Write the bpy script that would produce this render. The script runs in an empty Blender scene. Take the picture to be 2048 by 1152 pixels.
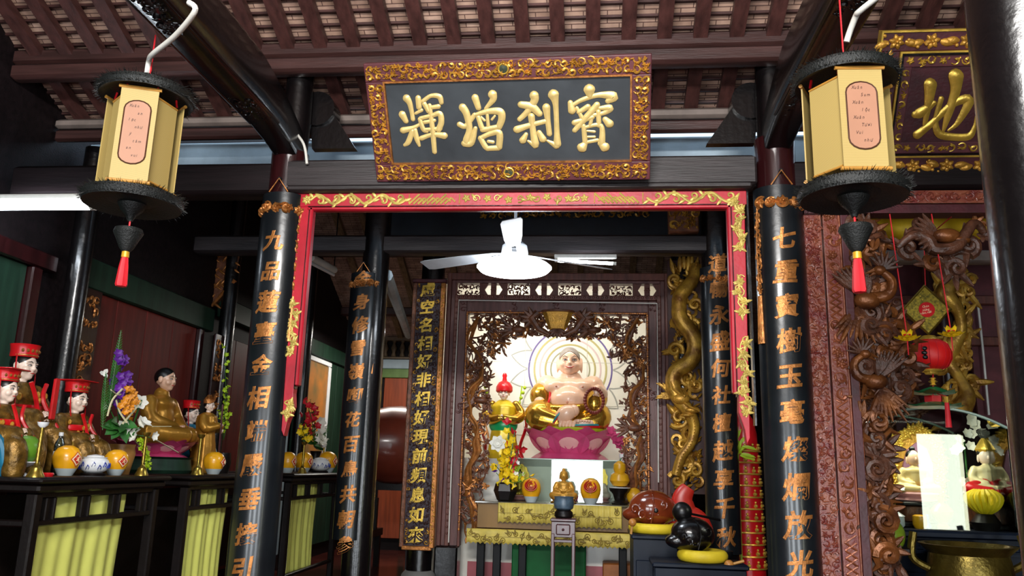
import bpy, math, random
from math import sin, cos, pi, radians as R_, sqrt
from mathutils import Vector, Matrix, noise as mnoise
SC = bpy.context.scene
COL = SC.collection
# ------------------------------------------------------------------ camera, world, exposure
FPX = 1600.0
cam_d = bpy.data.cameras.new('camera'); cam = bpy.data.objects.new('camera', cam_d); COL.objects.link(cam)
cam_d.sensor_width = 36.0; cam_d.lens = FPX / 2048 * 36.0; cam_d.clip_start = 0.05
EYE = Vector((0, 0, 1.5))
CR = (Matrix.Rotation(R_(6), 3, 'Z') @ Matrix.Rotation(pi / 2 + R_(12.6), 3, 'X') @ Matrix.Rotation(R_(1.6), 3, 'Z'))
cam.matrix_world = Matrix.Translation(EYE) @ CR.to_4x4()
SC.camera = cam
SC.view_settings.view_transform = 'Standard'; SC.view_settings.look = 'None'
SC.view_settings.gamma = 1.0; SC.view_settings.use_curve_mapping = False
SC.view_settings.exposure = 0.6
w = bpy.data.worlds.new('sky'); SC.world = w; w.use_nodes = True
w.node_tree.nodes['Background'].inputs[0].default_value = (0.62, 0.80, 1.0, 1)
w.node_tree.nodes['Background'].inputs[1].default_value = 1.6

def area(name, loc, rot, sx, sy, power, col=(1, 1, 1), spread=180):
    l = bpy.data.lights.new(name, 'AREA'); l.shape = 'RECTANGLE'; l.size = sx; l.size_y = sy
    l.energy = power; l.color = col; l.spread = R_(spread)
    o = bpy.data.objects.new(name, l); COL.objects.link(o); o.location = loc; o.rotation_euler = [R_(a) for a in rot]
    return o
# daylight through the courtyard doors behind the viewer, and added fill lights for the porch and the hall
for x_, wd, ht, p_ in ((-3.6, 1.2, 2.1, 80), (-.47, 1.5, 1.9, 95), (3.0, 1.6, 2.3, 110), (6.7, .83, 2.35, 27)):
    area('daylight_door', (x_, -3.99, ht / 2), (90, 0, 0), wd, ht, p_, (.92, .97, 1.0) if x_ < 5 else (1.0, 1.0, .72))
area('porch_fill_light', (-.5, -.8, 4.2), (72, 0, 0), 2.6, .3, 285, (1.0, .98, .95))  # added front fill above the view, no fixture behind it
area('hall_fill_light', (-3.1, 12.8, 3.6), (0, 0, 0), 1.2, .1, 42, (1.0, .95, .85))  # added fill that brightens the back hall, not an actual tube
area('porch_fill_light', (-.3, 2.6, 3.6), (165, 0, 0), 1.2, .1, 40, (.95, .98, 1.0), 130)  # added up-light that brightens the porch ceiling, no lamp there

def P(px, py, Y):
    d = CR @ Vector((px - 1024, 576 - py, -FPX)); return EYE + d * (Y / d.y)
def PX(px, py, X):
    d = CR @ Vector((px - 1024, 576 - py, -FPX)); return EYE + d * (X / d.x)
def PZ(px, py, Z):
    d = CR @ Vector((px - 1024, 576 - py, -FPX)); return EYE + d * ((Z - 1.5) / d.z)

# ------------------------------------------------------------------ materials
def lin(h):
    h = h.lstrip('#'); c = [int(h[i:i + 2], 16) / 255 for i in (0, 2, 4)]
    return [x / 12.92 if x < .04045 else ((x + .055) / 1.055) ** 2.4 for x in c]
def mat(name, col, rough=.5, metal=0., var=.25, scale=6., bump=0., bscale=40., emit=0., spec=.5, coat=0., stretch=None, col2=None, trans=0., alpha=1.):
    m = bpy.data.materials.new(name); m.use_nodes = True; nt = m.node_tree; b = nt.nodes['Principled BSDF']
    c = lin(col) if isinstance(col, str) else list(col)
    b.inputs['Roughness'].default_value = rough; b.inputs['Metallic'].default_value = metal
    b.inputs['Specular IOR Level'].default_value = spec; b.inputs['Coat Weight'].default_value = coat
    b.inputs['Coat Roughness'].default_value = .12
    b.inputs['Transmission Weight'].default_value = trans
    b.inputs['Alpha'].default_value = alpha
    tc = nt.nodes.new('ShaderNodeTexCoord'); mp = nt.nodes.new('ShaderNodeMapping')
    nt.links.new(tc.outputs['Object'], mp.inputs[0])
    if stretch: mp.inputs['Scale'].default_value = stretch
    if var > 0:
        n = nt.nodes.new('ShaderNodeTexNoise'); n.inputs['Scale'].default_value = scale; n.inputs['Detail'].default_value = 5
        nt.links.new(mp.outputs[0], n.inputs['Vector'])
        r = nt.nodes.new('ShaderNodeValToRGB'); nt.links.new(n.outputs['Fac'], r.inputs[0])
        d = lin(col2) if col2 else [x * (1 - var) for x in c]
        hi = c if col2 else [min(1, x * (1 + var * .6)) for x in c]
        r.color_ramp.elements[0].position = .32; r.color_ramp.elements[1].position = .68
        r.color_ramp.elements[0].color = (*d, 1); r.color_ramp.elements[1].color = (*hi, 1)
        nt.links.new(r.outputs[0], b.inputs['Base Color'])
    else:
        b.inputs['Base Color'].default_value = (*c, 1)
    if emit:
        b.inputs['Emission Color'].default_value = (*c, 1); b.inputs['Emission Strength'].default_value = emit
    if bump:
        n2 = nt.nodes.new('ShaderNodeTexNoise'); n2.inputs['Scale'].default_value = bscale; n2.inputs['Detail'].default_value = 4
        nt.links.new(mp.outputs[0], n2.inputs['Vector'])
        bp = nt.nodes.new('ShaderNodeBump'); bp.inputs['Strength'].default_value = bump; bp.inputs['Distance'].default_value = .02
        nt.links.new(n2.outputs['Fac'], bp.inputs['Height']); nt.links.new(bp.outputs[0], b.inputs['Normal'])
    return m
def emis(name, col, s):
    m = bpy.data.materials.new(name); m.use_nodes = True; nt = m.node_tree; nt.nodes.clear()
    e = nt.nodes.new('ShaderNodeEmission'); e.inputs[0].default_value = (*lin(col), 1); e.inputs[1].default_value = s
    o = nt.nodes.new('ShaderNodeOutputMaterial'); nt.links.new(e.outputs[0], o.inputs[0]); return m
def glassmat(name, tint='#eef4f0', fres=1.8):
    m = bpy.data.materials.new(name); m.use_nodes = True; nt = m.node_tree; nt.nodes.clear()
    t = nt.nodes.new('ShaderNodeBsdfTransparent'); t.inputs[0].default_value = (*lin(tint), 1)
    g = nt.nodes.new('ShaderNodeBsdfGlossy'); g.inputs['Roughness'].default_value = .01
    f = nt.nodes.new('ShaderNodeFresnel'); f.inputs[0].default_value = fres
    x = nt.nodes.new('ShaderNodeMixShader'); o = nt.nodes.new('ShaderNodeOutputMaterial')
    nt.links.new(f.outputs[0], x.inputs[0]); nt.links.new(t.outputs[0], x.inputs[1]); nt.links.new(g.outputs[0], x.inputs[2]); nt.links.new(x.outputs[0], o.inputs[0])
    return m
M = {}
M['lacquer'] = mat('black_lacquer', '#0d0a0b', .26, var=.4, scale=3, bump=.12, bscale=26, coat=.3)
M['darkred'] = mat('dark_red_lacquer', '#2a0c0e', .25, var=.5, scale=4, bump=.05, bscale=18, coat=.4, stretch=(3, 3, .4))
M['beam'] = mat('dark_beam_wood', '#170f11', .6, spec=.2, var=.5, scale=5, bump=.15, bscale=20, stretch=(.3, 4, 4))
M['beamgrey'] = mat('weathered_beam', '#2c2526', .5, var=.5, scale=5, bump=.2, bscale=20, stretch=(.3, 4, 5))
M['rafter'] = mat('red_brown_rafter', '#4c2c28', .5, var=.45, scale=4, bump=.15, bscale=24, stretch=(5, .5, 5))
M['purlin'] = mat('purlin_wood', '#422825', .45, var=.45, scale=4, bump=.15, bscale=24, stretch=(.4, 5, 5))
M['gold'] = mat('gilding', '#d09a3c', .36, .45, var=.35, scale=14, bump=.25, bscale=60)
M['goldlite'] = mat('bright_gilding', '#e8c050', .3, .55, var=.3, scale=10, bump=.1, bscale=50)
M['oldgold'] = mat('worn_copper_gilding', '#b4743a', .38, .55, var=.4, scale=18, bump=.2, bscale=60)
M['maroon'] = mat('maroon_paint', '#4a1a22', .45, var=.35, scale=8, bump=.1)
M['red'] = mat('red_paint', '#b3182b', .38, var=.25, scale=5, bump=.05)
M['board'] = mat('slate_board', '#3b4044', .38, var=.3, scale=3, bump=.08, bscale=12)
M['plaque'] = mat('black_plaque', '#14181c', .3, var=.3, scale=5, bump=.06, bscale=20, coat=.3)
M['carve'] = mat('carved_brown_wood', '#74462e', .42, .0, var=.55, scale=16, bump=.3, bscale=60)
M['shrine'] = mat('shrine_brown_wood', '#6a3b30', .45, var=.4, scale=6, bump=.12, bscale=30, stretch=(4, 4, .6))
M['white'] = mat('white_tile', '#ece8dc', .25, var=.06, scale=2)
M['pvc'] = mat('white_conduit', '#dcd9d0', .4, var=.1)
M['brass'] = mat('brass', '#9a8338', .3, .85, var=.3, scale=20)
M['iron'] = mat('blackened_metal', '#101114', .5, .0, var=.3, spec=.2)
M['porcelain'] = mat('white_porcelain', '#e6e8ea', .12, var=.05)
M['redlac'] = mat('bright_red', '#c8141c', .28, var=.2, scale=10)
M['green'] = mat('leaf_green', '#2f6a28', .45, var=.4, scale=12)
M['dgreen'] = mat('dark_green_paint', '#1a3426', .5, spec=.25, var=.3, scale=4, stretch=(4, 4, .5))
M['skin'] = mat('painted_skin', '#e3b79a', .3, var=.06, coat=.4)
M['skinw'] = mat('pale_painted_skin', '#eed6c4', .3, var=.05, coat=.4)
M['black'] = mat('black_paint', '#0b0a0b', .35, var=.2)
M['yellow'] = mat('yellow_cloth', '#f0c81e', .5, var=.15, scale=10)
M['clear'] = glassmat('clear_glass')

# ------------------------------------------------------------------ mesh building
class MB:
    """collects shapes; build() links them as ONE mesh object. f maps local (u, v, h) to the world before storing"""
    def __init__(s, f=None): s.v = []; s.fc = []; s.mi = []; s.f = f; s.m = 0
    def add(s, vs, fs):
        b = len(s.v); s.v.extend([s.f(Vector(q)) if s.f else Vector(q) for q in vs])
        s.fc.extend([[b + i for i in q] for q in fs]); s.mi.extend([s.m] * len(fs)); return b
    def box(s, a, b, rot=None, c=None):
        vs = [Vector((x, y, z)) for x in (a[0], b[0]) for y in (a[1], b[1]) for z in (a[2], b[2])]
        if rot:
            cc = Vector(c) if c else (Vector(a) + Vector(b)) / 2; vs = [cc + rot @ (q - cc) for q in vs]
        s.add(vs, [(0, 1, 3, 2), (4, 6, 7, 5), (0, 4, 5, 1), (2, 3, 7, 6), (0, 2, 6, 4), (1, 5, 7, 3)]); return s
    def cbox(s, c, d, rot=None):
        c = Vector(c); d = Vector(d) / 2; return s.box(c - d, c + d, rot, c)
    def bbox(s, a, b, r=.01):      # a box with chamfered edges
        x0, y0, z0 = a; x1, y1, z1 = b; vs = []; ring = []
        for z, k in ((z0, r), (z0 + r, 0), (z1 - r, 0), (z1, r)):
            q = [(x0 + k + r, y0 + k), (x1 - k - r, y0 + k), (x1 - k, y0 + k + r), (x1 - k, y1 - k - r), (x1 - k - r, y1 - k), (x0 + k + r, y1 - k), (x0 + k, y1 - k - r), (x0 + k, y0 + k + r)]
            vs += [(u, w, z) for u, w in q]
        fs = [tuple(range(7, -1, -1)), tuple(range(24, 32))]
        for i in range(3):
            for j in range(8): fs.append((i * 8 + j, i * 8 + (j + 1) % 8, i * 8 + 8 + (j + 1) % 8, i * 8 + 8 + j))
        s.add(vs, fs); return s
    def tube(s, pts, r, n=6, flat=1., up=None, cap=True, close=False):
        pts = [Vector(p) for p in pts]; N = len(pts); rs = r if hasattr(r, '__len__') else [r] * N
        vs = []; fs = []; pn = None
        for i, p in enumerate(pts):
            a = pts[(i - 1) % N if close else max(i - 1, 0)]; b = pts[(i + 1) % N if close else min(i + 1, N - 1)]
            t = (b - a); t = t.normalized() if t.length > 1e-9 else Vector((0, 0, 1))
            if up is not None: nn = Vector(up) - t * t.dot(Vector(up))
            elif pn is None: nn = t.cross(Vector((.31, .9, .2))) if abs(t.y) < .9 else t.cross(Vector((1, .1, 0)))
            else: nn = pn - t * t.dot(pn)
            if nn.length < 1e-6: nn = t.orthogonal()
            nn.normalize(); pn = nn; bb = t.cross(nn)
            for k in range(n):
                an = 2 * pi * k / n; vs.append(p + nn * (cos(an) * rs[i] * flat) + bb * (sin(an) * rs[i]))
        for i in range(N if close else N - 1):
            for k in range(n):
                j = (i + 1) % N; fs.append((i * n + k, i * n + (k + 1) % n, j * n + (k + 1) % n, j * n + k))
        if cap and not close: fs.append(tuple(range(n - 1, -1, -1))); fs.append(tuple((N - 1) * n + k for k in range(n)))
        s.add(vs, fs); return s
    def lathe(s, prof, c=(0, 0, 0), n=24, axis=None, a0=0, a1=2 * pi, sx=1., sy=1., lobes=0, lamp=0.):
        c = Vector(c); full = abs(a1 - a0 - 2 * pi) < 1e-6; m = n if full else n + 1; vs = []; fs = []
        q = Vector((0, 0, 1)).rotation_difference(Vector(axis)) if axis else None
        for r, z in prof:
            for k in range(m):
                a = a0 + (a1 - a0) * k / n; rr = r * (1 + lamp * cos(lobes * a)) if lobes else r
                p = Vector((rr * cos(a) * sx, rr * sin(a) * sy, z)); vs.append(c + (q @ p if q else p))
        for i in range(len(prof) - 1):
            for k in range(n):
                k2 = (k + 1) % m; fs.append((i * m + k, i * m + k2, i * m + m + k2, i * m + m + k))
        if full:
            if prof[0][0] > 1e-6: fs.append(tuple(range(m - 1, -1, -1)))
            if prof[-1][0] > 1e-6: fs.append(tuple((len(prof) - 1) * m + k for k in range(m)))
        s.add(vs, fs); return s
    def ell(s, c, r, n=10, m=7, rot=None):
        c = Vector(c); r = (r, r, r) if not hasattr(r, '__len__') else r; vs = []; fs = []
        for i in range(1, m):
            t = pi * i / m
            for k in range(n):
                a = 2 * pi * k / n; p = Vector((r[0] * sin(t) * cos(a), r[1] * sin(t) * sin(a), r[2] * cos(t)))
                vs.append(c + (rot @ p if rot else p))
        b0 = len(vs); e = Vector((0, 0, r[2])); e = rot @ e if rot else e; vs += [c + e, c - e]
        for i in range(m - 2):
            for k in range(n): fs.append((i * n + k, i * n + n + k, i * n + n + (k + 1) % n, i * n + (k + 1) % n))
        for k in range(n): fs.append((b0, k, (k + 1) % n)); fs.append((b0 + 1, (m - 2) * n + (k + 1) % n, (m - 2) * n + k))
        s.add(vs, fs); return s
    def prism(s, poly, h0, h1, ax='z'):     # polygon in (u, v) extruded along h
        n = len(poly); g = {'z': lambda u, v, h: (u, v, h), 'y': lambda u, v, h: (u, h, v), 'x': lambda u, v, h: (h, u, v)}[ax]
        vs = [g(u, v, h0) for u, v in poly] + [g(u, v, h1) for u, v in poly]
        fs = [tuple(range(n - 1, -1, -1)), tuple(range(n, 2 * n))] + [(i, (i + 1) % n, n + (i + 1) % n, n + i) for i in range(n)]
        s.add(vs, fs); return s
    def grid(s, fn, nu, nv):
        vs = [fn(i / nu, j / nv) for j in range(nv + 1) for i in range(nu + 1)]
        s.add(vs, [(j * (nu + 1) + i, j * (nu + 1) + i + 1, (j + 1) * (nu + 1) + i + 1, (j + 1) * (nu + 1) + i) for j in range(nv) for i in range(nu)]); return s
    def leaf(s, p, d, L, W, nrm, bend=.15, thick=0.):      # pointed leaf blade with a fold
        p = Vector(p); d = Vector(d).normalized(); nrm = Vector(nrm); sd = d.cross(nrm); sd = sd.normalized() if sd.length > 1e-6 else d.orthogonal(); up = sd.cross(d)
        vs = []; K = 5
        for i in range(K + 1):
            t = i / K; ww = W * sin(pi * min(1, t * .92 + .08)) ** .8 * .5; q = p + d * (L * t) - up * (bend * L * t * t)
            vs += [q - sd * ww + up * (ww * .35), q, q + sd * ww + up * (ww * .35)]
        fs = []
        for i in range(K):
            a = i * 3; fs += [(a, a + 1, a + 4, a + 3), (a + 1, a + 2, a + 5, a + 4)]
        s.add(vs, fs); return s
    def build(s, name, m, parent=None, smooth=None, bevel=0., local=False, sub=0, auto=40):
        me = bpy.data.meshes.new(name); off = Vector((0, 0, 0))
        if parent is not None and not local:
            q = parent
            while q is not None: off = off + q.location; q = q.parent
        me.from_pydata([tuple(q - off) for q in s.v], [], s.fc)
        for x in (m if isinstance(m, (list, tuple)) else [m]): me.materials.append(M[x] if isinstance(x, str) else x)
        if any(s.mi): me.polygons.foreach_set('material_index', s.mi)
        me.validate(); me.update()
        if smooth is not False:
            me.polygons.foreach_set('use_smooth', [True] * len(me.polygons))
            if smooth is None: me.set_sharp_from_angle(angle=R_(auto))
        o = bpy.data.objects.new(name, me); COL.objects.link(o)
        if parent is not None: o.parent = parent
        if bevel:
            bv = o.modifiers.new('soft_edge', 'BEVEL'); bv.width = bevel; bv.segments = 2; bv.limit_method = 'ANGLE'
        if sub:
            sb = o.modifiers.new('smooth', 'SUBSURF'); sb.levels = sub; sb.render_levels = sub
        return o

def tag(o, label=None, cat=None, group=None, kind=None):
    if label: o['label'] = label
    if cat: o['category'] = cat
    if group: o['group'] = group
    if kind: o['kind'] = kind
    return o
def T(name, label, cat, loc=(0, 0, 0), group=None, rot=(0, 0, 0)):
    o = bpy.data.objects.new(name, None); COL.objects.link(o); o.location = loc; o.rotation_euler = rot; o.empty_display_size = .1
    return tag(o, label, cat, group, 'thing')
def struct(o): o['kind'] = 'structure'; return o
def copy_tree(o, parent=None, label=None, loc=None, rot=None):
    c = o.copy(); COL.objects.link(c)
    if parent is not None: c.parent = parent
    for ch in list(o.children): copy_tree(ch, c)
    if label: c['label'] = label
    if loc is not None: c.location = loc
    if rot is not None: c.rotation_euler = rot
    return c
def fuse(mb, name, m, parent, vox=.01, it=4, local=False):
    """one continuous skin over overlapping shapes"""
    o = mb.build(name + '_raw', m, parent, local=local)
    rm = o.modifiers.new('r', 'REMESH'); rm.mode = 'VOXEL'; rm.voxel_size = vox
    sm = o.modifiers.new('s', 'SMOOTH'); sm.factor = .5; sm.iterations = it
    dg = bpy.context.evaluated_depsgraph_get(); me = bpy.data.meshes.new_from_object(o.evaluated_get(dg))
    old = o.data; o.modifiers.clear(); o.data = me; o.name = name; me.name = name
    if not me.materials: me.materials.append(M[m] if isinstance(m, str) else m)
    me.polygons.foreach_set('use_smooth', [True] * len(me.polygons)); bpy.data.meshes.remove(old)
    return o
def cr(pts, k=5):      # smooth curve through points of any dimension
    n = len(pts); out = []
    if n < 3:
        return [[a + (b - a) * t / k for a, b in zip(pts[0], pts[-1])] for t in range(k + 1)]
    for i in range(n - 1):
        p0 = pts[max(i - 1, 0)]; p1 = pts[i]; p2 = pts[i + 1]; p3 = pts[min(i + 2, n - 1)]
        for j in range(k):
            t = j / k
            out.append([.5 * (2 * b + (c - a) * t + (2 * a - 5 * b + 4 * c - d) * t * t + (3 * b - a - 3 * c + d) * t ** 3) for a, b, c, d in zip(p0, p1, p2, p3)])
    out.append(list(pts[-1])); return out

# ------------------------------------------------------------------ lettering
_fc = bpy.data.curves.new('brush', 'FONT'); _fo = bpy.data.objects.new('brush', _fc); COL.objects.link(_fo)
def glyph(ch, off=.012, ext=.02, bev=.012):
    _fc.body = ch; _fc.offset = off; _fc.extrude = ext; _fc.bevel_depth = bev; _fc.bevel_resolution = 0; _fc.resolution_u = 3
    bpy.context.view_layer.update()
    dg = bpy.context.evaluated_depsgraph_get(); me = bpy.data.meshes.new_from_object(_fo.evaluated_get(dg))
    import bmesh
    bm = bmesh.new(); bm.from_mesh(me)
    if ext > 0:
        for k in range(1, 12):      # cuts, so that the character can follow a round board
            bmesh.ops.bisect_plane(bm, geom=bm.verts[:] + bm.edges[:] + bm.faces[:], dist=1e-6, plane_co=(k / 12, 0, 0), plane_no=(1, 0, 0))
    bm.verts.index_update()
    vs = [Vector((q.co.x - .5, q.co.y - .38, q.co.z)) for q in bm.verts]; fs = [[v.index for v in p.verts] for p in bm.faces]
    bm.free(); bpy.data.meshes.remove(me); return vs, fs
def char(mb, ch, c, size, h=.5, slant=0., rot=0., off=.012):
    """a raised character at (u, v, 0) in the builder's own frame"""
    vs, fs = glyph(ch, off)
    o = []
    for q in vs:
        x = q.x + slant * q.y; y = q.y + .10 * q.x; x, y = x * cos(rot) - y * sin(rot), x * sin(rot) + y * cos(rot)
        o.append((c[0] + x * size, c[1] + y * size, c[2] + (q.z + .025) * size * h))
    mb.add(o, fs)
def strokes(mb, data, ox, oy, s, hz=.45):
    """brush strokes (x, y, r) lists; y down, scaled by s from (ox, oy)"""
    for st in data:
        q = cr([list(a) for a in st], 6)
        a, b = q[0], q[-1]
        pts = [(x - ox, oy - y, r) for x, y, r in q]
        e0 = [(pts[0][0] + (pts[0][0] - pts[1][0]) * 0, pts[0][1], pts[0][2])]
        P3 = []; rr = []
        d = Vector(pts[0][:2]) - Vector(pts[1][:2]); d = d.normalized() if d.length > 1e-6 else Vector((0, 1))
        for f, g in ((1., .15), (.8, .6), (.4, .92)): P3.append((pts[0][0] + d.x * pts[0][2] * f, pts[0][1] + d.y * pts[0][2] * f, 0)); rr.append(pts[0][2] * g)
        for x, y, r in pts: P3.append((x, y, 0)); rr.append(r)
        d = Vector(pts[-1][:2]) - Vector(pts[-2][:2]); d = d.normalized() if d.length > 1e-6 else Vector((0, -1))
        for f, g in ((.4, .92), (.8, .6), (1., .15)): P3.append((pts[-1][0] + d.x * pts[-1][2] * f, pts[-1][1] + d.y * pts[-1][2] * f, 0)); rr.append(pts[-1][2] * g)
        mb.tube([Vector(p) * s for p in P3], [r * s for r in rr], 10, flat=hz, up=(0, 0, 1))

# ------------------------------------------------------------------ carving
def spiral(cx, cy, r, a0, turns, dr, k=14):
    return [(cx + (r * (1 - dr * i / k)) * cos(a0 + turns * 2 * pi * i / k), cy + (r * (1 - dr * i / k)) * sin(a0 + turns * 2 * pi * i / k)) for i in range(k + 1)]
def blob(mb, u, v, h, a, L, W, H, n=7, m=5):
    ca, sa = cos(a), sin(a); vs = []; fs = []
    for i in range(m + 1):
        t = i / m; ww = W * (sin(pi * (t * .9 + .05)) ** .7) * (1 - .35 * t)
        for k in range(n):
            an = pi * k / (n - 1); x = L * t; y = ww * cos(an); z = h + H * sin(an) * sin(pi * (t * .85 + .1))
            vs.append((u + x * ca - y * sa, v + x * sa + y * ca, z))
    for i in range(m):
        for k in range(n - 1): fs.append((i * n + k, i * n + k + 1, i * n + n + k + 1, i * n + n + k))
    mb.add(vs, fs)
def scrollwork(mb, rnd, u0, v0, u1, v1, h=0., cell=.06, tr=.008, H=.012, leaves=5, dens=1.):
    """acanthus scrolls filling a rectangle: a stem that curls, with leaves that follow it"""
    nu = max(1, round((u1 - u0) / cell)); nv = max(1, round((v1 - v0) / cell)); cu = (u1 - u0) / nu; cv = (v1 - v0) / nv
    for i in range(nu):
        for j in range(nv):
            if rnd.random() > dens: continue
            cx = u0 + (i + .5) * cu + rnd.uniform(-.15, .15) * cu; cy = v0 + (j + .5) * cv + rnd.uniform(-.12, .12) * cv
            r = .5 * min(cu, cv) * rnd.uniform(.85, 1.15); a = rnd.uniform(0, 2 * pi); sg = rnd.choice((-1, 1)); kind = rnd.random()
            if kind < .72:
                q = spiral(cx, cy, r, a, sg * rnd.uniform(.6, 1.0), .7, 10)
                mb.tube([(x, y, h + H * (.2 + .5 * t / 10)) for t, (x, y) in enumerate(q)], [tr * (.5 + 1.0 * t / 10) for t in range(11)], 5)
            else:
                for k in range(5): blob(mb, cx, cy, h, a + 2 * pi * k / 5, r * .8, r * .3, H, 5, 4)
                mb.ell((cx, cy, h + H * .6), (r * .24, r * .24, H * .5), 7, 5)
            for _ in range(leaves):
                b = rnd.uniform(0, 2 * pi); k = rnd.uniform(.35, 1.); x = cx + r * cos(b) * k; y = cy + r * sin(b) * k
                L = r * rnd.uniform(.6, 1.25); an = b + sg * rnd.uniform(.5, 1.5)
                ex, ey = x + L * cos(an), y + L * sin(an)
                if not (u0 < ex < u1 and v0 < ey < v1): an += pi; ex, ey = x + L * cos(an), y + L * sin(an)
                if not (u0 < ex < u1 and v0 < ey < v1): L *= .4
                blob(mb, x, y, h, an, L, r * rnd.uniform(.14, .28), H * rnd.uniform(.5, 1.2), 5, 4)
def solidleaf(mb, u, v, h, a, L, W, H, n=6, m=4):
    ca, sa = cos(a), sin(a); vs = []; fs = []
    for i in range(m + 1):
        t = i / m; ww = W * (sin(pi * (t * .9 + .05)) ** .7) * (1 - .3 * t)
        for k in range(n):
            an = 2 * pi * k / n; x = L * t; y = ww * cos(an); z = h + H * sin(an) * sin(pi * (t * .85 + .1)) + H * 1.2 * t * t
            vs.append((u + x * ca - y * sa, v + x * sa + y * ca, z))
    for i in range(m):
        for k in range(n): fs.append((i * n + k, i * n + (k + 1) % n, i * n + n + (k + 1) % n, i * n + n + k))
    mb.add(vs, fs)
def openwork(mbs, rnd, u0, v0, u1, v1, n, dep=.05, tr=.012, leaf=.07, L=.22, curl=0.):
    """pierced carving: crooked branches with leaves and flowers; mbs are builders of different finish"""
    for _ in range(n):
        mb = rnd.choice(mbs); u = rnd.uniform(u0, u1); v = rnd.uniform(v0, v1); a = rnd.uniform(0, 2 * pi); h = rnd.uniform(-dep, dep)
        if rnd.random() < curl:
            R = L * rnd.uniform(.22, .4); u = min(max(u, u0 + R * .6), max(u1 - R * .6, u0)); v = min(max(v, v0 + R * .6), max(v1 - R * .6, v0)); sg = rnd.choice((-1, 1))
            q = spiral(u, v, R, a, sg * rnd.uniform(1.0, 1.7), .85, 16); k0 = rnd.uniform(1.5, 2.6)
            mb.tube([(x, y, h + .04 * t / 16) for t, (x, y) in enumerate(q)], [tr * k0 * (1 - .035 * t) for t in range(17)], 6)
            x, y = q[0]; e = a - sg * pi / 2; mb.tube([(x, y, h), (x + R * .9 * cos(e), y + R * .9 * sin(e), h - .01), (x + R * 1.5 * cos(e + .5 * sg), y + R * 1.5 * sin(e + .5 * sg), h - .02)], [tr * k0, tr * k0 * .7, tr * .2], 6)
            for _ in range(2): solidleaf(mb, x, y, h, rnd.uniform(0, 2 * pi), leaf * 1.3, leaf * .3, leaf * .2)
            continue
        pts = []; cur = rnd.uniform(-1, 1)
        for k in range(7):
            pts.append((u, v, h)); a += cur * .35 + rnd.uniform(-.3, .3); st = L / 6
            u2, v2 = u + st * cos(a), v + st * sin(a)
            if not (u0 < u2 < u1 and v0 < v2 < v1): a += 2.2; u2, v2 = min(max(u + st * cos(a), u0), u1), min(max(v + st * sin(a), v0), v1)
            u, v = u2, v2; h += rnd.uniform(-.012, .014)
        mb.tube(pts, [tr * (1.25 - .12 * k) for k in range(7)], 5)
        for k in (1, 3, 5, 6):
            if rnd.random() < .8: solidleaf(mb, *pts[k], rnd.uniform(0, 2 * pi), leaf * rnd.uniform(.6, 1.2), leaf * rnd.uniform(.16, .3), leaf * .15)
        if rnd.random() < .25:
            for k in range(5): solidleaf(mb, *pts[6], a + 2 * pi * k / 5, leaf * .6, leaf * .24, leaf * .14)
def flower(mb, u, v, h, r, H, n=6, a0=0.):
    for k in range(n): blob(mb, u, v, h, a0 + 2 * pi * k / n, r, r * .42, H, 5, 4)
    mb.ell((u, v, h + H * .7), (r * .25, r * .25, H * .5), 7, 5)
def frame3(o, x, y, z):
    o = Vector(o); x = Vector(x); y = Vector(y); z = Vector(z)
    return lambda p: o + x * p.x + y * p.y + z * p.z
def cylmap(cx, cy, r, z0, face=-pi / 2, taper=0.):      # u along the arc, v up, h outwards
    def f(p):
        a = face + p.x / r; return Vector((cx + (r + p.z) * cos(a), cy + (r + p.z) * sin(a), z0 + p.y))
    return f
rnd = random.Random(7)
# ------------------------------------------------------------------ the room
def tiles_mat():
    m = mat('fired_tile', '#a08072', .7, var=0); nt = m.node_tree; b = nt.nodes['Principled BSDF']
    tc = nt.nodes.new('ShaderNodeTexCoord'); br = nt.nodes.new('ShaderNodeTexBrick')
    br.inputs['Scale'].default_value = 1; br.inputs['Brick Width'].default_value = .17; br.inputs['Row Height'].default_value = .036
    br.inputs['Mortar Size'].default_value = .0035; br.inputs['Color1'].default_value = (*lin('#c09e8a'), 1); br.inputs['Color2'].default_value = (*lin('#a78672'), 1)
    br.inputs['Mortar'].default_value = (*lin('#5c4038'), 1); nt.links.new(tc.outputs['UV'], br.inputs['Vector'])
    n = nt.nodes.new('ShaderNodeTexNoise'); n.inputs['Scale'].default_value = 5; n.inputs['Detail'].default_value = 6; nt.links.new(tc.outputs['UV'], n.inputs['Vector'])
    x = nt.nodes.new('ShaderNodeMix'); x.data_type = 'RGBA'; x.blend_type = 'MULTIPLY'; x.inputs[0].default_value = .75
    r = nt.nodes.new('ShaderNodeValToRGB'); r.color_ramp.elements[0].position = .35; r.color_ramp.elements[0].color = (.35, .3, .3, 1); r.color_ramp.elements[1].position = .62
    nt.links.new(n.outputs['Fac'], r.inputs[0]); nt.links.new(br.outputs['Color'], x.inputs[6]); nt.links.new(r.outputs[0], x.inputs[7]); nt.links.new(x.outputs[2], b.inputs['Base Color'])
    return m
M['tiles'] = tiles_mat()
def floor_mat():
    m = mat('floor_tile', '#4a2520', .18, var=0); nt = m.node_tree; b = nt.nodes['Principled BSDF']
    tc = nt.nodes.new('ShaderNodeTexCoord'); br = nt.nodes.new('ShaderNodeTexBrick'); br.offset = 0
    for k, v in (('Scale', 1), ('Brick Width', .3), ('Row Height', .3), ('Mortar Size', .004)): br.inputs[k].default_value = v
    br.inputs['Color1'].default_value = (*lin('#5a2a24'), 1); br.inputs['Color2'].default_value = (*lin('#4a211d'), 1); br.inputs['Mortar'].default_value = (*lin('#2a1512'), 1)
    nt.links.new(tc.outputs['Object'], br.inputs['Vector']); nt.links.new(br.outputs['Color'], b.inputs['Base Color']); return m
M['floor'] = floor_mat()
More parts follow.
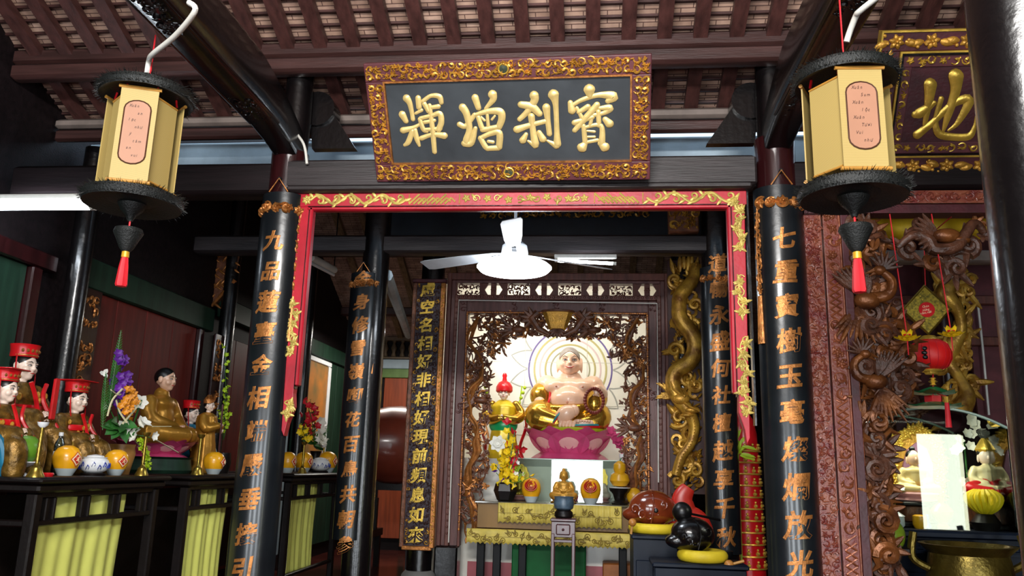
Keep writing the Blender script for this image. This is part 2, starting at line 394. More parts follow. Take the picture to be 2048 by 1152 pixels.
M['plaster'] = mat('grey_plaster', '#6c6a66', .8, var=.25, scale=2)
M['hallwood'] = mat('hall_panel_red', '#5c1f18', .5, var=.35, scale=3, stretch=(6, 6, .5))
M['hallorange'] = mat('hall_panel_orange', '#9c4420', .5, var=.3, scale=3, stretch=(6, 6, .5))
M['zinc'] = mat('zinc_gutter', '#a9bcc8', .55, var=.25, scale=3, bump=.1)
XL, XR, YB, YR = -4.45, 9.0, 14.6, -4.0
def slopeplane(name, x0, x1, y0, z0, y1, z1, course=.11, t=.03):
    """tile courses that step down the slope, seen from below"""
    L = sqrt((y1 - y0) ** 2 + (z1 - z0) ** 2); n = max(1, round(L / course)); vs = []; fs = []; uv = []
    for i in range(n):
        a, b = i / n, (i + 1) / n
        lift = .018
        for (k, dz) in ((a, 0), (b, lift)):
            for x in (x0, x1): vs.append((x, y0 + (y1 - y0) * k, z0 + (z1 - z0) * k - dz)); uv.append((x, L * k + .004))
        q = i * 4; fs.append((q, q + 1, q + 3, q + 2))
        if i: fs.append((q - 2, q - 1, q + 1, q))
    me = bpy.data.meshes.new(name); me.from_pydata(vs, [], fs); ul = me.uv_layers.new()
    for p in me.polygons:
        for li, vi in zip(p.loop_indices, p.vertices): ul.data[li].uv = uv[vi]
    me.materials.append(M['tiles']); o = bpy.data.objects.new(name, me); COL.objects.link(o); return struct(o)
struct(MB().box((XL - .3, YR - .2, -.1), (XR + .2, YB + .2, 0)).build('floor', 'floor'))
def zr(Y): return 4.3 + .42 * (6.0 - Y)
slopeplane('ceiling_front', XL - .2, XR + .2, 1.0, zr(1.0), 6.05, zr(6.05))
lt_ = MB(); k_ = 0
while k_ * .115 < 4.2:
    y_ = 6.0 - k_ * .106; z_ = zr(y_) - .022; lt_.box((XL - .1, y_ - .010, z_ - .010), (XR, y_ + .010, z_ + .012)); k_ += 1
struct(lt_.build('ceiling_slat', 'purlin', smooth=False))
slopeplane('ceiling_porch', XL - .2, XR + .2, -4.1, 4.2, 1.0, zr(1.0), .3)
slopeplane('ceiling_hall', XL - .2, XR + .2, 6.75, 4.35, 10.4, 5.9, .2)
slopeplane('ceiling_rear', XL - .2, XR + .2, 10.4, 5.9, 14.7, 3.75, .14)
# rear wall with its three open doorways (daylight comes through them)
w_ = MB()
ops = [(-4.2, -3.0, 2.1), (-1.22, .28, 1.9), (2.2, 3.8, 2.3), (6.285, 7.115, 2.35)]
x = XL - .2
for a, b, h in ops:
    w_.box((x, YR - .15, 0), (a, YR, 4.3)); w_.box((a, YR - .15, h), (b, YR, 4.3)); x = b
w_.box((x, YR - .15, 0), (XR + .2, YR, 4.3)); struct(w_.build('wall_rear', 'beam'))
struct(MB().box((XR, YR, 0), (XR + .15, YB, 6.5)).build('wall_right', 'beam'))
# side wall: posts, head rail, green and red boarded panels
wl = struct(MB().box((XL - .15, YR, 0), (XL - .05, YB, 6.5)).build('wall_left', 'beam'))
def boards(y0, y1, z0, z1, m, n=6):
    b = MB(); d = (y1 - y0) / n
    for i in range(n): b.bbox((XL - .04, y0 + i * d + .004, z0), (XL, y0 + (i + 1) * d - .004, z1), .006)
    return b.build('plank_panel', m, wl)
M['panelgreen'] = mat('green_boards', '#1f3a2c', .5, spec=.25, var=.3, scale=3, stretch=(5, 5, .5))
M['panelred'] = mat('red_boards', '#64201a', .5, spec=.2, var=.3, scale=3, stretch=(5, 5, .5))
boards(2.5, 5.72, .2, 2.95, 'panelgreen', 9); boards(6.45, 8.5, .2, 2.93, 'panelred', 4)
boards(9.1, 11.2, .2, 2.95, 'panelred', 5); boards(11.7, 14.5, .2, 3.15, 'panelgreen', 6)
for y0, y1, z0, z1, m in ((2.4, 6.0, 2.95, 3.09, 'darkred'), (5.72, 5.84, .2, 2.95, 'darkred'), (6.3, 8.8, 2.93, 3.2, 'dgreen'), (8.5, 8.6, .2, 2.93, 'darkred'), (6.36, 6.45, .2, 2.93, 'darkred'), (9, 14.6, 3.15, 3.4, 'dgreen'), (11.3, 11.42, .2, 3.15, 'zinc')):
    MB().bbox((XL - .04, y0, z0), (XL + .05, y1, z1), .012).build('panel_frame', m, wl)
wb = struct(MB().box((XL - .2, YB, 0), (XR + .2, YB + .15, 3.9)).build('wall_back', 'beam'))
for i in range(3):
    MB().bbox((-3.86 + i * .5, YB - .04, .2), (-3.38 + i * .5, YB, 3.05), .008).build('plank_panel', 'hallorange', wb)
MB().bbox((-4.4, YB - .06, 3.05), (-2.2, YB, 3.22), .01).build('head_rail', mat('pale_green_rail', '#6c8c4c', .5), wb)
MB().bbox((-4.4, YB - .06, 3.22), (-2.2, YB, 3.4), .01).build('head_rail', 'zinc', wb)
MB().bbox((-3.42, YB - .07, .1), (-3.3, YB - .0, 3.05), .01).build('door_post', 'dgreen', wb)
MB().bbox((-2.98, YB - .07, .1), (-2.9, YB - .0, 3.05), .01).build('door_post', mat('cream_post', '#c8c0a0', .5), wb)
fb = MB()
for i in range(14):
    x = -4.35 + i * .16; fb.lathe([(.0, 3.42), (.05, 3.45), (.03, 3.52), (.055, 3.6), (.02, 3.7), (.05, 3.75)], (x, YB - .07, 0), 8)
fb.box((-4.4, YB - .14, 3.4), (-2.0, YB, 3.43)); fb.box((-4.4, YB - .14, 3.74), (-2.0, YB, 3.8))
fb.build('baluster_fringe', mat('carved_tan', '#6d5b46', .6), wb)

# ------------------------------------------------------------------ pillars, beams, rafters
def pillar(x, y, h, label, r=.14, group=None, m='lacquer'):
    t = T('pillar', label, 'pillar', (x, y, 0), group)
    MB().lathe([(r, .28), (r * 1.02, .9), (r * 1.01, 1.8), (r * .99, 2.8), (r * .97, h)], (x, y, 0), 40).build('shaft', m, t)
    MB().lathe([(r * 1.25, 0), (r * 1.35, .06), (r * 1.55, .14), (r * 1.3, .24), (r * 1.05, .28)], (x, y, 0), 32).build('base', 'plaster', t)
    return t
pillar(-2.25, 5.4, 3.72, 'dark red pillar carrying the black plaque that begins at the long tube light side', m='darkred')
pillar(1.25, 5.4, 3.78, 'dark red pillar between the shrine opening and the carved gate', m='darkred')
pillar(-2.35, 8.2, 4.85, 'inner black pillar near the drum, with a gilt inscription plaque', .145)
pillar(1.25, 8.2, 4.85, 'inner black pillar beside the dragon carving and the wooden fish', .145)
pillar(1.275, 2.3, 5.6, 'glossy black pillar beside the gilt single character board', .15)
pillar(-4.32, 6.15, 4.1, 'slim black wall post between the green and red boarded panels', .09)
pillar(-4.32, 8.95, 4.6, 'slim black wall post beside the seated golden monk statue', .09)
pillar(-4.32, 11.6, 4.8, 'slim black wall post near the framed picture', .09)
pillar(4.75, 5.4, 3.78, 'dark pillar at the far jamb of the carved gate', m='darkred')
def beamx(name, x0, x1, y, d, z0, z1, m, label, ch=.02):
    o = MB().bbox((x0, y - d / 2, z0), (x1, y + d / 2, z1), ch).build(name, m); return tag(o, label, 'beam', kind='thing')
lt = MB()
lt.bbox((-2.24, 5.27, 3.42), (1.1, 5.48, 3.63), .015); lt.bbox((-2.2, 5.25, 3.385), (1.06, 5.46, 3.43), .012)
tag(lt.build('lintel_beam', 'beamgrey'), 'weathered lintel beam directly under the wide four character board', 'beam', kind='thing')
beamx('lintel_beam', -4.4, -2.3, 5.42, .2, 3.4, 3.63, 'beam', 'dark lintel beam above the long glowing tube, running to the side wall')
beamx('lintel_beam', 1.33, 4.7, 5.42, .2, 3.4, 3.6, 'beam', 'dark lintel beam above the carved red gate')
beamx('inner_beam', -4.4, 1.25, 8.2, .2, 3.71, 3.9, 'beamgrey', 'dark inner beam crossing behind the ceiling fan')
beamx('purlin', -4.5, 6, 5.34, .2, 4.44, 4.56, 'purlin', 'thick red brown purlin under the rafters above the four character board')
beamx('purlin', -4.5, 6, 5.3, .12, 4.32, 4.44, 'purlin', 'lower plank of the double purlin above the four character board')
beamx('eave_rail', -4.5, 6, 5.85, .08, 4.16, 4.24, 'zinc', 'pale grey rail at the foot of the rafters')
beamx('eave_board', -4.5, 6, 5.86, .06, 4.05, 4.155, 'purlin', 'dark red eave board just above the pale gutter')
M['eavegrey'] = mat('faded_rail', '#7c6f68', .6, var=.3)
bpy.data.objects['eave_rail'].data.materials[0] = M['eavegrey']
g = MB(); g.box((-4.4, 6.2, 3.9), (8, 6.22, 4.15)); g.box((-4.4, 6.2, 3.88), (8, 6.6, 3.9)); g.box((-4.4, 6.58, 3.9), (8, 6.6, 4.3))
g.tube([(-4.4, 6.19, 4.15), (8, 6.19, 4.15)], .012)
tag(g.build('roof_gutter', 'zinc', smooth=False), 'long pale blue gutter in the gap between the two roofs', 'gutter', kind='thing')
k = 0
rx = -4.3
while rx < 4.6:
    wd = .1
    y0, y1 = 2.0, 6.0
    m_ = MB(); m_.add([(rx + sx * wd / 2, y, zr(y) - .05 - dz) for y in (y0, y1) for sx in (-1, 1) for dz in (0, .07)], [(0, 1, 3, 2), (4, 6, 7, 5), (0, 4, 5, 1), (2, 3, 7, 6), (0, 2, 6, 4), (1, 5, 7, 3)])
    o = m_.build('rafter', 'rafter', smooth=False)
    tag(o, 'red brown rafter under the pale tiles of the porch roof', 'rafter', 'rafters of the porch roof', 'thing'); rx += .252
for i, x in enumerate([-4.0 + .42 * j for j in range(13)]):
    m_ = MB(); m_.add([(x + sx * .05, y, z - .04 - dz) for y, z in ((10.5, 5.83), (14.5, 3.88)) for sx in (-1, 1) for dz in (0, .08)], [(0, 1, 3, 2), (4, 6, 7, 5), (0, 4, 5, 1), (2, 3, 7, 6), (0, 2, 6, 4), (1, 5, 7, 3)])
    tag(m_.build('hall_rafter', M.setdefault('tan', mat('tan_rafter', '#7c6448', .6, var=.35, stretch=(5, .5, 5))), smooth=False), 'dark rafter of the inner hall roof beyond the opening', 'rafter', 'rafters of the inner hall roof', 'thing')
for i, (y, z) in enumerate(((12.0, 4.85), (13.4, 4.15))):
    beamx('hall_purlin', -4.4, -1.0, y, .14, z - .15, z, 'purlin', ('higher', 'lower')[i] + ' dark purlin of the inner hall roof over the drum')
o = MB().tube([(-2.25, 8.3, 3.5), (-3.3, 13.9, 3.75)], .07, 8).build('roof_strut', 'zinc'); tag(o, 'pale slanting strut under the inner hall roof over the drum', 'strut', kind='thing')

# curved tie beams with carved scroll ends that run from the front pillars
def tie_beam(x, label):
    t = T('tie_beam', label, 'beam', (x, 5.4, 3.75))
    b = MB(); prof = [(-.11, 0), (-.085, -.02), (.085, -.02), (.11, 0), (.12, .12), (.11, .3), (.07, .36), (-.07, .36), (-.11, .3), (-.12, .12)]
    ys = [-.5 + i * .3 for i in range(19)] + [5.1, 5.3, 5.45]
    rows = []
    for y in ys:
        e = max(0, (y - 4.6) / .8); dz = -.10 * e ** 2 + .12 * max(0, 1 - (y / 3.2) ** 2) * 0; sc = 1 - .25 * e
        rows.append([(x + px_ * sc, y, 3.76 + dz + pz * sc) for px_, pz in prof])
    n = len(prof); b.add([q for r in rows for q in r], [(i * n + k, i * n + (k + 1) % n, i * n + n + (k + 1) % n, i * n + n + k) for i in range(len(rows) - 1) for k in range(n)])
    b.build('shaft', 'lacquer', t, auto=50)
    for s in (-1, 1): MB().tube([(x + s * .1, y, 3.752) for y in ys[:-3]], .012, 6).build('edge_bead', 'lacquer', t)
    for yc, ln in ((4.75, .5), (3.45, .6)):
        c = MB(frame3((x - .085, yc - ln / 2, 3.745), (1, 0, 0), (0, 1, 0), (0, 0, -1)))
        scrollwork(c, random.Random(int(yc * 10)), 0, 0, .17, ln, 0, .08, .008, .014, 4); c.build('scroll_carving_pattern', 'lacquer', t)
    # post and eave bracket above the pillar
    MB().lathe([(.1, 3.72), (.105, 4.0), (.1, 4.45)], (x, 5.45, 0), 20).build('king_post', 'lacquer', t)
    s = 1 if x < 0 else -1
    MB().prism([(x + s * .05, 4.2), (x + s * .1, 3.83), (x + s * .44, 3.83), (x + s * .12, 4.3)], 5.55, 5.62, 'y').build('eave_bracket', 'lacquer', t, smooth=False)
    MB().lathe([(.14, 0), (.14, .16)], (x + s * .12, 5.52, 4.15), 24, (0, 1, 0)).build('round_boss', 'lacquer', t)
    return t
tie_beam(-2.25, 'black carved tie beam over the smaller paper lantern')
tie_beam(1.25, 'black carved tie beam over the larger paper lantern')
# ------------------------------------------------------------------ boards, plaques, the red opening frame
STR = {
 '輝': [[(280,310,42),(310,370,30),(325,480,24),(330,560,24)],[(210,500,40),(245,580,28)],[(415,310,30),(415,420,30)],[(470,350,24),(560,290,22),(660,300,30),(680,370,24)],[(480,380,26),(520,470,24)],[(520,430,20),(640,415,26)],[(540,400,22),(550,700,28),(550,960,26)],[(420,550,22),(560,520,24),(650,500,30),(660,600,32),(620,690,32)],[(410,560,22),(440,680,26),(480,710,18)],[(460,600,22),(580,580,20)],[(450,690,22),(640,680,24)],[(410,790,28),(540,750,24),(680,765,38)],[(200,690,36),(330,660,24),(420,610,14)],[(310,700,28),(250,830,30),(200,870,18)],[(340,690,26),(355,800,28),(375,880,16)],[(370,490,16),(440,455,20)]],
 '增': [[(910,420,42),(950,500,38),(970,680,34),(925,820,40),(950,860,30)],[(860,620,30),(930,640,28),(1040,510,24)],[(900,850,36),(980,840,36),(1040,670,22)],[(1060,310,38),(1090,430,30)],[(1260,280,48),(1260,340,34),(1170,440,16)],[(1060,510,24),(1190,475,30),(1330,480,42),(1350,560,38),(1310,660,34)],[(1080,540,24),(1110,650,28),(1130,690,26)],[(1120,690,28),(1310,660,30)],[(1185,510,16),(1190,660,20)],[(1115,540,12),(1150,580,14)],[(1270,530,12),(1235,570,14)],[(1090,790,26),(1200,740,28),(1310,730,36),(1300,900,34)],[(1090,790,28),(1140,890,30),(1170,920,26)],[(1160,915,28),(1290,910,30)],[(1180,830,18),(1230,840,20)]],
 '刹': [[(350,290,48),(350,350,40),(270,470,32),(175,560,26)],[(200,390,36),(320,420,44),(400,500,34)],[(140,680,40),(300,630,28),(470,590,26)],[(310,530,36),(320,680,32),(340,850,42)],[(340,870,36),(260,820,12)],[(240,740,22),(200,810,38)],[(390,720,26),(430,800,38)],[(480,430,42),(490,560,30),(505,740,28)],[(565,290,58),(585,400,30),(590,700,28),(590,860,42)],[(580,880,36),(480,820,12)]],
 '寶': [[(980,230,60),(985,290,36)],[(770,370,28),(785,460,40)],[(790,400,20),(900,340,24),(1080,290,28),(1240,310,50),(1180,360,28)],[(860,480,24),(960,420,30)],[(840,430,18),(900,560,22)],[(1060,400,32),(960,520,34),(810,690,26)],[(1090,440,20),(1200,440,38),(1150,490,24),(1020,520,20)],[(810,600,30),(920,570,26),(1010,540,24)],[(1075,480,26),(1080,640,24)],[(1150,570,30),(1195,620,44)],[(910,640,24),(925,840,28)],[(920,660,18),(1100,640,24),(1110,850,36)],[(950,700,12),(1030,710,14)],[(950,770,12),(1030,770,14)],[(950,830,18),(1060,810,20)],[(930,840,24),(890,890,54)],[(1090,850,26),(1140,890,52)],[(1000,560,18),(980,640,20)]],
 '地': [[(360,430,50),(350,540,34),(320,720,16)],[(250,645,26),(290,630,38),(390,560,18)],[(265,790,32),(380,700,24),(520,570,26),(640,540,38),(560,700,20),(490,760,8)],[(545,370,58),(540,480,38),(490,640,30),(455,760,12)],[(440,530,20),(400,680,20),(420,780,30),(520,805,28),(640,800,26),(680,730,14),(688,660,6)]],
}
M['signgold'] = mat('gold_leaf_character', '#f2d488', .36, .35, var=.12, scale=14, bump=.1, bscale=40)
M['charframe'] = mat('purple_maroon_ground', '#5e2a30', .5, var=.3, scale=8)
LEAN = Matrix.Rotation(-.0757, 3, 'Z') @ Matrix.Rotation(.6133, 3, 'X') @ Matrix.Rotation(.0268, 3, 'Y')
def carved_frame(name, par, w, h, bw, bh, m, seed, cell, h0=.02, H=.018, tr=.008, leaves=4):
    r = random.Random(seed); c = MB()
    for a, b, d, e in ((-w / 2, h / 2 - bh, w / 2, h / 2), (-w / 2, -h / 2, w / 2, -h / 2 + bh), (-w / 2, -h / 2 + bh, -w / 2 + bw, h / 2 - bh), (w / 2 - bw, -h / 2 + bh, w / 2, h / 2 - bh)):
        scrollwork(c, r, a + .008, b + .008, d - .008, e - .008, h0, cell, tr, H, leaves)
    return c.build(name, m, par, local=True)
def ringframe(w, h, bw, bh, d0, d1):
    b = MB()
    b.box((-w / 2, h / 2 - bh, d0), (w / 2, h / 2, d1)); b.box((-w / 2, -h / 2, d0), (w / 2, -h / 2 + bh, d1))
    b.box((-w / 2, -h / 2 + bh, d0), (-w / 2 + bw, h / 2 - bh, d1)); b.box((w / 2 - bw, -h / 2 + bh, d0), (w / 2, h / 2 - bh, d1)); return b
# local frame of a board: x along, y up, z towards the viewer
S1 = 4.98 / 5.1
bd = T('name_board', 'wide slate board with four gilt characters, in a carved gold frame', 'sign board')
bd.matrix_world = Matrix.Translation((-.6034 * S1, 4.98, 1.5 + 2.3271 * S1)) @ (LEAN @ Matrix.Rotation(pi / 2, 3, 'X')).to_4x4()
W1, H1 = 1.957 * S1, .8353 * S1
MB().box((-W1 / 2 + .06, -H1 / 2 + .06, -.02), (W1 / 2 - .06, H1 / 2 - .06, .005)).build('panel', 'board', bd, local=True)
f_ = ringframe(W1, H1, .125, .125, -.03, .022).build('frame', 'charframe', bd, local=True, bevel=.006, smooth=False)
carved_frame('gilt_dragon_foliage_border', bd, W1, H1, .125, .125, 'gold', 3, .058, .02, .02, .008, 7)
ringframe(W1 - .245, H1 - .245, .012, .012, .0, .026).build('inner_bead_border', 'oldgold', bd, local=True)
for sy in (-1, 1):
    k = MB(); k.lathe([(.0, 0), (.024, 0), (.026, .012), (.0, .014)], (0, sy * (H1 / 2 - .062), .024), 20); k.build('round_mirror_boss', mat('dull_mirror', '#55604f', .3, .6), bd, local=True)
    k = MB(); k.tube([(.032 * cos(a * pi / 10), sy * (H1 / 2 - .062) + .032 * sin(a * pi / 10), .03) for a in range(20)], .006, 6, close=True); k.build('boss_rim', 'goldlite', bd, local=True)
for ch, zx, zy, ox, oy in (('輝', 445, 640, 770, 140), ('增', 1110, 600, 770, 140), ('刹', 375, 590, 1010, 140), ('寶', 1020, 570, 1010, 140)):
    px_ = ox + zx / 5.76; py_ = oy + zy / 5.76
    # where that point of the photograph falls on the board
    d = CR @ Vector((px_ - 1024, 576 - py_, -FPX)); o_ = bd.matrix_world.translation; B = bd.matrix_world.to_3x3(); n_ = B @ Vector((0, 0, 1))
    hit = EYE + d * ((o_ - EYE).dot(n_) / d.dot(n_)); l_ = B.inverted() @ (hit - o_)
    mb = MB(lambda p, l_=l_: Vector((p.x + l_.x, p.y * .95 + l_.y, p.z + .006)))
    strokes(mb, [[(x, y, r * 1.12) for x, y, r in st] for st in STR[ch]], zx, zy, .0006, .5)
    mb.build('gilt_character', 'signgold', bd, local=True)
# the second board, over the carved gate
b2 = T('name_board', 'maroon board with one gilt character, deep framed, above the carved gate', 'sign board')
L2 = Matrix.Rotation(.6014, 3, 'X')
W2 = 1.5; H2 = .487
b2.matrix_world = Matrix.Translation((2.0355 + W2 / 2, 5.1, 3.8928)) @ (L2 @ Matrix.Rotation(pi / 2, 3, 'X')).to_4x4()
MB().box((-W2 / 2 - .04, -H2 / 2 - .04, -.03), (W2 / 2 + .04, H2 / 2 + .04, .0)).build('panel', 'maroon', b2, local=True)
ringframe(W2 + .13, H2 + .15, .065, .075, -.02, .014).build('inner_frame', 'charframe', b2, local=True, bevel=.004, smooth=False)
carved_frame('gilt_scroll_foliage', b2, W2 + .13, H2 + .15, .065, .075, 'goldlite', 5, .07, .014, .014, .007, 3)
ringframe(W2 + .16, H2 + .18, .016, .016, -.02, .03).build('black_bead_border', 'lacquer', b2, local=True)
ringframe(W2 + .18, H2 + .20, .012, .012, -.02, .034).build('gilt_bead_border', 'goldlite', b2, local=True)
ringframe(W2 + .42, H2 + .44, .12, .12, -.04, .02).build('outer_frame', 'maroon', b2, local=True, bevel=.006, smooth=False)
ringframe(W2 + .44, H2 + .46, .012, .012, -.04, .03).build('outer_gilt_bead_border', 'goldlite', b2, local=True)
r_ = random.Random(11); c = MB(); k = 0
for sy in (-1, 1):
    for i in range(9):
        u = -W2 / 2 - .12 + i * .215; v = sy * (H2 / 2 + .16)
        flower(c, u, v, .02, .05, .02, 6, r_.random()); blob(c, u + .05, v, .02, r_.uniform(-.5, .5), .09, .03, .016); blob(c, u - .05, v, .02, pi + r_.uniform(-.5, .5), .09, .03, .016)
        for _ in range(3): c.ell((u + r_.uniform(-.1, .1), v + r_.uniform(-.04, .04), .024), .014, 6, 4)
for sx in (-1, 1):
    for i in range(4):
        u = sx * (W2 / 2 + .15); v = -.24 + i * .16; flower(c, u, v, .02, .045, .02, 5, r_.random()); blob(c, u, v + .04, .02, pi / 2, .08, .025, .016)
c.build('gilt_flower_foliage', 'gold', b2, local=True)
mb = MB(); strokes(mb, STR['地'], 455, 575, 1, .4)
def on2(p):
    px_ = 1760 + (p.x + 455) / 3.6; py_ = 50 + (575 - p.y) / 3.6
    d = CR @ Vector((px_ - 1024, 576 - py_, -FPX)); o_ = b2.matrix_world.translation; B = b2.matrix_world.to_3x3(); n_ = B @ Vector((0, 0, 1))
    l_ = B.inverted() @ (EYE + d * ((o_ - EYE).dot(n_) / d.dot(n_)) - o_); return Vector((l_.x, l_.y, .002 + p.z * .0009))
mb.v = [on2(q) for q in mb.v]
mb.build('gilt_character', 'goldlite', b2, local=True)

# curved inscription plaques on the pillars
def plaque(cx, cy, z0, z1, text, zt, zb, label, size, side, m='oldgold', r=.168, slant=.12, arc=80, seal=None):
    t = T('inscription_plaque', label, 'plaque', (cx, cy, z0))
    b = MB(); n = 28; a = R_(arc)
    def ring(rr, z): return [(cx + rr * cos(-pi / 2 - a + 2 * a * i / n), cy + rr * sin(-pi / 2 - a + 2 * a * i / n), z) for i in range(n + 1)]
    R0, R1, R2, R3 = ring(r, z0), ring(r, z1), ring(r - .016, z0), ring(r - .016, z1); k = n + 1
    fs = [(i, i + 1, k + i + 1, k + i) for i in range(n)] + [(2 * k + i + 1, 2 * k + i, 3 * k + i, 3 * k + i + 1) for i in range(n)] + [(k + i, k + i + 1, 3 * k + i + 1, 3 * k + i) for i in range(n)] + [(i + 1, i, 2 * k + i, 2 * k + i + 1) for i in range(n)] + [(0, k, 3 * k, 2 * k), (n, 2 * k + n, 3 * k + n, k + n)]
    b.add(R0 + R1 + R2 + R3, fs); b.build('curved_board', 'plaque', t)
    mp = cylmap(cx, cy, r, 0)
    N = len(text); rr = random.Random(int(cx * 100 + cy))
    for i, ch in enumerate(text):
        c = MB(mp); char(c, ch, (rr.uniform(-.006, .006), zt + (zb - zt) * i / (N - 1), 0), size * rr.uniform(.93, 1.06), .35, slant, rr.uniform(-.05, .05), .02)
        c.build('gilt_character', m, t, auto=30)
    c = MB(mp); zt_ = z1 - .12
    scrollwork(c, rr, -.2, zt_ - .045, .2, zt_ + .045, 0, .075, .012, .022, 4)
    for i in range(5): flower(c, -.16 + .08 * i, zt_ + rr.uniform(-.01, .01), .0, .04, .022, 6, rr.random())
    c.build('gilt_band_pattern', m, t)
    c = MB(mp); u = side * .185
    for i in range(8):
        v = zt_ - .08 - i * .07
        q = spiral(u + side * .0, v, .03, rr.uniform(0, 6), side * 1.1, .7, 10); c.tube([(x, y, .006) for x, y in q], .006, 5)
        blob(c, u, v, 0, pi / 2 * (1 if i % 2 else -1) + .4, .05, .016, .012); flower(c, u, v - .035, 0, .018, .012, 5)
    c.tube([(u - side * .01, zt_, .008), (u + side * .01, zt_ - .3, .008), (u, zt_ - .62, .008)], .006, 5)
    for i in range(3): c.tube([(u + (i - 1) * .012, zt_ - .63, .008), (u + (i - 1) * .02, zt_ - .95, .01)], [.008, .011], 5)
    c.build('gilt_tassel_pattern', m, t)
    MB().tube([(cx - .07, cy - r + .01, z1), (cx, cy - r + .0, z1 + .1), (cx + .07, cy - r + .01, z1)], .005, 5).build('hanging_wire', 'oldgold', t)
    MB().lathe([(0, 0), (.012, 0), (.012, .05), (0, .05)], (cx, cy - r + .0, z1 + .1), 8, (0, 1, 0)).build('nail', 'iron', t)
    if seal:
        c = MB(mp); char(c, seal, (0, z1 - .06, 0), .06, .35); c.build('gilt_seal_character', m, t)
    return t
plaque(-2.25, 5.4, .55, 3.375, '九品蓮臺金相端嚴垂接引', P(505, 480, 5.23).z, P(458, 1138, 5.23).z, 'curved black plaque of eleven gilt characters on the pillar near the long tube light', .155, 1)
plaque(1.25, 5.4, .55, 3.4, '七重寶樹玉毫燦爛放光', P(1566, 475, 5.23).z, P(1597, 1128, 5.23).z, 'curved black plaque of gilt characters hanging beside the carved red gate', .165, -1)
plaque(-2.43, 8.18, .75, 3.47, '金身修雪嶺啣花百鳥共朝參', P(722, 558, 8.02).z, P(683, 1090, 8.02).z, 'curved black plaque on the inner pillar in front of the drum', .175, 1)
plaque(1.25, 8.2, .75, 3.55, '道暢永盛何社檀越享千秋', P(1434, 525, 8.02).z, P(1462, 1075, 8.02).z, 'curved black plaque on the inner pillar beside the dragon carving', .2, 1, seal='回')

# the red and gilt frame of the opening, its jambs hanging free like curtains
fr = T('opening_frame', 'red painted opening frame with gilt scrolls, hanging under the weathered lintel beam', 'carved frame', (-.55, 5.36, 3.385))
M['fretgold'] = mat('pale_gilt_relief', '#cdb45e', .45, .25, var=.3, scale=12, bump=.1)
yf = 5.31
x0, x1, zt = -2.15, 1.03, 3.385
MB().box((x0, yf, 3.285), (x1, yf + .07, zt)).build('head_board', 'red', fr, smooth=False, bevel=.004)
MB().bbox((x0 + .1, yf - .008, 3.255), (x1 - .1, yf + .06, 3.283), .008).build('head_bead', 'red', fr)
MB().bbox((x0 + .1, yf - .004, 3.281), (x1 - .1, yf + .05, 3.29), .003).build('black_line', 'lacquer', fr)
def jamb(xa, xb, s):
    e = (xa + xb) / 2; z = 1.72
    # outline with a scroll shaped foot
    o_ = [(xa, 3.285), (xb, 3.285), (xb, 2.05)] if s < 0 else [(xa, 3.285), (xb, 3.285), (xb, 1.62)]
    if s < 0: poly = [(xa, 3.285), (xa + .03, 1.70), (xa + .05, 1.66), (xa + .065, 1.75), (xa + .1, 1.86), (xb - .005, 1.95), (xb, 2.02), (xb, 3.285)]
    else: poly = [(xb, 3.285), (xb - .02, 1.72), (xb - .04, 1.68), (xb - .05, 1.77), (xb - .085, 1.88), (xa + .01, 2.0), (xa, 2.08), (xa, 3.285)]
    MB().prism(poly, yf, yf + .07, 'y').build('jamb_board', 'red', fr, smooth=False, bevel=.004)
    xi = xb if s < 0 else xa
    MB().bbox((min(xi, xi - s * .028), yf - .008, 2.0), (max(xi, xi - s * .028), yf + .06, 3.285), .008).build('jamb_bead', 'red', fr)
    MB().bbox((min(xi - .003, xi + .003) + s * 0, yf - .006, 1.98), (max(xi - .003, xi + .003), yf + .05, 3.285), .002).build('black_line', 'lacquer', fr)
jamb(-2.13, -2.035, -1); jamb(.925, 1.015, 1)
for xx in (x0 - .012, x1): MB().box((xx, yf + .005, 1.8 if xx > 0 else 1.75), (xx + .012, yf + .065, zt)).build('black_edge', 'lacquer', fr, smooth=False)
g = frame3((0, yf - .001, 0), (1, 0, 0), (0, 0, 1), (0, -1, 0))
rr = random.Random(21); c = MB(g); zc = 3.336
def vine(c, ua, ub, v, amp, n, sg=1, tr=.0095):
    pts = [(ua + (ub - ua) * i / 60, v + amp * sin(n * pi * i / 60) * sg, .003) for i in range(61)]
    c.tube(pts, [tr] * 61, 6, flat=.8, up=(0, 0, 1))
    for k in range(n):
        u = ua + (ub - ua) * (k + .5) / n; s2 = sg * (1 if k % 2 == 0 else -1)
        q = spiral(u + .012, v - s2 * amp * .35, amp * .85, pi / 2 * s2, -s2 * .95, .75, 12); c.tube([(x, y, .004) for x, y in q], [tr * (1.1 - .05 * i) for i in range(13)], 5)
        for j in range(4): blob(c, u + (j - 1.5) * .03, v + s2 * amp * (.9 - .3 * abs(j - 1.5)), 0, rr.uniform(-.5, .5) + (0 if j % 2 else pi) * 1 + s2 * -.6, .055, .014, .009, 5, 4)
def key(c, ua, ub, v0, v1, s):
    n = 9; w_ = .009
    for k in range(n):
        u = ua + (ub - ua) * k / n; d = v1 - v0
        a_, b_ = ((u, v0), (u + d, v1)) if s > 0 else ((u + d, v0), (u, v1))
        L = 1 if k % 3 == 0 else .62; e_ = (a_[0] + (b_[0] - a_[0]) * L, a_[1] + (b_[1] - a_[1]) * L)
        c.tube([(*a_, .003), (*e_, .003)], w_ * .8, 4, flat=.8, up=(0, 0, 1))
        if L < 1: c.tube([(*e_, .003), (e_[0] + .03 * s, e_[1] - .03, .003)], w_ * .62, 4, flat=.8, up=(0, 0, 1))
    for u in (ua, ub + (v1 - v0)): c.tube([(u, v0, .003), (u, v1, .003)], w_ * .4, 4, up=(0, 0, 1))
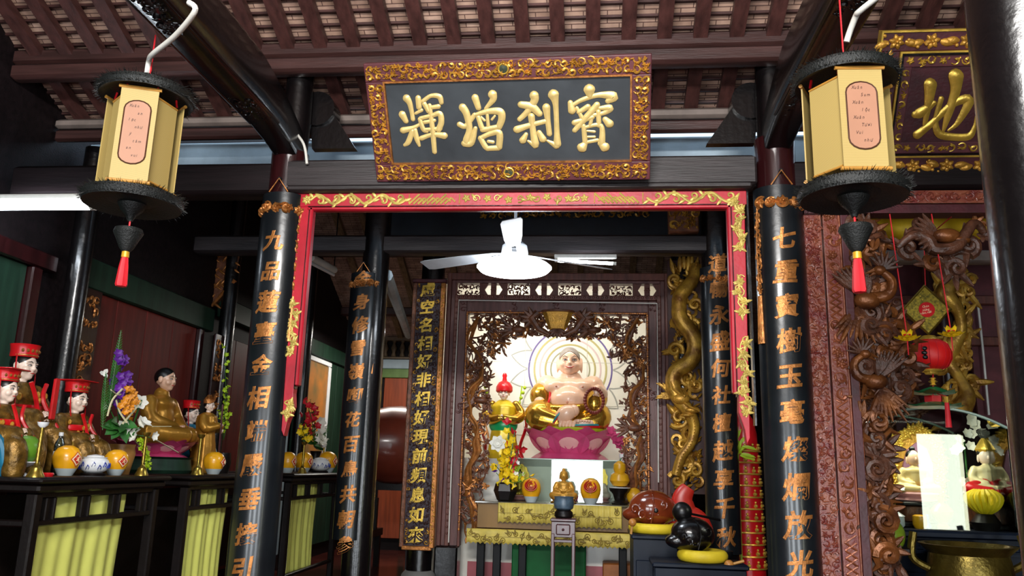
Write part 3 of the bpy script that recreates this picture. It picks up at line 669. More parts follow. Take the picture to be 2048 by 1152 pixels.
flower(c, x0 + .09, zc, .0, .038, .012, 7); vine(c, x0 + .12, -1.33, zc, .034, 6)
key(c, -1.31, -1.02, zc - .036, zc + .036, 1); key(c, .0, .26, zc - .036, zc + .036, -1)
vine(c, .36, x1 - .06, zc, .034, 5, -1)
for u in (-.9, -.75, -.6, -.45, -.33, -.18, -.07): flower(c, u, zc + rr.uniform(-.01, .01), 0, .032, .012, 5, rr.random())
for u in (-.83, -.68, -.52, -.4, -.25, -.12): 
    q = spiral(u, zc, .03, rr.uniform(0, 6), 1, .7, 10); c.tube([(x, y, .004) for x, y in q], .005, 5); blob(c, u, zc, 0, rr.uniform(0, 6), .05, .014, .01)
c.build('gilt_scroll_foliage', 'fretgold', fr)
def sprig(u, v0, v1, n):
    c = MB(g)
    pts = [(u + .022 * sin(i * .9), v0 + (v1 - v0) * i / 14, .004) for i in range(15)]; c.tube(pts, .005, 5)
    for i in range(n):
        v = v0 + (v1 - v0) * (i + .5) / n; x = u + .02 * sin(i * 2.1)
        flower(c, x, v, 0, .03, .014, 6, rr.random())
        for j in range(4): blob(c, x, v, 0, rr.uniform(0, 6.3), .055, .014, .012, 5, 4)
        q = spiral(x, v + .02, .028, rr.uniform(0, 6), rr.choice((-1, 1)), .7, 10); c.tube([(a_, b_, .005) for a_, b_ in q], .005, 5)
    return c.build('gilt_sprig_foliage', 'fretgold', fr)
sprig(-2.085, 2.2, 2.6, 6); sprig(-2.07, 1.78, 1.9, 2); sprig(.972, 2.95, 3.33, 6); sprig(.97, 2.5, 2.78, 4); sprig(.972, 1.85, 2.36, 8)
# ------------------------------------------------------------------ lanterns, tubes, fan
def straw():
    m = mat('straw_matting', '#dcb24e', .6, var=0); nt = m.node_tree; b = nt.nodes['Principled BSDF']
    tc = nt.nodes.new('ShaderNodeTexCoord'); wv = nt.nodes.new('ShaderNodeTexWave'); wv.bands_direction = 'Z'; wv.inputs['Scale'].default_value = 60; wv.inputs['Distortion'].default_value = 1.5; wv.inputs['Detail'].default_value = 3
    nt.links.new(tc.outputs['Object'], wv.inputs[0]); r = nt.nodes.new('ShaderNodeValToRGB')
    r.color_ramp.elements[0].color = (*lin('#9f8749'), 1); r.color_ramp.elements[1].color = (*lin('#b79f61'), 1)
    nt.links.new(wv.outputs['Color'], r.inputs[0]); nt.links.new(r.outputs[0], b.inputs['Base Color']); return m
M['straw'] = straw(); M['slip'] = mat('salmon_paper', '#a6765c', .6, var=.06); M['bamboo'] = mat('bamboo_rod', '#b98438', .45, var=.2)
M['fringe'] = mat('black_fringe', '#101312', .55, var=.3, bump=.3, bscale=120); M['ink'] = mat('ink', '#3a1c14', .6, var=0); M['tassel'] = mat('red_tassel', '#d8202c', .6, var=.15, scale=30, stretch=(8, 8, .4))
M['edgeink'] = mat('brown_outline', '#4a2a18', .6, var=0)
WORDS = ['Xuân', 'Sum', 'Xuân', 'Vui', 'Tươi', 'Tâm', 'Như', 'Mai']
def stadium(w, z0, z1, n=8):
    r = w; o = []
    for c, s in ((z1 - r, 1), (z0 + r, -1)):
        for i in range(n + 1):
            a = pi * i / n; o.append((w * cos(a) if s > 0 else -w * cos(a), c + s * r * .75 * sin(a)))
    return o
def lantern(x, y, zt, zb, a0, ap, rd, label, words):
    t = T('hexagonal_lantern', label, 'lantern', (x, y, zb))
    side = 2 * ap * math.tan(pi / 6)
    for i in range(6):
        a = R_(a0) + i * pi / 3; n_ = Vector((cos(a), sin(a), 0)); e_ = Vector((-sin(a), cos(a), 0)); slip = i % 2 == 0
        o_ = Vector((x, y, 0)) + n_ * (ap + (.02 if slip else -.012)); hw = side / 2 * (1.06 if slip else .92)
        fm = frame3(o_, e_, (0, 0, 1), n_); za, zc = zb + (0 if slip else .025), zt - (0 if slip else .025)
        p = MB(fm).box((-hw, za, -.003), (hw, zc, .003)).build('straw_panel', 'straw', t, smooth=False)
        for z in (za, zc):
            MB(fm).tube([(-hw - (.012 if slip else 0), z, .002), (hw + (.012 if slip else 0), z, .002)], .009 if slip else .006, 8).build('rod', 'bamboo', p)
        if slip:
            h = zc - za
            s_ = MB(fm).prism(stadium(hw * .70, za + .15 * h, zc - .11 * h), .003, .006).build('paper_slip', 'slip', p, smooth=False)
            e2 = stadium(hw * .70, za + .15 * h, zc - .11 * h)
            MB(fm).tube([(u, v, .006) for u, v in e2], .0035, 4, close=True).build('slip_outline', 'edgeink', p)
            k = MB(fm); n = len(words)
            for j, wd in enumerate(words):
                k2 = MB(fm); cxx = (-.018 if j % 2 == 0 else .014); pos = zc - .2 * h - j * (h * .6 / n)
                for q, ch in enumerate(wd):
                    vs, fs = glyph(ch, 0, .0, 0); k2.add([((u.x * .8 + u.y * .2) * .022 + cxx + (q - len(wd) / 2 + .9) * .0125, u.y * .022 + pos, .0075) for u in vs], fs)
                k2.build('handwritten_word', 'ink', p)
            pass
    def disc(z, up, r, nm):
        b = MB(); f = MB()
        b.lathe([(r * .35, z + .012 * up), (r * .72, z + .015), (r * .86, z + .03), (r * .97, z + .022), (r, z), (r * .95, z - .03), (r * .84, z - .02), (r * .7, z - .005), (r * .35, z)], (x, y, 0), 48)
        d = b.build(nm, 'fringe', t); q = random.Random(5)
        for i in range(420):
            a = 2 * pi * i / 420 + q.uniform(-.006, .006); rr = r * .96; L = q.uniform(.018, .034)
            zz = z + q.choice((.022, .005, -.02)); el = q.uniform(-.2, 1.0) * (1 if zz > z else -1)
            p0 = Vector((x + rr * cos(a), y + rr * sin(a), zz)); d0 = Vector((cos(a + q.uniform(-.3, .3)), sin(a + q.uniform(-.3, .3)), el)).normalized()
            f.tube([p0, p0 + d0 * L], [.0022, .0006], 3, cap=False)
        f.build('bristle_fringe', 'fringe', d)
    disc(zt + .035, 1, rd, 'top_canopy'); disc(zb - .05, -1, rd * 1.02, 'bottom_canopy')
    for i in range(6):
        a = R_(a0) + i * pi / 3 + pi / 6
        MB().tube([(x + ap * cos(a), y + ap * sin(a), zt + .03), (x + ap * 1.05 * cos(a), y + ap * 1.05 * sin(a), zt - .01)], .006, 5).build('red_tie', 'redlac', t)
    MB().lathe([(.07, zb - .07), (.055, zb - .1), (.025, zb - .13), (.012, zb - .16), (.0, zb - .16)], (x, y, 0), 20).build('hub_cone', 'fringe', t)
    MB().tube([(x + .05 * cos(i * pi / 10), y + .05 * sin(i * pi / 10), zb - .075) for i in range(20)], .005, 5, close=True).build('red_cord_ring', 'tassel', t)
    MB().tube([(x, y, zb - .06), (x, y, zb - .2)], .005, 5).build('red_cord', 'tassel', t)
    zc = zb - .2
    MB().lathe([(.0, zc), (.065, zc), (.072, zc - .02), (.055, zc - .055), (.035, zc - .1), (.02, zc - .12)], (x, y, 0), 24).build('tassel_cap', 'fringe', t)
    MB().lathe([(.018, zc - .115), (.019, zc - .15), (.016, zc - .152)], (x, y, 0), 14).build('gold_collar', mat('gold_thread', '#e0a82c', .4, .3), t)
    MB().lathe([(.016, zc - .15), (.022, zc - .2), (.028, zc - .29), (.024, zc - .3), (0, zc - .295)], (x, y, 0), 14, lobes=7, lamp=.08).build('tassel', 'tassel', t)
    MB().tube([(x, y, zt + .03), (x, y, 3.72)], .004, 5).build('suspension_cord', 'tassel', t)
    return t
lantern(-2.36, 3.7, 3.33, 2.83, -69, .145, .242, 'smaller paper lantern below the carved tie beam by the long tube light', ['Xuân', 'an', 'lạc', 'như', 'ý', 'tâm', 'an', 'vui'])
lantern(1.14, 3.5, 3.24, 2.775, -88, .152, .23, 'larger straw paper lantern with legible handwriting, beside the single character board', ['Xuân', 'Sum', 'Xuân', 'lộc', 'Xuân', 'Tươi', 'Vui', 'như'])
def conduit(pts, label, r=.014):
    o = MB().tube(cr(pts, 6), r, 10).build('conduit', 'pvc'); return tag(o, label, 'conduit', kind='thing')
c1 = [P(378, 5, 3.3), P(390, 22, 3.3), P(352, 70, 3.45), P(306, 108, 3.6), P(298, 122, 3.68), P(294, 146, 3.7)]
conduit([tuple(q) for q in c1], 'white conduit bending under the beam to the smaller lantern')
c2 = [P(1755, -6, 3.3), P(1720, 22, 3.38), P(1712, 32, 3.42), P(1700, 62, 3.48), P(1693, 84, 3.5)]
conduit([tuple(q) for q in c2], 'white conduit dropping to the larger lantern')
c3 = [P(572, 228, 5.3), P(590, 262, 5.3), P(608, 290, 5.25), P(614, 328, 5.24)]
conduit([tuple(q) for q in c3], 'thin white conduit running down the pillar end of the tie beam', .01)
def tube_lamp(name, a, b, r, power, strength, label, fit=True):
    a, b = Vector(a), Vector(b); t = T(name, label, 'lamp', tuple((a + b) / 2)); d = (b - a).normalized()
    MB().tube([a, b], r, 12).build('glass_tube', emis('tube_glow', '#e9f4ff', strength), t)
    for p, s in ((a, 1), (b, -1)): MB().tube([p - d * s * .025, p + d * s * .01], r * 1.15, 12).build('end_cap', 'pvc', t)
    if fit: MB().bbox((min(a.x, b.x) - .03, a.y - .02, a.z + r + .005), (max(a.x, b.x) + .03, a.y + .02, a.z + r + .05), .006).build('batten', 'pvc', t)
    return t
tl = tube_lamp('fluorescent_tube', (-4.4, 5.2, 3.27), (-3.62, 5.2, 3.27), .035, 0, 25, 'glowing fluorescent tube under the lintel near the side wall')
tube_lamp('fluorescent_tube', (-.38, 8.0, 3.59), (.2, 8.0, 3.56), .016, 0, 25, 'glowing fluorescent tube behind the ceiling fan, under the inner beam')
# ceiling fan with its round lamp
FX, FY, FZ = -.70, 6.8, 3.34
fan = T('ceiling_fan', 'ceiling fan with three pale blades and a blazing round lamp, hanging in the shrine opening', 'fan', (FX, FY, FZ))
M['fanwhite'] = mat('fan_enamel', '#c9cdd2', .35, var=.08)
MB().tube([(FX, FY, FZ + .05), (FX, FY, 4.36)], .014, 10).build('down_rod', 'fanwhite', fan)
MB().lathe([(0, FZ + .12), (.05, FZ + .12), (.11, FZ + .07), (.12, FZ + .0), (.1, FZ - .05), (.0, FZ - .06)], (FX, FY, 0), 32).build('motor_housing', 'fanwhite', fan)
MB().lathe([(0, FZ + .2), (.03, FZ + .2), (.06, FZ + .12), (0, FZ + .12)], (FX, FY, 0), 24).build('canopy_cup', 'fanwhite', fan)
for a in (-86, 34, 154):
    a = R_(a); d = Vector((cos(a), sin(a), 0)); e = Vector((-sin(a), cos(a), 0))
    fm = frame3((FX, FY, FZ), d, e, (0, 0, 1)); b = MB(fm)
    q = [(.1, -.03), (.2, -.05), (.5, -.075), (.94, -.085), (1.0, -.07), (1.0, .07), (.94, .085), (.5, .075), (.2, .05), (.1, .03)]
    n = len(q); b.add([(u, v, .02 * v / .08 + .004) for u, v in q] + [(u, v, .02 * v / .08 - .002) for u, v in q], [tuple(range(n)), tuple(range(2 * n - 1, n - 1, -1))] + [(i, n + i, n + (i + 1) % n, (i + 1) % n) for i in range(n)])
    bl = b.build('blade', 'fanwhite', fan, smooth=False)
    MB(fm).box((.07, -.02, -.012), (.24, .02, -.004)).build('blade_bracket', 'iron', bl)
MB().lathe([(.30, FZ - .10), (.33, FZ - .13), (.30, FZ - .16), (.2, FZ - .175), (0, FZ - .18)], (FX, FY, 0), 40).build('lamp_bowl', emis('lamp_glow', '#eef6ff', 22), fan)
MB().lathe([(0, FZ - .05), (.14, FZ - .055), (.27, FZ - .085), (.33, FZ - .125), (.30, FZ - .1)], (FX, FY, 0), 40).build('lamp_reflector', emis('lamp_glow_shade', '#eef6ff', 8), fan)
# ------------------------------------------------------------------ the shrine niche and its carved portal
YS = 10.0
nw = struct(MB().box((-2.0, 11.6, 0), (1.1, 11.7, 3.86)).build('wall_niche_back', 'white', smooth=False))
struct(MB().box((-2.05, 10.15, 0), (-1.95, 11.6, 3.86)).build('wall_niche_left', 'white', smooth=False))
struct(MB().box((1.05, 10.15, 0), (1.15, 11.6, 3.86)).build('wall_niche_right', 'white', smooth=False))
struct(MB().box((-2.05, 10.12, 3.86), (1.15, 11.7, 3.9)).build('ceiling_niche', 'white', smooth=False))
struct(MB().box((-2.0, 10.42, 0), (1.1, 11.6, 1.60)).build('wall_niche_plinth', 'white', smooth=False))
l_ = MB()
for z in (2.38, 1.95, 3.0): l_.box((-1.95, 11.594, z), (1.05, 11.6, z + .006))
for x in (-1.0, -.1, .6): l_.box((x, 11.594, 1.6), (x + .006, 11.6, 3.86))
l_.build('tile_joint_line_pattern', mat('tile_grout', '#c8c4b8', .6, var=0), nw)
hx, hz = P(1140, 745, 11.55).x, P(1140, 738, 11.55).z
for r, m, c in ((.60, .012, '#6a5a94'), (.52, .014, '#b8ae74'), (.44, .012, '#d0b8b4'), (.36, .013, '#b0a468'), (.28, .01, '#9c9878')):
    MB().tube([(hx + r * cos(a * pi / 32), 11.597, hz + r * sin(a * pi / 32)) for a in range(64)], m, 4, flat=.3, up=(0, 1, 0), close=True).build('halo_ring_pattern', mat('halo_paint', c, .5, var=0), nw)
pt = MB()
for k in range(14):
    a0 = 2 * pi * (k + .5) / 14; q = []
    for i in range(13):
        t = i / 12; s_ = sin(pi * t); a = a0 + (t - .5) * .44; r = .62 + .26 * (1 - abs(2 * t - 1)) ** .8; q.append((hx + r * cos(a), 11.597, hz + r * sin(a)))
    pt.tube(q, .010, 4, flat=.3, up=(0, 1, 0))
pt.build('halo_petal_pattern', mat('halo_grey', '#a8a8a0', .5, var=0), nw)
area('niche_tube_light', (-1.25, 10.25, 3.1), (100, 0, -25),   .5, .1, 10, (1.0, 1.0, .95))
area('niche_tube_light', (-.4, 10.3, 3.7), (35, 0, 0), 1.6, .1, 12, (1.0, .97, .88))

po = T('shrine_portal', 'tall brown carved portal framing the laughing buddha niche', 'portal', (-.48, YS, 0))
def rect_frame(name, x0, x1, zt, wd, ht, y0, y1, m, zb=.55, bev=.008):
    b = MB(); b.box((x0, y0, zb), (x0 + wd, y1, zt)); b.box((x1 - wd, y0, zb), (x1, y1, zt)); b.box((x0 + wd, y0, zt - ht), (x1 - wd, y1, zt)); return b.build(name, m, po, smooth=False, bevel=bev)
M['shrined'] = mat('purple_brown_wood', '#694440', .45, var=.35, scale=6, bump=.12, bscale=30, stretch=(4, 4, .6))
rect_frame('outer_moulding', -1.88, .935, 3.925, .055, .09, YS - .1, YS + .1, 'shrine')
rect_frame('second_moulding', -1.825, .88, 3.835, .05, .035, YS - .06, YS + .1, 'shrined')
rect_frame('third_moulding', -1.775, .83, 3.64, .05, .06, YS - .085, YS + .1, 'shrine')
rect_frame('inner_panel', -1.725, .78, 3.58, .1, .15, YS - .03, YS + .08, 'shrined')
rect_frame('inner_moulding', -1.625, .68, 3.43, .03, .03, YS - .07, YS + .08, 'shrine')
# pierced frieze
fz = MB(frame3((0, YS, 0), (1, 0, 0), (0, 0, 1), (0, -1, 0))); fr_ = random.Random(4)
z0, z1 = 3.64, 3.80
for i in range(9):
    x = -1.775 + i * (2.605 / 8); fz.box((x - .018, z0, -.02), (x + .018, z1, .03))
for i in range(8):
    xa = -1.757 + i * (2.605 / 8); xb = xa + 2.605 / 8 - .036; xm = (xa + xb) / 2
    if i % 2 == 0: scrollwork(fz, fr_, xa, z0 + .01, xb, z1 - .01, 0, .07, .01, .015, 4)
    else:
        for s in (-1, 1):
            e = xa if s < 0 else xb; fz.prism([(e, z0), (e - s * .08, z0), (e - s * .03, (z0 + z1) / 2), (e - s * .08, z1), (e, z1)], -.01, .02)
        fz.box((xm - .035, z0, -.01), (xm + .035, z1, .02)); flower(fz, xm, (z0 + z1) / 2, .02, .04, .012)
fz.build('pierced_frieze_lattice', 'shrine', po)
bd_ = MB(); n = 46
for i in range(n): bd_.ell((-1.73 + i * 2.5 / (n - 1), YS - .09, 3.61), .018, 6, 4)
for z in [.7 + .075 * i for i in range(39)]:
    for x in (-1.75, .805): bd_.ell((x, YS - .09, z), .014, 6, 4)
bd_.box((-1.76, YS - .088, .68), (-1.74, YS - .07, 3.6)).box((.795, YS - .088, .68), (.815, YS - .07, 3.6)).box((-1.76, YS - .088, 3.6), (.815, YS - .075, 3.62)); bd_.build('bead_moulding', 'shrine', po)
gd = MB()
for z in [.75 + .085 * i for i in range(32)]:
    for x in (-1.605, .66): gd.ell((x, YS - .08, z), .016, 6, 4)
for i in range(26): gd.ell((-1.57 + i * .088, YS - .08, 3.41), .014, 6, 4)
gd.box((-1.61, YS - .078, .73), (-1.60, YS - .07, 3.42)).box((.655, YS - .078, .73), (.665, YS - .07, 3.42)).box((-1.61, YS - .078, 3.405), (.665, YS - .07, 3.415)); gd.build('gilt_stud_border', 'oldgold', po)
kn = MB(frame3((0, YS - .03, 0), (1, 0, 0), (0, 0, 1), (0, -1, 0)))
for x, z in ((-1.67, 3.5), (.73, 3.5), (-.48, 3.5), (.73, 2.4), (-1.67, 2.2), (-1.0, 3.5), (.1, 3.5)): scrollwork(kn, fr_, x - .045, z - .07, x + .045, z + .07, 0, .06, .008, .012, 5)
kn.build('corner_scroll_pattern', 'shrined', po)
# openwork carving
fo = frame3((0, YS + .0, 0), (1, 0, 0), (0, 0, 1), (0, -1, 0)); A, B = MB(fo), MB(fo); r_ = random.Random(15)
for (u0, v0, u1, v1, n) in ((-1.6, .62, -1.28, 3.4, 150), (.36, .9, .66, 3.4, 125), (-1.3, 3.1, .36, 3.42, 110), (-1.35, 2.85, -1.1, 3.15, 14), (.2, 2.85, .42, 3.15, 14)):
    openwork([A, A, A, B], r_, u0, v0, u1, v1, n, .05, .012, .075, .2)
for s, x in ((-1, -1.48), (1, .52)):      # the twisting trunk each side
    pts = [(x + .07 * sin(i * .8) + .02 * sin(i * 2.3), .65 + 2.7 * i / 24, .03 + .03 * cos(i * .8)) for i in range(25)]
    (B if s < 0 else A).tube(cr(pts, 3), [.045 - .0003 * i for i in range(73)], 7)
    B.tube(cr([(q[0] + .05 * cos(i), q[1], q[2] + .03) for i, q in enumerate(pts)], 3), .02, 6)
for x, z in ((-.95, 3.2), (.0, 3.2), (-1.4, 2.3), (.5, 2.0)):   # birds among the branches
    A.ell((x, z, .06), (.1, .045, .045), 9, 6); A.ell((x + .1, z + .05, .07), .03, 7, 5)
    for k in range(4): solidleaf(A, x - .05, z, .06, pi + .4 * (k - 1.5), .2, .03, .02)
A.build('carved_foliage', 'carve', po); B.build('gilt_foliage', 'oldgold', po)
# the hanging basket at the crown
bx, bz = P(1115, 650, 9.88).x, P(1115, 640, 9.88).z
MB().lathe([(.0, bz - .14), (.08, bz - .14), (.11, bz - .11), (.19, bz + .09), (.21, bz + .12), (.18, bz + .125), (.0, bz + .125)], (bx, 9.9, 0), 8, sy=.5).build('gilt_basket', 'gold', po, smooth=False)
k = MB(frame3((bx, 9.82, bz), (1, 0, 0), (0, 0, 1), (0, -1, 0)))
for s in (-1, 1):
    k.tube([(s * .25, .08, 0), (s * .32, .0, .01), (s * .22, -.14, .02), (s * .1, -.2, .02)], [.05, .055, .04, .02], 8)
    for j in range(5): solidleaf(k, s * .3, .0, .02, pi / 2 + s * (-.4 - j * .5), .16, .035, .02)
for j in range(7): solidleaf(k, 0, -.13, .02, -pi / 2 + (j - 3) * .4, .12, .03, .02)
k.build('carved_tendrils_foliage', 'carve', po)
MB().tube([(bx + .2 * cos(a * pi / 12), 9.9 + .1 * sin(a * pi / 12), bz + .11) for a in range(24)], .014, 6, close=True).build('basket_rim', 'carve', po)
for s in (-1, 1): MB().bbox((-1.88 if s < 0 else .72, YS - .16, .0), (-1.6 if s < 0 else .93, YS + .12, .56), .02).build('pedestal', 'lacquer', po)
w_ = MB().tube([tuple(P(897, 1085, 9.88)), tuple(P(908, 800, 9.88)), tuple(P(918, 600, 9.88)), tuple(P(1314, 607, 9.88)), tuple(P(1316, 800, 9.88)), tuple(P(1317, 965, 9.88))], .009, 6).build('white_cable', 'pvc')
tag(w_, 'thin white cable stapled round the inside of the shrine portal', 'cable', kind='thing')

# the flat pair plaque on the left pillar of the shrine
def flat_plaque():
    t = T('inscription_board', 'flat pierced board of gilt characters with gold edges, beside the shrine portal', 'plaque', (-2.04, 9.62, .55))
    a, b, z0, z1, y = -2.225, -1.87, .55, 3.72, 9.62
    MB().box((a, y, z0), (b, y + .04, z1)).build('back_board', mat('deep_purple_ground', '#2c1a26', .5, var=.3), t, smooth=False)
    g = frame3((0, y, 0), (1, 0, 0), (0, 0, 1), (0, -1, 0)); r = random.Random(31)
    MB().bbox((a - .03, y - .02, z0), (a + .02, y + .05, z1), .008).build('edge_strip', 'carve', t)
    MB().bbox((b - .03, y - .03, z0), (b + .03, y + .05, z1), .008).build('edge_strip', 'oldgold', t)
    MB().bbox((a, y - .02, z0 - .03), (b, y + .05, z0 + .02), .008).build('edge_strip', 'oldgold', t)
    MB().bbox((a - .04, y - .03, z1), (b + .04, y + .06, z1 + .05), .008).build('edge_strip', 'maroon', t)
    c = MB(g); scrollwork(c, r, a + .02, z0 + .03, b - .03, z1 - .02, 0, .075, .008, .012, 4); c.build('carved_vine_foliage', mat('dark_vine', '#3a2420', .5, var=.4), t)  # dark brown carving, subtle behind the gilt characters
    c = MB(g); scrollwork(c, r, b - .095, z0 + .03, b - .035, z1 - .02, .004, .06, .007, .014, 4, .4); scrollwork(c, r, a + .025, z0 + .03, a + .07, z1, .004, .05, .006, .01, 3, .35)
    for i in range(60): blob(c, b - .0, z0 + .05 + i * .052, .03, r.uniform(0, 6), .03, .012, .01, 5, 4)
    c.build('gilt_vine_foliage', 'gold', t)
    tx = '虛空名相好非相好現前頻息如來'; zt, zb = P(865, 578, 9.6).z, P(838, 1070, 9.6).z
    for i, ch in enumerate(tx):
        c = MB(g); char(c, ch, (-2.065, zt + (zb - zt) * i / 13, .012), .185, .3, .08, 0, .022); c.build('gilt_character', 'goldlite', t, auto=30)
flat_plaque()
def round_pillar(x, y, h, label, r=.15): return pillar(x, y, h, label, r)
pillar(-2.05, 9.82, 4.9, 'dark pillar behind the flat pierced inscription board', .15)
pillar(1.08, 9.86, 4.9, 'dark pillar wound round by the gilt dragon', .13)
# ------------------------------------------------------------------ figures
def head(parent, c, H, yaw, skin='skin', hair=None, smile=.0, ears=1., pitch=0, bald=False, jowl=0.):
    """a head H high from chin to crown, facing -y before the yaw; face parts are children of it"""
    Rm = Matrix.Rotation(yaw, 3, 'Z') @ Matrix.Rotation(pitch, 3, 'X'); c = Vector(c)
    f = lambda p: c + Rm @ (Vector(p) * H)
    b = MB(f)
    b.ell((0, .04, .60), (.36, .43, .40), 20, 14); b.ell((0, -.08, .33), (.30 + jowl, .30, .30), 18, 12); b.ell((0, -.2, .14), (.16 + jowl * .4, .16, .13), 12, 8)
    for s in (-1, 1):
        b.ell((s * .19, -.25, .36), (.14 + jowl * .3, .12, .13), 12, 8); b.ell((s * .17, -.33, .585), (.13, .06, .035), 10, 6)
        b.ell((s * (.37 + jowl * .5), .02, .46 - .1 * (ears - 1)), (.05, .10, .15 * ears), 10, 8)
    b.ell((0, -.40, .40), (.075, .09, .06), 10, 8); b.ell((0, -.38, .49), (.045, .06, .12), 8, 8); b.ell((0, .02, .0), (.18, .2, .2), 12, 8)
    b.ell((0, -.34, .225), (.13 + smile * .06, .06, .035), 10, 6); b.ell((0, -.34, .27), (.11 + smile * .06, .06, .03), 10, 6)
    hd = fuse(b, 'head', skin, parent, vox=H * .032, it=3)
    e = MB(f); bw = MB(f); lp = MB(f); wt = MB(f)
    for s in (-1, 1):
        wt.tube([f_ for f_ in [(s * .09, -.365, .50), (s * .16, -.375, .51), (s * .24, -.325, .50)]], [.008, .018, .008], 6)
        e.ell((s * .165, -.388, .503), (.02, .012, .015), 8, 6); e.tube([(s * .08, -.37, .505), (s * .16, -.392, .535), (s * .26, -.325, .505)], [.008, .012, .006], 5)
        bw.tube([(s * .07, -.395, .60), (s * .17, -.40, .645), (s * .28, -.33, .61)], [.01, .016, .007], 5)
    lp.tube([(-.11 - smile * .06, -.345, .25 + smile * .05), (-.05, -.395, .245), (0, -.405, .25), (.05, -.395, .245), (.11 + smile * .06, -.345, .25 + smile * .05)], [.008, .022, .024, .022, .008], 6)
    if smile > .5: wt.tube([(-.09, -.375, .272), (0, -.41, .262), (.09, -.375, .272)], [.008, .016, .008], 6)
    wt.build('eye_whites_pattern', 'porcelain', hd); e.build('eyeliner_pattern', 'black', hd); bw.build('eyebrows_pattern', 'black', hd); lp.build('lips', mat('painted_lips', '#b8463c', .35, var=0), hd)
    if hair:
        h = MB(f); vs = []; fs = []; nu, nv = 22, 10
        for j in range(nv + 1):
            for i in range(nu):
                a = 2 * pi * i / nu; lim = .95 + 1.35 * ((1 + sin(a)) / 2) ** .6      # lower behind than on the brow
                t = lim * j / nv; vs.append((.375 * sin(t) * cos(a), .04 + .445 * sin(t) * sin(a), .60 + .415 * cos(t)))
        fs = [(j * nu + i, j * nu + (i + 1) % nu, (j + 1) * nu + (i + 1) % nu, (j + 1) * nu + i) for j in range(nv) for i in range(nu)]
        h.add(vs, fs); h.build('hair', hair, hd)
    return hd
def limb(mb, pts, rs, n=10): mb.tube(cr([list(p) + [r] for p, r in zip(pts, rs)], 4) and [q[:3] for q in cr([list(p) + [r] for p, r in zip(pts, rs)], 4)], [q[3] for q in cr([list(p) + [r] for p, r in zip(pts, rs)], 4)], n); mb.ell(pts[0], rs[0], n, 7); mb.ell(pts[-1], rs[-1], n, 7)
def hand(mb, c, d, nrm, s, curl=.5, thumb=1):
    """palm and five fingers; d points along the fingers, nrm out of the back of the hand"""
    c = Vector(c); d = Vector(d).normalized(); n = Vector(nrm); n = (n - d * n.dot(d)).normalized(); sd = d.cross(n)
    q = Matrix((sd, d, n)).transposed()
    mb.ell(c + d * s * .22, (s * .21, s * .27, s * .1), 10, 7, q)
    for k, L in enumerate((.38, .46, .43, .34)):
        b = c + d * s * .42 + sd * s * (-.15 + .1 * k); e1 = b + (d * cos(curl * .5) - n * sin(curl * .5)) * s * L * .5; e2 = e1 + (d * cos(curl * 1.3) - n * sin(curl * 1.3)) * s * L * .5
        mb.tube([b, e1, e2], [s * .056, s * .05, s * .04], 7); mb.ell(e2, s * .04, 7, 5)
    b = c + d * s * .12 - sd * s * .17 * thumb; e = b + (d * .7 - sd * thumb * .7 - n * .2) * s * .26; mb.tube([b, e, e + (d * .9 - n * .4) * s * .16], [s * .07, s * .055, s * .04], 7)
M['robegold'] = mat('polished_gold_robe', '#c79a3a', .2, .85, var=.3, scale=4, bump=.15, bscale=14)
M['pink'] = mat('magenta_lotus', '#cf4a7c', .32, var=.15, scale=5, coat=.15); M['pinklite'] = mat('pale_lotus_blush', '#e8a8a8', .35, var=.1)
M['lime'] = mat('lime_seat', '#a8b820', .4, var=.15); M['shaved'] = mat('shaved_grey', '#8a8078', .5, var=.15, scale=30)
def lotus(parent, c, r, h, m='pink', n=11, blush=True, base=True):
    c = Vector(c); t = parent
    b = MB()
    if base: b.lathe([(r * .78, 0), (r * .82, h * .05), (r * .72, h * .16), (r * .6, h * .26)], c, 40, lobes=n, lamp=.05)
    b.lathe([(r * .58, h * .2), (r * .72, h * .4), (r * .86, h * .7), (r * .9, h * .95), (0, h * .97)], c, 40)
    o = b.build('lotus_body', m, t)
    for ring, (rr, zz, a0, sc) in enumerate(((1.06, .9, 0, 1.), (.98, .98, .5, .9))):
        for k in range(n):
            a = 2 * pi * (k + a0) / n; d = Vector((cos(a), sin(a), 0)); e = Vector((-sin(a), cos(a), 0)); p = MB(); w_ = pi * r / n * 1.12 * sc
            def fn(u, v, d=d, e=e, w_=w_, rr=rr, zz=zz):
                uu = u * 2 - 1; ww = w_ * (sin(pi * (.12 + .8 * v)) ** .55) * (1 if v < .85 else 1 - (v - .85) * 3.2); rad = r * (.6 + (.33 * v + .14 * v ** 4) * rr) * (1 - .05 * uu * uu) + .02 * r * (1 - uu * uu)
                return c + d * rad + e * (uu * ww) + Vector((0, 0, h * (.2 + zz * .82 * v - .06 * uu * uu * v)))
            p.grid(fn, 8, 8); po_ = p.build('petal', m, t)
            if blush and ring == 0:
                p = MB(); p.grid(lambda u, v, fn=fn, d=d: fn(.27 + .46 * u, .22 + .42 * v) + d * .004 * r / .6 - d * .0, 6, 6)
                q = p
                vs = []; cen = fn(.5, .42) + d * .006
                ring_ = [fn(.5 + .25 * cos(i * pi / 9), .42 + .24 * sin(i * pi / 9)) + d * .005 for i in range(18)]
                p = MB(); mid_ = [fn(.5 + .13 * cos(i * pi / 9), .42 + .13 * sin(i * pi / 9)) + d * (.016 * r / .6 + .004) for i in range(18)]; p.add([cen + d * .012 * r / .6] + mid_ + [q_ + d * .004 * r / .6 for q_ in ring_], [(0, 1 + i, 1 + (i + 1) % 18) for i in range(18)] + [(1 + i, 19 + i, 19 + (i + 1) % 18, 1 + (i + 1) % 18) for i in range(18)]); p.build('blush_pattern', 'pinklite', po_)
    return o
BX, BY, BZ = P(1140, 862, 10.85).x, 10.85, P(1140, 862, 10.85).z
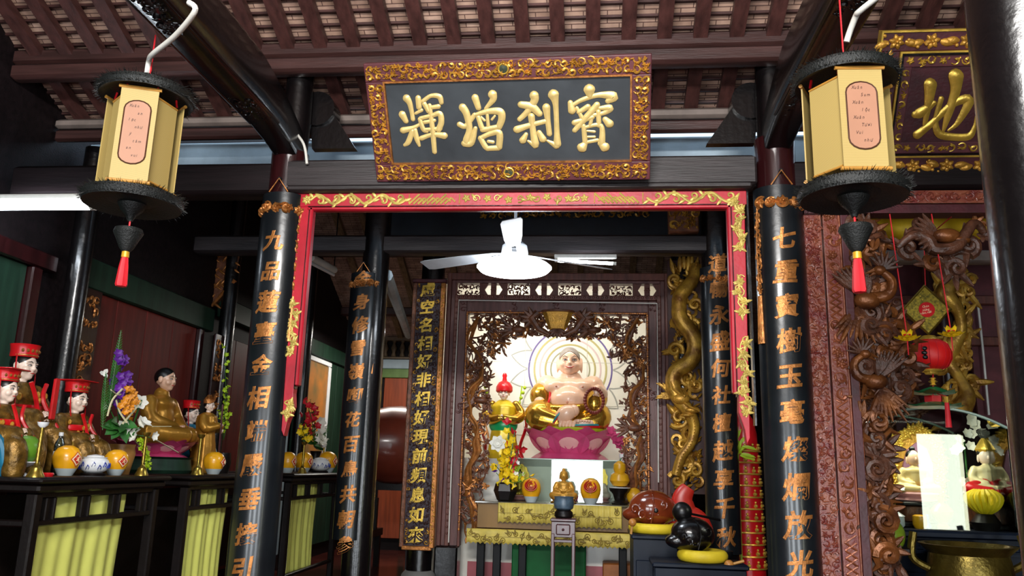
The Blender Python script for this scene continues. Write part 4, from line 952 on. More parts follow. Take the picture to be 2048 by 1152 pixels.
SB = 10.85 / 1600 * 1.02
def bq(px, py, d=0.): return Vector((BX + (px - 1138) * SB, BY - d, BZ + (862 - py) * SB))
lz = P(1130, 913, 10.85).z
lt_ = T('lotus_pedestal', 'big magenta lotus pedestal under the laughing buddha', 'pedestal', (BX, BY, 1.60))
lotus(lt_, (BX + .0, BY, 1.602), .60, BZ - 1.602 + .03, n=8)
MB().lathe([(.0, BZ - .02), (.57, BZ - .02), (.59, BZ + .01), (.55, BZ + .03), (0, BZ + .03)], (BX, BY, 0), 40).build('lime_seat', 'lime', lt_)
bu = T('buddha_statue', 'bare chested laughing buddha statue seated on the magenta lotus in the niche', 'statue', (BX, BY, BZ))
b = MB()
b.ell(bq(1137, 812, .05), (.33, .30, .24), 20, 14); b.ell(bq(1136, 806, .17), (.27, .25, .19), 20, 14); b.ell(bq(1137, 786, .04), (.34, .24, .2), 20, 12)
for s in (-1, 1):
    b.ell(bq(1137 + s * 24, 780, .16), (.18, .13, .11), 14, 10); b.ell(bq(1137 + s * 44, 774, .02), (.15, .16, .13), 14, 10)
b.ell(bq(1138, 760, .02), (.15, .16, .1), 14, 10)
limb(b, [bq(1092, 776, .04), bq(1079, 800, .1), bq(1082, 812, .24)], [.12, .1, .075]); limb(b, [bq(1184, 776, .04), bq(1197, 792, .12), bq(1190, 786, .3)], [.12, .1, .07])
body = fuse(b, 'body', 'skin', bu, .016, 4)
n_ = MB(); n_.ell(bq(1134, 812, .43), (.014, .01, .018), 8, 6)
for s in (-1, 1): n_.ell(bq(1137 + s * 25, 781, .296), .014, 8, 6)
n_.build('painted_detail_pattern', mat('dark_skin_paint', '#b4785c', .4, var=0), body)  # navel and nipples in a darker skin colour
head(bu, bq(1136, 757, .08), .385, .03, 'skin', 'shaved', 1., 1.9, 0, jowl=.09)
hb = MB(); hand(hb, bq(1080, 814, .28), (.6, -.6, -.3), (0, -.4, 1), .25, .5, -1); hand(hb, bq(1190, 783, .36), (-.15, -.2, -.95), (.1, -1, .2), .22, .8, 1)
hb.build('hand', 'skin', bu, smooth=True)
# robe: folded legs, sleeves and the drape over the lap
g = MB()
limb(g, [bq(1114, 838, .02), bq(1084, 832, .25), bq(1082, 842, .36), bq(1114, 850, .42)], [.19, .19, .17, .12], 14)
limb(g, [bq(1162, 838, .02), bq(1190, 834, .25), bq(1190, 846, .34), bq(1160, 854, .4)], [.19, .18, .14, .1], 14)
g.ell(bq(1138, 846, .18), (.4, .26, .12), 16, 10); limb(g, [bq(1108, 822, .3), bq(1138, 826, .38), bq(1170, 820, .3)], [.06, .085, .06])
fuse(g, 'robe_skirt', 'robegold', bu, .016, 4)
for s, (xa, ya) in ((-1, (1086, 780)), (1, (1184, 782))):
    g = MB(); limb(g, [bq(xa - s * 4, ya, .0), bq(xa + s * 5, ya + 14, .08), bq(xa + s * 3, ya + 30, .14)], [.12, .15, .13], 12)
    if s > 0: limb(g, [bq(1186, 790, .2), bq(1185, 812, .3), bq(1184, 830, .28)], [.09, .13, .1], 10)
    else: limb(g, [bq(1090, 792, .1), bq(1098, 812, .16), bq(1096, 826, .2)], [.08, .08, .07], 10)
    fuse(g, 'sleeve', 'robegold', bu, .016, 4)
    e = MB(); e.tube(cr([bq(xa - s * 10, ya - 6, .14), bq(xa - s * 14, ya + 12, .22), bq(xa - s * 13, ya + 28, .3), bq(xa - s * 8, ya + 40, .34)], 5), .016, 6); e.build('red_hem', 'redlac', bu)
ft = MB(); limb(ft, [bq(1118, 846, .42), bq(1132, 834, .49), bq(1146, 828, .48)], [.085, .11, .08], 10); limb(ft, [bq(1124, 850, .47), bq(1136, 850, .5)], [.06, .05], 9)
for k in range(5): limb(ft, [bq(1124 + k * 6, 848 + k * .5, .52), bq(1122 + k * 6, 856, .54)], [.028, .024], 7)
limb(ft, [bq(1152, 850, .46), bq(1178, 850, .46)], [.05, .045], 9)
for k in range(5): ft.ell(bq(1155 + k * 5, 847, .515), .018 if k else .026, 7, 5)
ft.build('foot', 'skin', bu, smooth=True)
h_ = MB(); h_.tube(cr([bq(1110, 852, .52), bq(1120, 834, .54), bq(1134, 824, .5)], 5), .02, 6); h_.tube(cr([bq(1146, 858, .5), bq(1170, 857, .52), bq(1194, 856, .44)], 5), .02, 6); h_.build('red_trim', 'redlac', bu)
h_ = MB(); h_.tube(cr([bq(1106, 857, .5), bq(1116, 839, .56), bq(1130, 827, .53)], 5), .014, 6); h_.tube(cr([bq(1144, 855, .53), bq(1170, 854, .54), bq(1192, 853, .46)], 5), .014, 6); h_.build('teal_trim', mat('teal_trim', '#2f8a94', .35, .2), bu)
rb = MB(); nn = 26
for k in range(nn):
    a = 2 * pi * k / nn; rb.ell(bq(1184 + 17 * cos(a), 808 + 23 * sin(a), .42 + .03 * sin(a)), .026, 8, 6)
rb.build('prayer_bead_pattern', mat('rosewood_beads', '#6e2a20', .35, var=.2), bu)
# ------------------------------------------------------------------ small altar things
M['orange'] = mat('orange_glaze', '#f6b01a', .3, var=.12, scale=6, coat=.3); M['bluegrey'] = mat('celadon_base', '#b9c4c6', .25, var=.05)
M['diamred'] = mat('red_print', '#c02a1c', .5, var=0); M['diamcream'] = mat('cream_print', '#f0d8b0', .5, var=0); M['mattgold'] = mat('matt_gold_robe', '#bb8630', .34, .55, var=.3, scale=6, bump=.15, bscale=20); M['wood'] = mat('dark_altar_wood', '#130d0c', .4, var=.4, scale=5, bump=.08, spec=.3)
M['amber'] = mat('amber_glaze', '#d9a11a', .3, var=.15); M['tealcloth'] = mat('teal_robe', '#1f6f8e', .4, var=.25); M['robedark'] = mat('antique_gold_robe', '#7a5a22', .38, .5, var=.6, scale=22, bump=.3, bscale=40)
M['paleyellow'] = mat('yellow_petal', '#f4d21c', .5, var=.1); M['violet'] = mat('violet_petal', '#6a249c', .5, var=.2); M['whitepetal'] = mat('white_petal', '#f1efe4', .5, var=.04); M['orangepetal'] = mat('orange_petal', '#e8961c', .5, var=.15); M['redpetal'] = mat('red_petal', '#c81c2a', .5, var=.15); M['limeleaf'] = mat('lime_leaf', '#a8c61e', .5, var=.2)
def pot(x, y, z, r, h, label, yaw=0., mark='diamond', group=None):
    t = T('offering_pot', label, 'pot', (x, y, z), group)
    MB().lathe([(r * .5, 0), (r * .62, .1 * h), (r * .78, .24 * h)], (x, y, z), 28).build('pale_foot', 'bluegrey', t)
    MB().lathe([(r * .78, .24 * h), (r * .96, .42 * h), (r, .58 * h), (r * .93, .76 * h), (r * .7, .91 * h), (r * .3, h), (0, h)], (x, y, z), 28).build('orange_body', 'orange', t)
    d = Vector((cos(yaw), sin(yaw), 0)); e = Vector((-sin(yaw), cos(yaw), 0))
    def on(p): 
        zz = .55 + p.y; k = sqrt(max(0, 1 - ((zz - .56) / .5) ** 2)); a = yaw + p.x / .95; return Vector((x + (r * (k * .99 + .04) + p.z) * cos(a), y + (r * (k * .99 + .04) + p.z) * sin(a), z + h * zz))
    if mark == 'diamond':
        for s, m in ((.46, 'diamred'), (.40, 'diamcream'), (.30, 'diamred')):
            b = MB(on); n = 6
            for i in range(n):
                for j in range(n):
                    q = [((i + a) / n - .5, (j + c) / n - .5) for a, c in ((0, 0), (1, 0), (1, 1), (0, 1))]; b.add([((u - v) * s, (u + v) * s * .55, .004 + (.46 - s) * .01) for u, v in q], [(0, 1, 2, 3)])
            b.build('printed_pattern', m, t)
        b = MB(on)
        for k in range(5): b.tube([(.0, .0, .008), (.14 * cos(k * 1.26), .08 * sin(k * 1.26), .008)], .01, 4)
        b.build('printed_figure_pattern', 'diamcream', t)
    else:
        b = MB(on)
        for rr in (.4, .27, .14): b.tube([(q[0] * 1.3, q[1] * .6, .01) for q in spiral(0, .25, rr, rr * 5, .8, .15, 14)], .03, 5)
        b.build('swirl_print_pattern', 'diamred', t)
    return t
def candlestick(x, y, z, h, label, cup='brass'):
    t = T('candlestick', label, 'candlestick', (x, y, z), None)
    r = h * .13
    MB().lathe([(r * 1.2, 0), (r * 1.15, .03 * h), (r * .95, .08 * h), (r * .8, .13 * h), (r * .75, .17 * h), (r * .45, .2 * h), (r * .3, .26 * h)], (x, y, z), 24).build('base', 'brass', t)
    MB().lathe([(r * .26, .25 * h)] + [(r * (.24 + .1 * (i % 2)), (.28 + i * .045) * h) for i in range(13)] + [(r * .3, .9 * h)], (x, y, z), 16).build('stem', 'brass', t)
    MB().lathe([(r * .3, .9 * h), (r * .65, .94 * h), (r * .8, h), (r * .6, h), (0, .95 * h)], (x, y, z), 20).build('cup', cup, t)
    return t
def jar(x, y, z, r, label):
    t = T('porcelain_jar', label, 'jar', (x, y, z))
    MB().lathe([(0, 0), (r * .8, 0), (r * .85, r * .16), (r * .6, r * .2)], (x, y, z), 28).build('stand', 'wood', t)
    b = MB().lathe([(r * .55, r * .2), (r * .85, r * .4), (r, r * .8), (r * .9, r * 1.1), (r * .75, r * 1.2), (r * .85, r * 1.28), (r * .8, r * 1.3), (r * .6, r * 1.2), (0, r * 1.2)], (x, y, z), 32).build('body', 'porcelain', t)
    k = MB(lambda p: Vector((x + (r * 1.0 + p.z) * cos(p.x), y + (r * 1.0 + p.z) * sin(p.x), z + r * .75 + p.y)))
    q = random.Random(int(x * 100))
    for i in range(16):
        a = i * 2 * pi / 16; k.tube([(a + u * .3, (v - .5) * r * .5 + .01 * sin(i * 3), .002 - .02 * abs(v - .5) * r * 4) for u, v in ((0, .1), (.4, .7), (.8, .4), (.6, .15))], r * .05, 4); 
    k.build('blue_brush_pattern', mat('cobalt', '#24399a', .3, var=0), b)
    MB().lathe([(r * .6, r * 1.3), (r * .55, r * 1.4), (r * .2, r * 1.48), (0, r * 1.5)], (x, y, z), 24).build('lid', 'porcelain', t)
    return t
def blossom(mb, c, r, nrm, n=5, cup=.35, a0=0.):
    c = Vector(c); nrm = Vector(nrm).normalized(); e = nrm.orthogonal().normalized(); f = nrm.cross(e)
    for k in range(n):
        a = a0 + 2 * pi * k / n; d = (e * cos(a) + f * sin(a)) + nrm * cup; mb.leaf(c, d, r, r * .75, nrm, -.15)
def spray(mbs, stem, p0, p1, n, r, rr, bend=.1, petals=5):
    p0, p1 = Vector(p0), Vector(p1); mid = (p0 + p1) / 2 + Vector((rr.uniform(-1, 1), rr.uniform(-1, 1), .3)) * bend * (p1 - p0).length
    pts = cr([tuple(p0), tuple(mid), tuple(p1)], 6); stem.tube(pts, r * .09, 5)
    for i in range(n):
        q = Vector(pts[int((.35 + .65 * i / max(1, n - 1)) * (len(pts) - 1))]) + Vector((rr.uniform(-1, 1), rr.uniform(-1, 1), rr.uniform(-1, 1))) * r * .8
        blossom(rr.choice(mbs), q, r * rr.uniform(.8, 1.1), (rr.uniform(-.3, 1), rr.uniform(-1.2, .2), rr.uniform(-.2, .8)), petals, .4, rr.random())
def fern(mb, p0, p1, L, n=18):
    p0, p1 = Vector(p0), Vector(p1); d = p1 - p0; mb.tube([p0, (p0 + p1) / 2 + Vector((0, 0, .02)), p1], .003, 4)
    for i in range(n):
        t = (i + 1) / n; w_ = L * sin(pi * min(.98, .15 + .8 * t)) ** .8
        for s in (-1, 1):
            sd = Vector((d.y * 0 + s * 1.0, -.5 * s, .0)); q = (sd.normalized() + d.normalized() * .7); mb.leaf(p0 + d * t, q, w_, w_ * .2, (0, -1, .2), .1)
def small_buddha(x, y, z, h, label, m='goldlite', yaw=0., halo=None, name='buddha_figurine', cat='figurine', skin=None):
    t = T(name, label, cat, (x, y, z), None, (0, 0, 0))
    Rz = Matrix.Rotation(yaw, 3, 'Z'); f = lambda p: Vector((x, y, z)) + Rz @ (Vector(p) * h)
    b = MB(f); b.lathe([(.34, 0), (.38, .03), (.3, .08), (.38, .14), (.36, .17), (0, .17)], (0, 0, 0), 22, lobes=11, lamp=.05); b.build('lotus_base', m if not skin else 'pinklite', t)
    b = MB(f); b.ell((0, 0, .42), (.19, .14, .22), 14, 10); b.ell((0, -.02, .54), (.2, .12, .09), 14, 8)
    for s in (-1, 1): limb(b, [(s * .2, 0, .55), (s * .26, -.04, .38), (s * .1, -.2, .32)], [.07, .065, .05]); limb(b, [(s * .12, 0, .24), (s * .34, -.12, .23), (s * .04, -.27, .22)], [.11, .09, .07])
    b.ell((0, -.02, .62), .07, 10, 8); fuse(b, 'body', m, t, h * .022, 3)
    b = MB(f); b.ell((0, -.01, .78), (.115, .125, .15), 14, 10); b.ell((0, -.13, .76), (.02, .03, .04), 7, 5)
    for s in (-1, 1): b.ell((s * .115, 0, .74), (.02, .03, .07), 7, 5)
    b.build('head', skin or m, t)
    b = MB(f); b.ell((0, .02, .83), (.122, .122, .11), 14, 8); b.ell((0, .02, .95), .055, 10, 7); b.build('hair_knot', m if not skin else 'black', t)
    if halo:
        b = MB(f); b.prism([(0 + .3 * cos(a * pi / 12) * (1 + .12 * (a % 2)), .72 + .42 * sin(a * pi / 12) * (1 + .1 * (a % 2))) for a in range(24)], .1, .13, 'y'); b.build('halo_plate', halo, t)
    return t
# ------------------------------------------------------------------ altars along the side wall
AZ = 1.36
M['limecloth'] = mat('yellow_green_satin', '#e4e676', .4, var=.1, scale=3)
def altar(y0, y1, ct0, ct1, label, gap=None):
    t = T('altar_table', label, 'table', (-3.8, (y0 + y1) / 2, 0)); X0, X1 = -4.28, -3.3
    MB().bbox((X0, y0 - .06, AZ - .035), (X1 + .06, y1 + .06, AZ), .012).build('table_top', 'wood', t)
    MB().bbox((X0 + .02, y0 - .03, AZ - .09), (X1 + .03, y1 + .03, AZ - .035), .015).build('top_moulding', 'wood', t)
    for xx in (X0 + .04, X1 - .07):
        for yy in (y0, y1 - .07): MB().bbox((xx, yy, 0), (xx + .07, yy + .07, AZ - .09), .01).build('leg', 'wood', t)
    for a, b, zz in ((y0, y1, 1.07), (y0, y1, 1.235), (y0, y1, .25)):
        MB().bbox((X1 - .06, a + .05, zz), (X1 - .015, b - .05, zz + .04), .008).build('front_rail', 'wood', t)
    for yy in (y0 + .02, y1 - .06): MB().bbox((X0 + .08, yy, 1.07), (X1 - .06, yy + .04, 1.11), .008).build('end_rail', 'wood', t)
    n = 8
    for i in range(1, n):
        if i % 2 == 0: continue
        yy = y0 + (y1 - y0) * i / n; q = MB(); q.bbox((X1 - .055, yy - .05, 1.1), (X1 - .015, yy - .025, 1.24), .006); q.bbox((X1 - .055, yy + .025, 1.1), (X1 - .015, yy + .05, 1.24), .006); q.box((X1 - .04, yy - .03, 1.1), (X1 - .03, yy + .03, 1.24)); q.build('strut', 'wood', t) 
    for yy in (): MB().bbox((X1 - .05, yy, .25), (X1 - .02, yy + .04, 1.08), .006).build('inner_post', 'wood', t)
    MB().box((X0 + .03, y0 + .05, .3), (X0 + .05, y1 - .05, 1.2)).build('back_panel', 'wood', t, smooth=False)
    c = MB(); W_ = ct1 - ct0
    c.grid(lambda u, v: (X1 - .085 + .012 * sin(u * 46 + 2 * sin(v * 3)) * (.4 + .6 * v) + .01 * sin(u * 17 + 1), ct0 + W_ * u * (1 - .05 * v) , 1.235 - .99 * v), 90, 14)
    o = c.build('hanging_cloth', 'limecloth'); o.location = (0, 0, 0); tag(o, 'yellow green satin cloth hung behind the front of the ' + label.split(' altar')[0] + ' altar', 'cloth', None, 'thing')
    s_ = o.modifiers.new('cloth_thickness', 'SOLIDIFY'); s_.thickness = .004
    return t
altar(4.62, 6.02, 4.72, 5.72, 'long black altar table crowded with official statues and the tall flower vase')
altar(6.45, 8.3, 6.6, 7.4, 'middle black altar table partly hidden by the red pillar')
altar(8.75, 10.5, 9.0, 9.9, 'third black altar table beyond the red pillar, below the framed picture')
o = None
def on_altar(px, py, X): return PX(px, py, X)
# officials in red hats: seated robed statues looking across the hall
def official(px, ptop, X, H, label, turn=0., blue=False, flat=True, tablet=None, seated=True):
    q = PX(px, ptop, X); y = q.y; z0 = AZ; S_ = q.z - AZ      # overall height to the top of the hat
    t = T('official_statue', label, 'statue', (X, y, z0)); yaw = pi / 2 + turn; Rz = Matrix.Rotation(yaw, 3, 'Z')
    f = lambda p: Vector((X, y, z0)) + Rz @ (Vector(p) * S_)
    hh = H; hz = 1 - hh * 1.28
    b = MB(f)
    b.lathe([(.25, 0), (.26, .1), (.23, .3), (.19, .45), (.2, .56), (.12, hz - .02), (0, hz)], (0, 0, 0), 20, sx=1.0, sy=.8)
    for s in (-1, 1):
        limb(b, [(s * .19, 0, hz - .1), (s * .25, -.06, hz - .28), (s * .08, -.22, hz - .3)], [.085, .1, .085]); limb(b, [(s * .1, -.05, .3), (s * .15, -.28, .27), (s * .14, -.3, .04)], [.12, .11, .1])
    rb = fuse(b, 'robe', 'tealcloth' if px > 300 else 'robedark', t, S_ * .018, 3)
    e = MB(f)
    for s in (-1, 1): e.tube(cr([(s * .09, -.17, hz - .02), (s * .04, -.2, hz - .16), (s * .12, -.32, .3), (s * .14, -.35, .05)], 5), .018, 6)
    e.lathe([(.205, .46), (.215, .49), (.205, .52)], (0, 0, 0), 20, sy=.86); e.build('red_sash', 'redlac', t)
    e = MB(f); rr = random.Random(int(px))
    for _ in range(26):
        a = rr.uniform(-pi, 0); zz = rr.uniform(.1, hz - .1); e.ell((.225 * cos(a), .19 * sin(a), zz), (.02, .02, .03), 7, 5)
    e.build('gold_dragon_pattern', 'gold', t)
    e = MB(f)
    for s in (-1, 1): e.tube(cr([(s * .27, -.05, hz - .24), (s * .24, -.2, hz - .36), (s * .2, -.24, hz - .55), (s * .16, -.2, .1)], 5), [.03 + .001 * i for i in range(16)], 8)
    e.build('blue_sleeve_lining', 'tealcloth' if blue else 'robegold', t)
    hd = head(t, f((0, -.02, hz)), hh * S_, yaw, 'skinw', 'black')
    c = f((0, -.02, hz)); fh = lambda p: c + Rz @ (Vector(p) * hh * S_)
    k = MB(fh); k.lathe([(.43, .80), (.45, .84), (.44, 1.0), (.47, 1.2), (.49, 1.24), (.3, 1.27), (0, 1.27)], (0, .05, 0), 28); hat = k.build('red_hat', 'redlac', t)
    k = MB(fh); k.tube([(-.44 * sin(i * .25 - 1.5) * -1, .05 - .44 * cos(i * .25 - 1.5), .86 + .0 * i) for i in range(13)], .03, 6)
    for i in range(7): k.ell((.44 * sin(i * .35 - 1.05), .05 - .44 * cos(i * .35 - 1.05), 1.02), (.06, .05, .07), 7, 5)
    k.build('gilt_hat_pattern', 'oldgold', hat)
    if flat:
        k = MB(fh); k.bbox((-.62, -.5, 1.25), (.62, .6, 1.30), .015); k.build('hat_brim', 'redlac', hat)
    for s in (-1, 1):
        k = MB(fh); k.tube(cr([(s * .45, -.02, .9), (s * .5, -.1, .3), (s * .42, -.2, -.5)], 5), .035, 6, flat=.4); k.build('hat_ribbon', 'redlac', hat)
    hb = MB(f)
    for s in (-1, 1): hand(hb, f((s * .06, -.24, hz - .3)) - Vector((x0_, y0_, z0_)) if False else (s * .06, -.24, hz - .3), (-s * .5, -.5, .6), (s, -.6, 0), .12, .9, s)
    hb.build('hand', 'skinw', t, smooth=True)
    if tablet:
        k = MB(f); k.bbox((-.03, -.33, hz - .3), (.03, -.305, hz - .06 + tablet), .008); k.build('tablet', 'redlac', t)
    return t
official(50, 688, -4.05, .225, 'tallest official statue in a high red cap holding a red tablet, before the green boards', .0, True, False, .08)
official(14, 738, -3.72, .25, 'official statue in a flat red mortarboard hat at the near end of the altar', .1, True)
official(155, 762, -3.85, .265, 'official statue in a flat red hat by the wall post, next to the flower vase', .0)
official(383, 800, -4.0, .25, 'small blue robed official statue in a plain red cap beside the golden monk statue', .0, False, False)
# golden seated monk on a pink lotus
q = PX(330, 735, -3.95); mz = AZ
t = T('monk_statue', 'golden robed seated monk statue on a pink lotus over a green drum base', 'statue', (-3.95, q.y, AZ)); H_ = q.z - AZ
f = lambda p: Vector((-3.95, q.y, AZ)) + Matrix.Rotation(pi / 2, 3, 'Z') @ (Vector(p) * H_)
MB(f).lathe([(.33, 0), (.35, .03), (.33, .13), (.36, .15), (0, .15)], (0, 0, 0), 32).build('green_base', 'dgreen', t)
lotus(t, f((0, 0, .14)), .36 * H_, .17 * H_, n=9, blush=True)
b = MB(f); b.ell((0, 0, .5), (.17, .13, .2), 16, 10); b.ell((0, .0, .64), (.2, .12, .1), 14, 8); b.ell((0, 0, .74), .075, 10, 8)
for s in (-1, 1): limb(b, [(s * .19, 0, .65), (s * .24, -.05, .5), (s * .08, -.2, .42)], [.075, .075, .06]); limb(b, [(s * .12, 0, .38), (s * .36, -.12, .36), (s * .05, -.3, .35)], [.12, .1, .08])
fuse(b, 'robe', 'mattgold', t, H_ * .016, 4)
hb = MB(f); hand(hb, (-.06, -.2, .42), (1, -.3, .1), (0, 0, 1), .12, .5, 1); hand(hb, (.08, -.22, .44), (-1, -.3, .1), (0, 0, 1), .12, .5, -1); hb.build('hand', 'skin', t, smooth=True)
head(t, f((0, -.02, .77)), .225 * H_, pi / 2, 'skin', 'black')
# standing attendant with a gilt crown
q = PX(420, 785, -3.7)
t = T('attendant_statue', 'standing gilt crowned attendant statue in gold robes holding a staff, by the red pillar', 'statue', (-3.7, q.y, AZ)); H_ = q.z - AZ
f = lambda p: Vector((-3.7, q.y, AZ)) + Matrix.Rotation(pi / 2 + .1, 3, 'Z') @ (Vector(p) * H_)
b = MB(f); b.lathe([(.16, 0), (.17, .05), (.14, .3), (.11, .5), (.13, .62), (.12, .7), (.05, .75), (0, .75)], (0, 0, 0), 18, lobes=9, lamp=.05)
for s in (-1, 1): limb(b, [(s * .12, 0, .68), (s * .17, -.05, .55), (s * .06, -.16, .58)], [.055, .06, .045])
fuse(b, 'robe', 'mattgold', t, H_ * .014, 3)
b = MB(f); b.tube(cr([(.16, 0, .6), (.2, .02, .35), (.16, .02, .05)], 5), .045, 8, flat=.4); b.build('blue_sash', 'tealcloth', t)
b = MB(f); b.tube([(-.02, -.2, .25), (-.06, -.2, .85)], .012, 7); b.build('staff', 'maroon', t)
hb = MB(f); hand(hb, (-.05, -.17, .57), (.4, -.6, .3), (0, -1, 0), .09, 1.0, 1); hand(hb, (.06, -.17, .5), (-.4, -.6, .3), (0, -1, 0), .09, 1.0, -1); hb.build('hand', 'skinw', t, smooth=True)
head(t, f((0, -.01, .76)), .15 * H_, pi / 2 + .1, 'skinw', 'black')
b = MB(f)
for k in range(7): solidleaf(MB(), 0, 0, 0, 0, .1, .03, .01)
for k in range(9):
    a = -pi / 2 + (k - 4) * .35; b.leaf((.05 * cos(a), .05 * sin(a) * 1, .87), (cos(a) * .35, sin(a) * .35 + .1, 1), .13 - .01 * abs(k - 4), .05, (0, -1, 0), .1)
b.lathe([(.062, .86), (.066, .9), (.05, .93), (.02, .97), (0, .97)], (0, .0, 0), 16); b.build('gilt_crown', 'oldgold', t)
def yaw_cam(x, y): return math.atan2(-y, -x)
def put(fn, px, py, X, *a, **k): q = PX(px, py, X); return fn(X, q.y, AZ, *a, **k)
a_ = -.35
q = PX(130, 945, -3.55); pot(-3.55, q.y, AZ, .09, .2, 'yellow pot with a red diamond label beside the clear bottle', -.25)
q = PX(230, 942, -3.5); pot(-3.5, q.y, AZ, .085, .185, 'yellow pot with a red diamond label in front of the flower vase', -.45)
q = PX(427, 938, -3.45); pot(-3.45, q.y, AZ, .095, .2, 'yellow pot with a red diamond label at the foot of the attendant statue', -.1)
q = PX(188, 938, -3.5); jar(-3.5, q.y, AZ, .098, 'blue and white porcelain jar between two yellow pots')
q = PX(70, 955, -3.37); candlestick(-3.37, q.y, AZ, .33, 'brass candlestick with a white cup, at the near end of the first altar', 'porcelain')
q = PX(283, 948, -3.37); candlestick(-3.37, q.y, AZ, .32, 'brass candlestick in front of the trailing lime orchids')
q = PX(395, 943, -3.37); candlestick(-3.37, q.y, AZ, .34, 'brass candlestick beside the yellow pot near the red pillar')
# bottle, melon on a footed dish, teal bowl, red lamp
q = PX(112, 940, -3.7); t = T('water_bottle', 'clear plastic water bottle behind the first yellow pot', 'bottle', (-3.7, q.y, AZ))
MB().lathe([(0, 0), (.032, 0), (.034, .02), (.034, .19), (.03, .22), (.013, .25), (.013, .27), (0, .27)], (-3.7, q.y, AZ), 20).build('bottle_body', glassmat('bottle_plastic', '#d8e6ea'), t)
MB().lathe([(.015, .265), (.015, .29), (0, .29)], (-3.7, q.y, AZ), 16).build('cap', 'porcelain', t); MB().lathe([(.0345, .1), (.0345, .16)], (-3.7, q.y, AZ), 20).build('label_band', 'porcelain', t)
q = PX(40, 948, -3.55); t = T('footed_dish', 'white footed dish carrying the green pomelo', 'dish', (-3.55, q.y, AZ))
MB().lathe([(0, 0), (.05, 0), (.045, .015), (.02, .03), (.02, .05), (.07, .07), (.1, .085), (.098, .09), (0, .075)], (-3.55, q.y, AZ), 28).build('dish_body', 'porcelain', t)
o = MB().lathe([(0, 0), (.05, .005), (.09, .045), (.1, .09), (.085, .14), (.05, .17), (.0, .175)], (-3.55, q.y, AZ + .076), 28).build('pomelo', mat('pomelo_skin', '#5a8a22', .4, var=.2, bump=.1, bscale=90)); tag(o, 'green pomelo on the white footed dish', 'fruit', kind='thing')
q = PX(8, 945, -3.6); o = MB().lathe([(0, 0), (.06, 0), (.1, .05), (.11, .09), (.1, .09), (.05, .03), (0, .02)], (-3.6, q.y, AZ), 24).build('teal_bowl', 'tealcloth'); tag(o, 'teal bowl at the near end of the first altar', 'bowl', kind='thing')
q = PX(95, 955, -3.42); o = MB().lathe([(0, 0), (.03, 0), (.035, .015), (.03, .025), (0, .025)], (-3.42, q.y, AZ), 18).build('red_saucer', 'redlac'); tag(o, 'small red saucer beside the first candlestick', 'saucer', kind='thing')
# flower vase
q = PX(240, 935, -3.68); vx, vy = -3.68, q.y
t = T('flower_vase', 'wooden vase of orchids, lilies and fern with white ribbon sticks on the first altar', 'flower arrangement', (vx, vy, AZ)); r = random.Random(8)
MB().lathe([(.07, 0), (.085, .08), (.1, .16), (.09, .2), (.095, .23), (.08, .23), (0, .2)], (vx, vy, AZ), 24).build('vase', mat('pale_wood_vase', '#a8763a', .45, var=.3), t)
def vp(px, py, X=-3.62): return PX(px, py, X)
lv = MB(); fern(lv, vp(215, 830), vp(242, 662), .075, 30); fern(lv, vp(205, 860), vp(212, 745), .06, 22)
for px, py in ((215, 845), (228, 850), (205, 850), (240, 855), (255, 850), (262, 870), (248, 878), (225, 875), (232, 838), (210, 868)):
    c0 = vp(235, 850); c1 = vp(px, py, -3.52); d = c1 - c0; lv.leaf(c0 + d * .3, d + Vector((0.05, 0, .02)), .12, .085, (1, -.6, .4), .5)
lv.build('foliage', 'green', t)
st = MB(); V, Y_, O_, W_ = MB(), MB(), MB(), MB(); LG = MB()
spray([V], st, vp(238, 850), vp(242, 705), 7, .035, r, .05); spray([V], st, vp(238, 840), vp(235, 765), 7, .045, r, .05); spray([V], st, vp(238, 850), vp(252, 760), 5, .04, r, .05); spray([V], st, vp(240, 850), vp(238, 790), 4, .04, r)
spray([O_], st, vp(245, 850), vp(258, 768), 9, .03, r, .1); spray([O_], st, vp(250, 860), vp(262, 790), 16, .035, r, .1); spray([O_], st, vp(245, 850), vp(248, 795), 12, .035, r, .1)
spray([W_], st, vp(260, 870, -3.55), vp(283, 800, -3.5), 2, .075, r, .1, 6); spray([W_], st, vp(265, 870, -3.5), vp(288, 850, -3.46), 3, .065, r, .1, 6); spray([W_], st, vp(230, 840), vp(212, 750), 2, .05, r, .1, 3); spray([W_], st, vp(265, 870, -3.5), vp(300, 875, -3.46), 2, .045, r, .1, 6)
spray([LG], st, vp(268, 880, -3.5), vp(300, 935, -3.42), 26, .022, r, .2); spray([LG], st, vp(270, 870, -3.5), vp(290, 900, -3.45), 22, .022, r, .2)
for e in ((243, 722), (238, 760), (252, 765), (240, 785), (238, 712), (250, 755)):
    for k in range(3): blossom(V, vp(e[0] + r.uniform(-6, 6), e[1] + r.uniform(-8, 8), -3.5), .04, (1, -.8, .2), 5, .35, r.random())
for e in ((256, 775), (262, 790), (250, 800), (262, 810), (255, 820), (268, 800), (246, 812)):
    for k in range(4): blossom(O_, vp(e[0] + r.uniform(-7, 7), e[1] + r.uniform(-7, 7), -3.48), .032, (1, -.8, .3), 5, .35, r.random())
st.build('stem', 'green', t); V.build('violet_blossoms', 'violet', t); O_.build('orange_blossoms', 'orangepetal', t); W_.build('white_lily_blossoms', 'whitepetal', t); LG.build('lime_blossoms', 'limeleaf', t)
rb = MB()
for a, b, c in (((215, 832), (225, 800), (245, 778)), ((232, 800), (240, 825), (254, 845)), ((245, 848), (265, 825), (282, 803)), ((248, 778), (238, 790), (222, 780)), ((312, 880), (335, 893), (356, 905)), ((305, 853), (325, 853), (342, 853))):
    rb.tube(cr([tuple(vp(*a, -3.5)), tuple(vp(*b, -3.48)), tuple(vp(*c, -3.46))], 4), .008, 5, flat=.5)
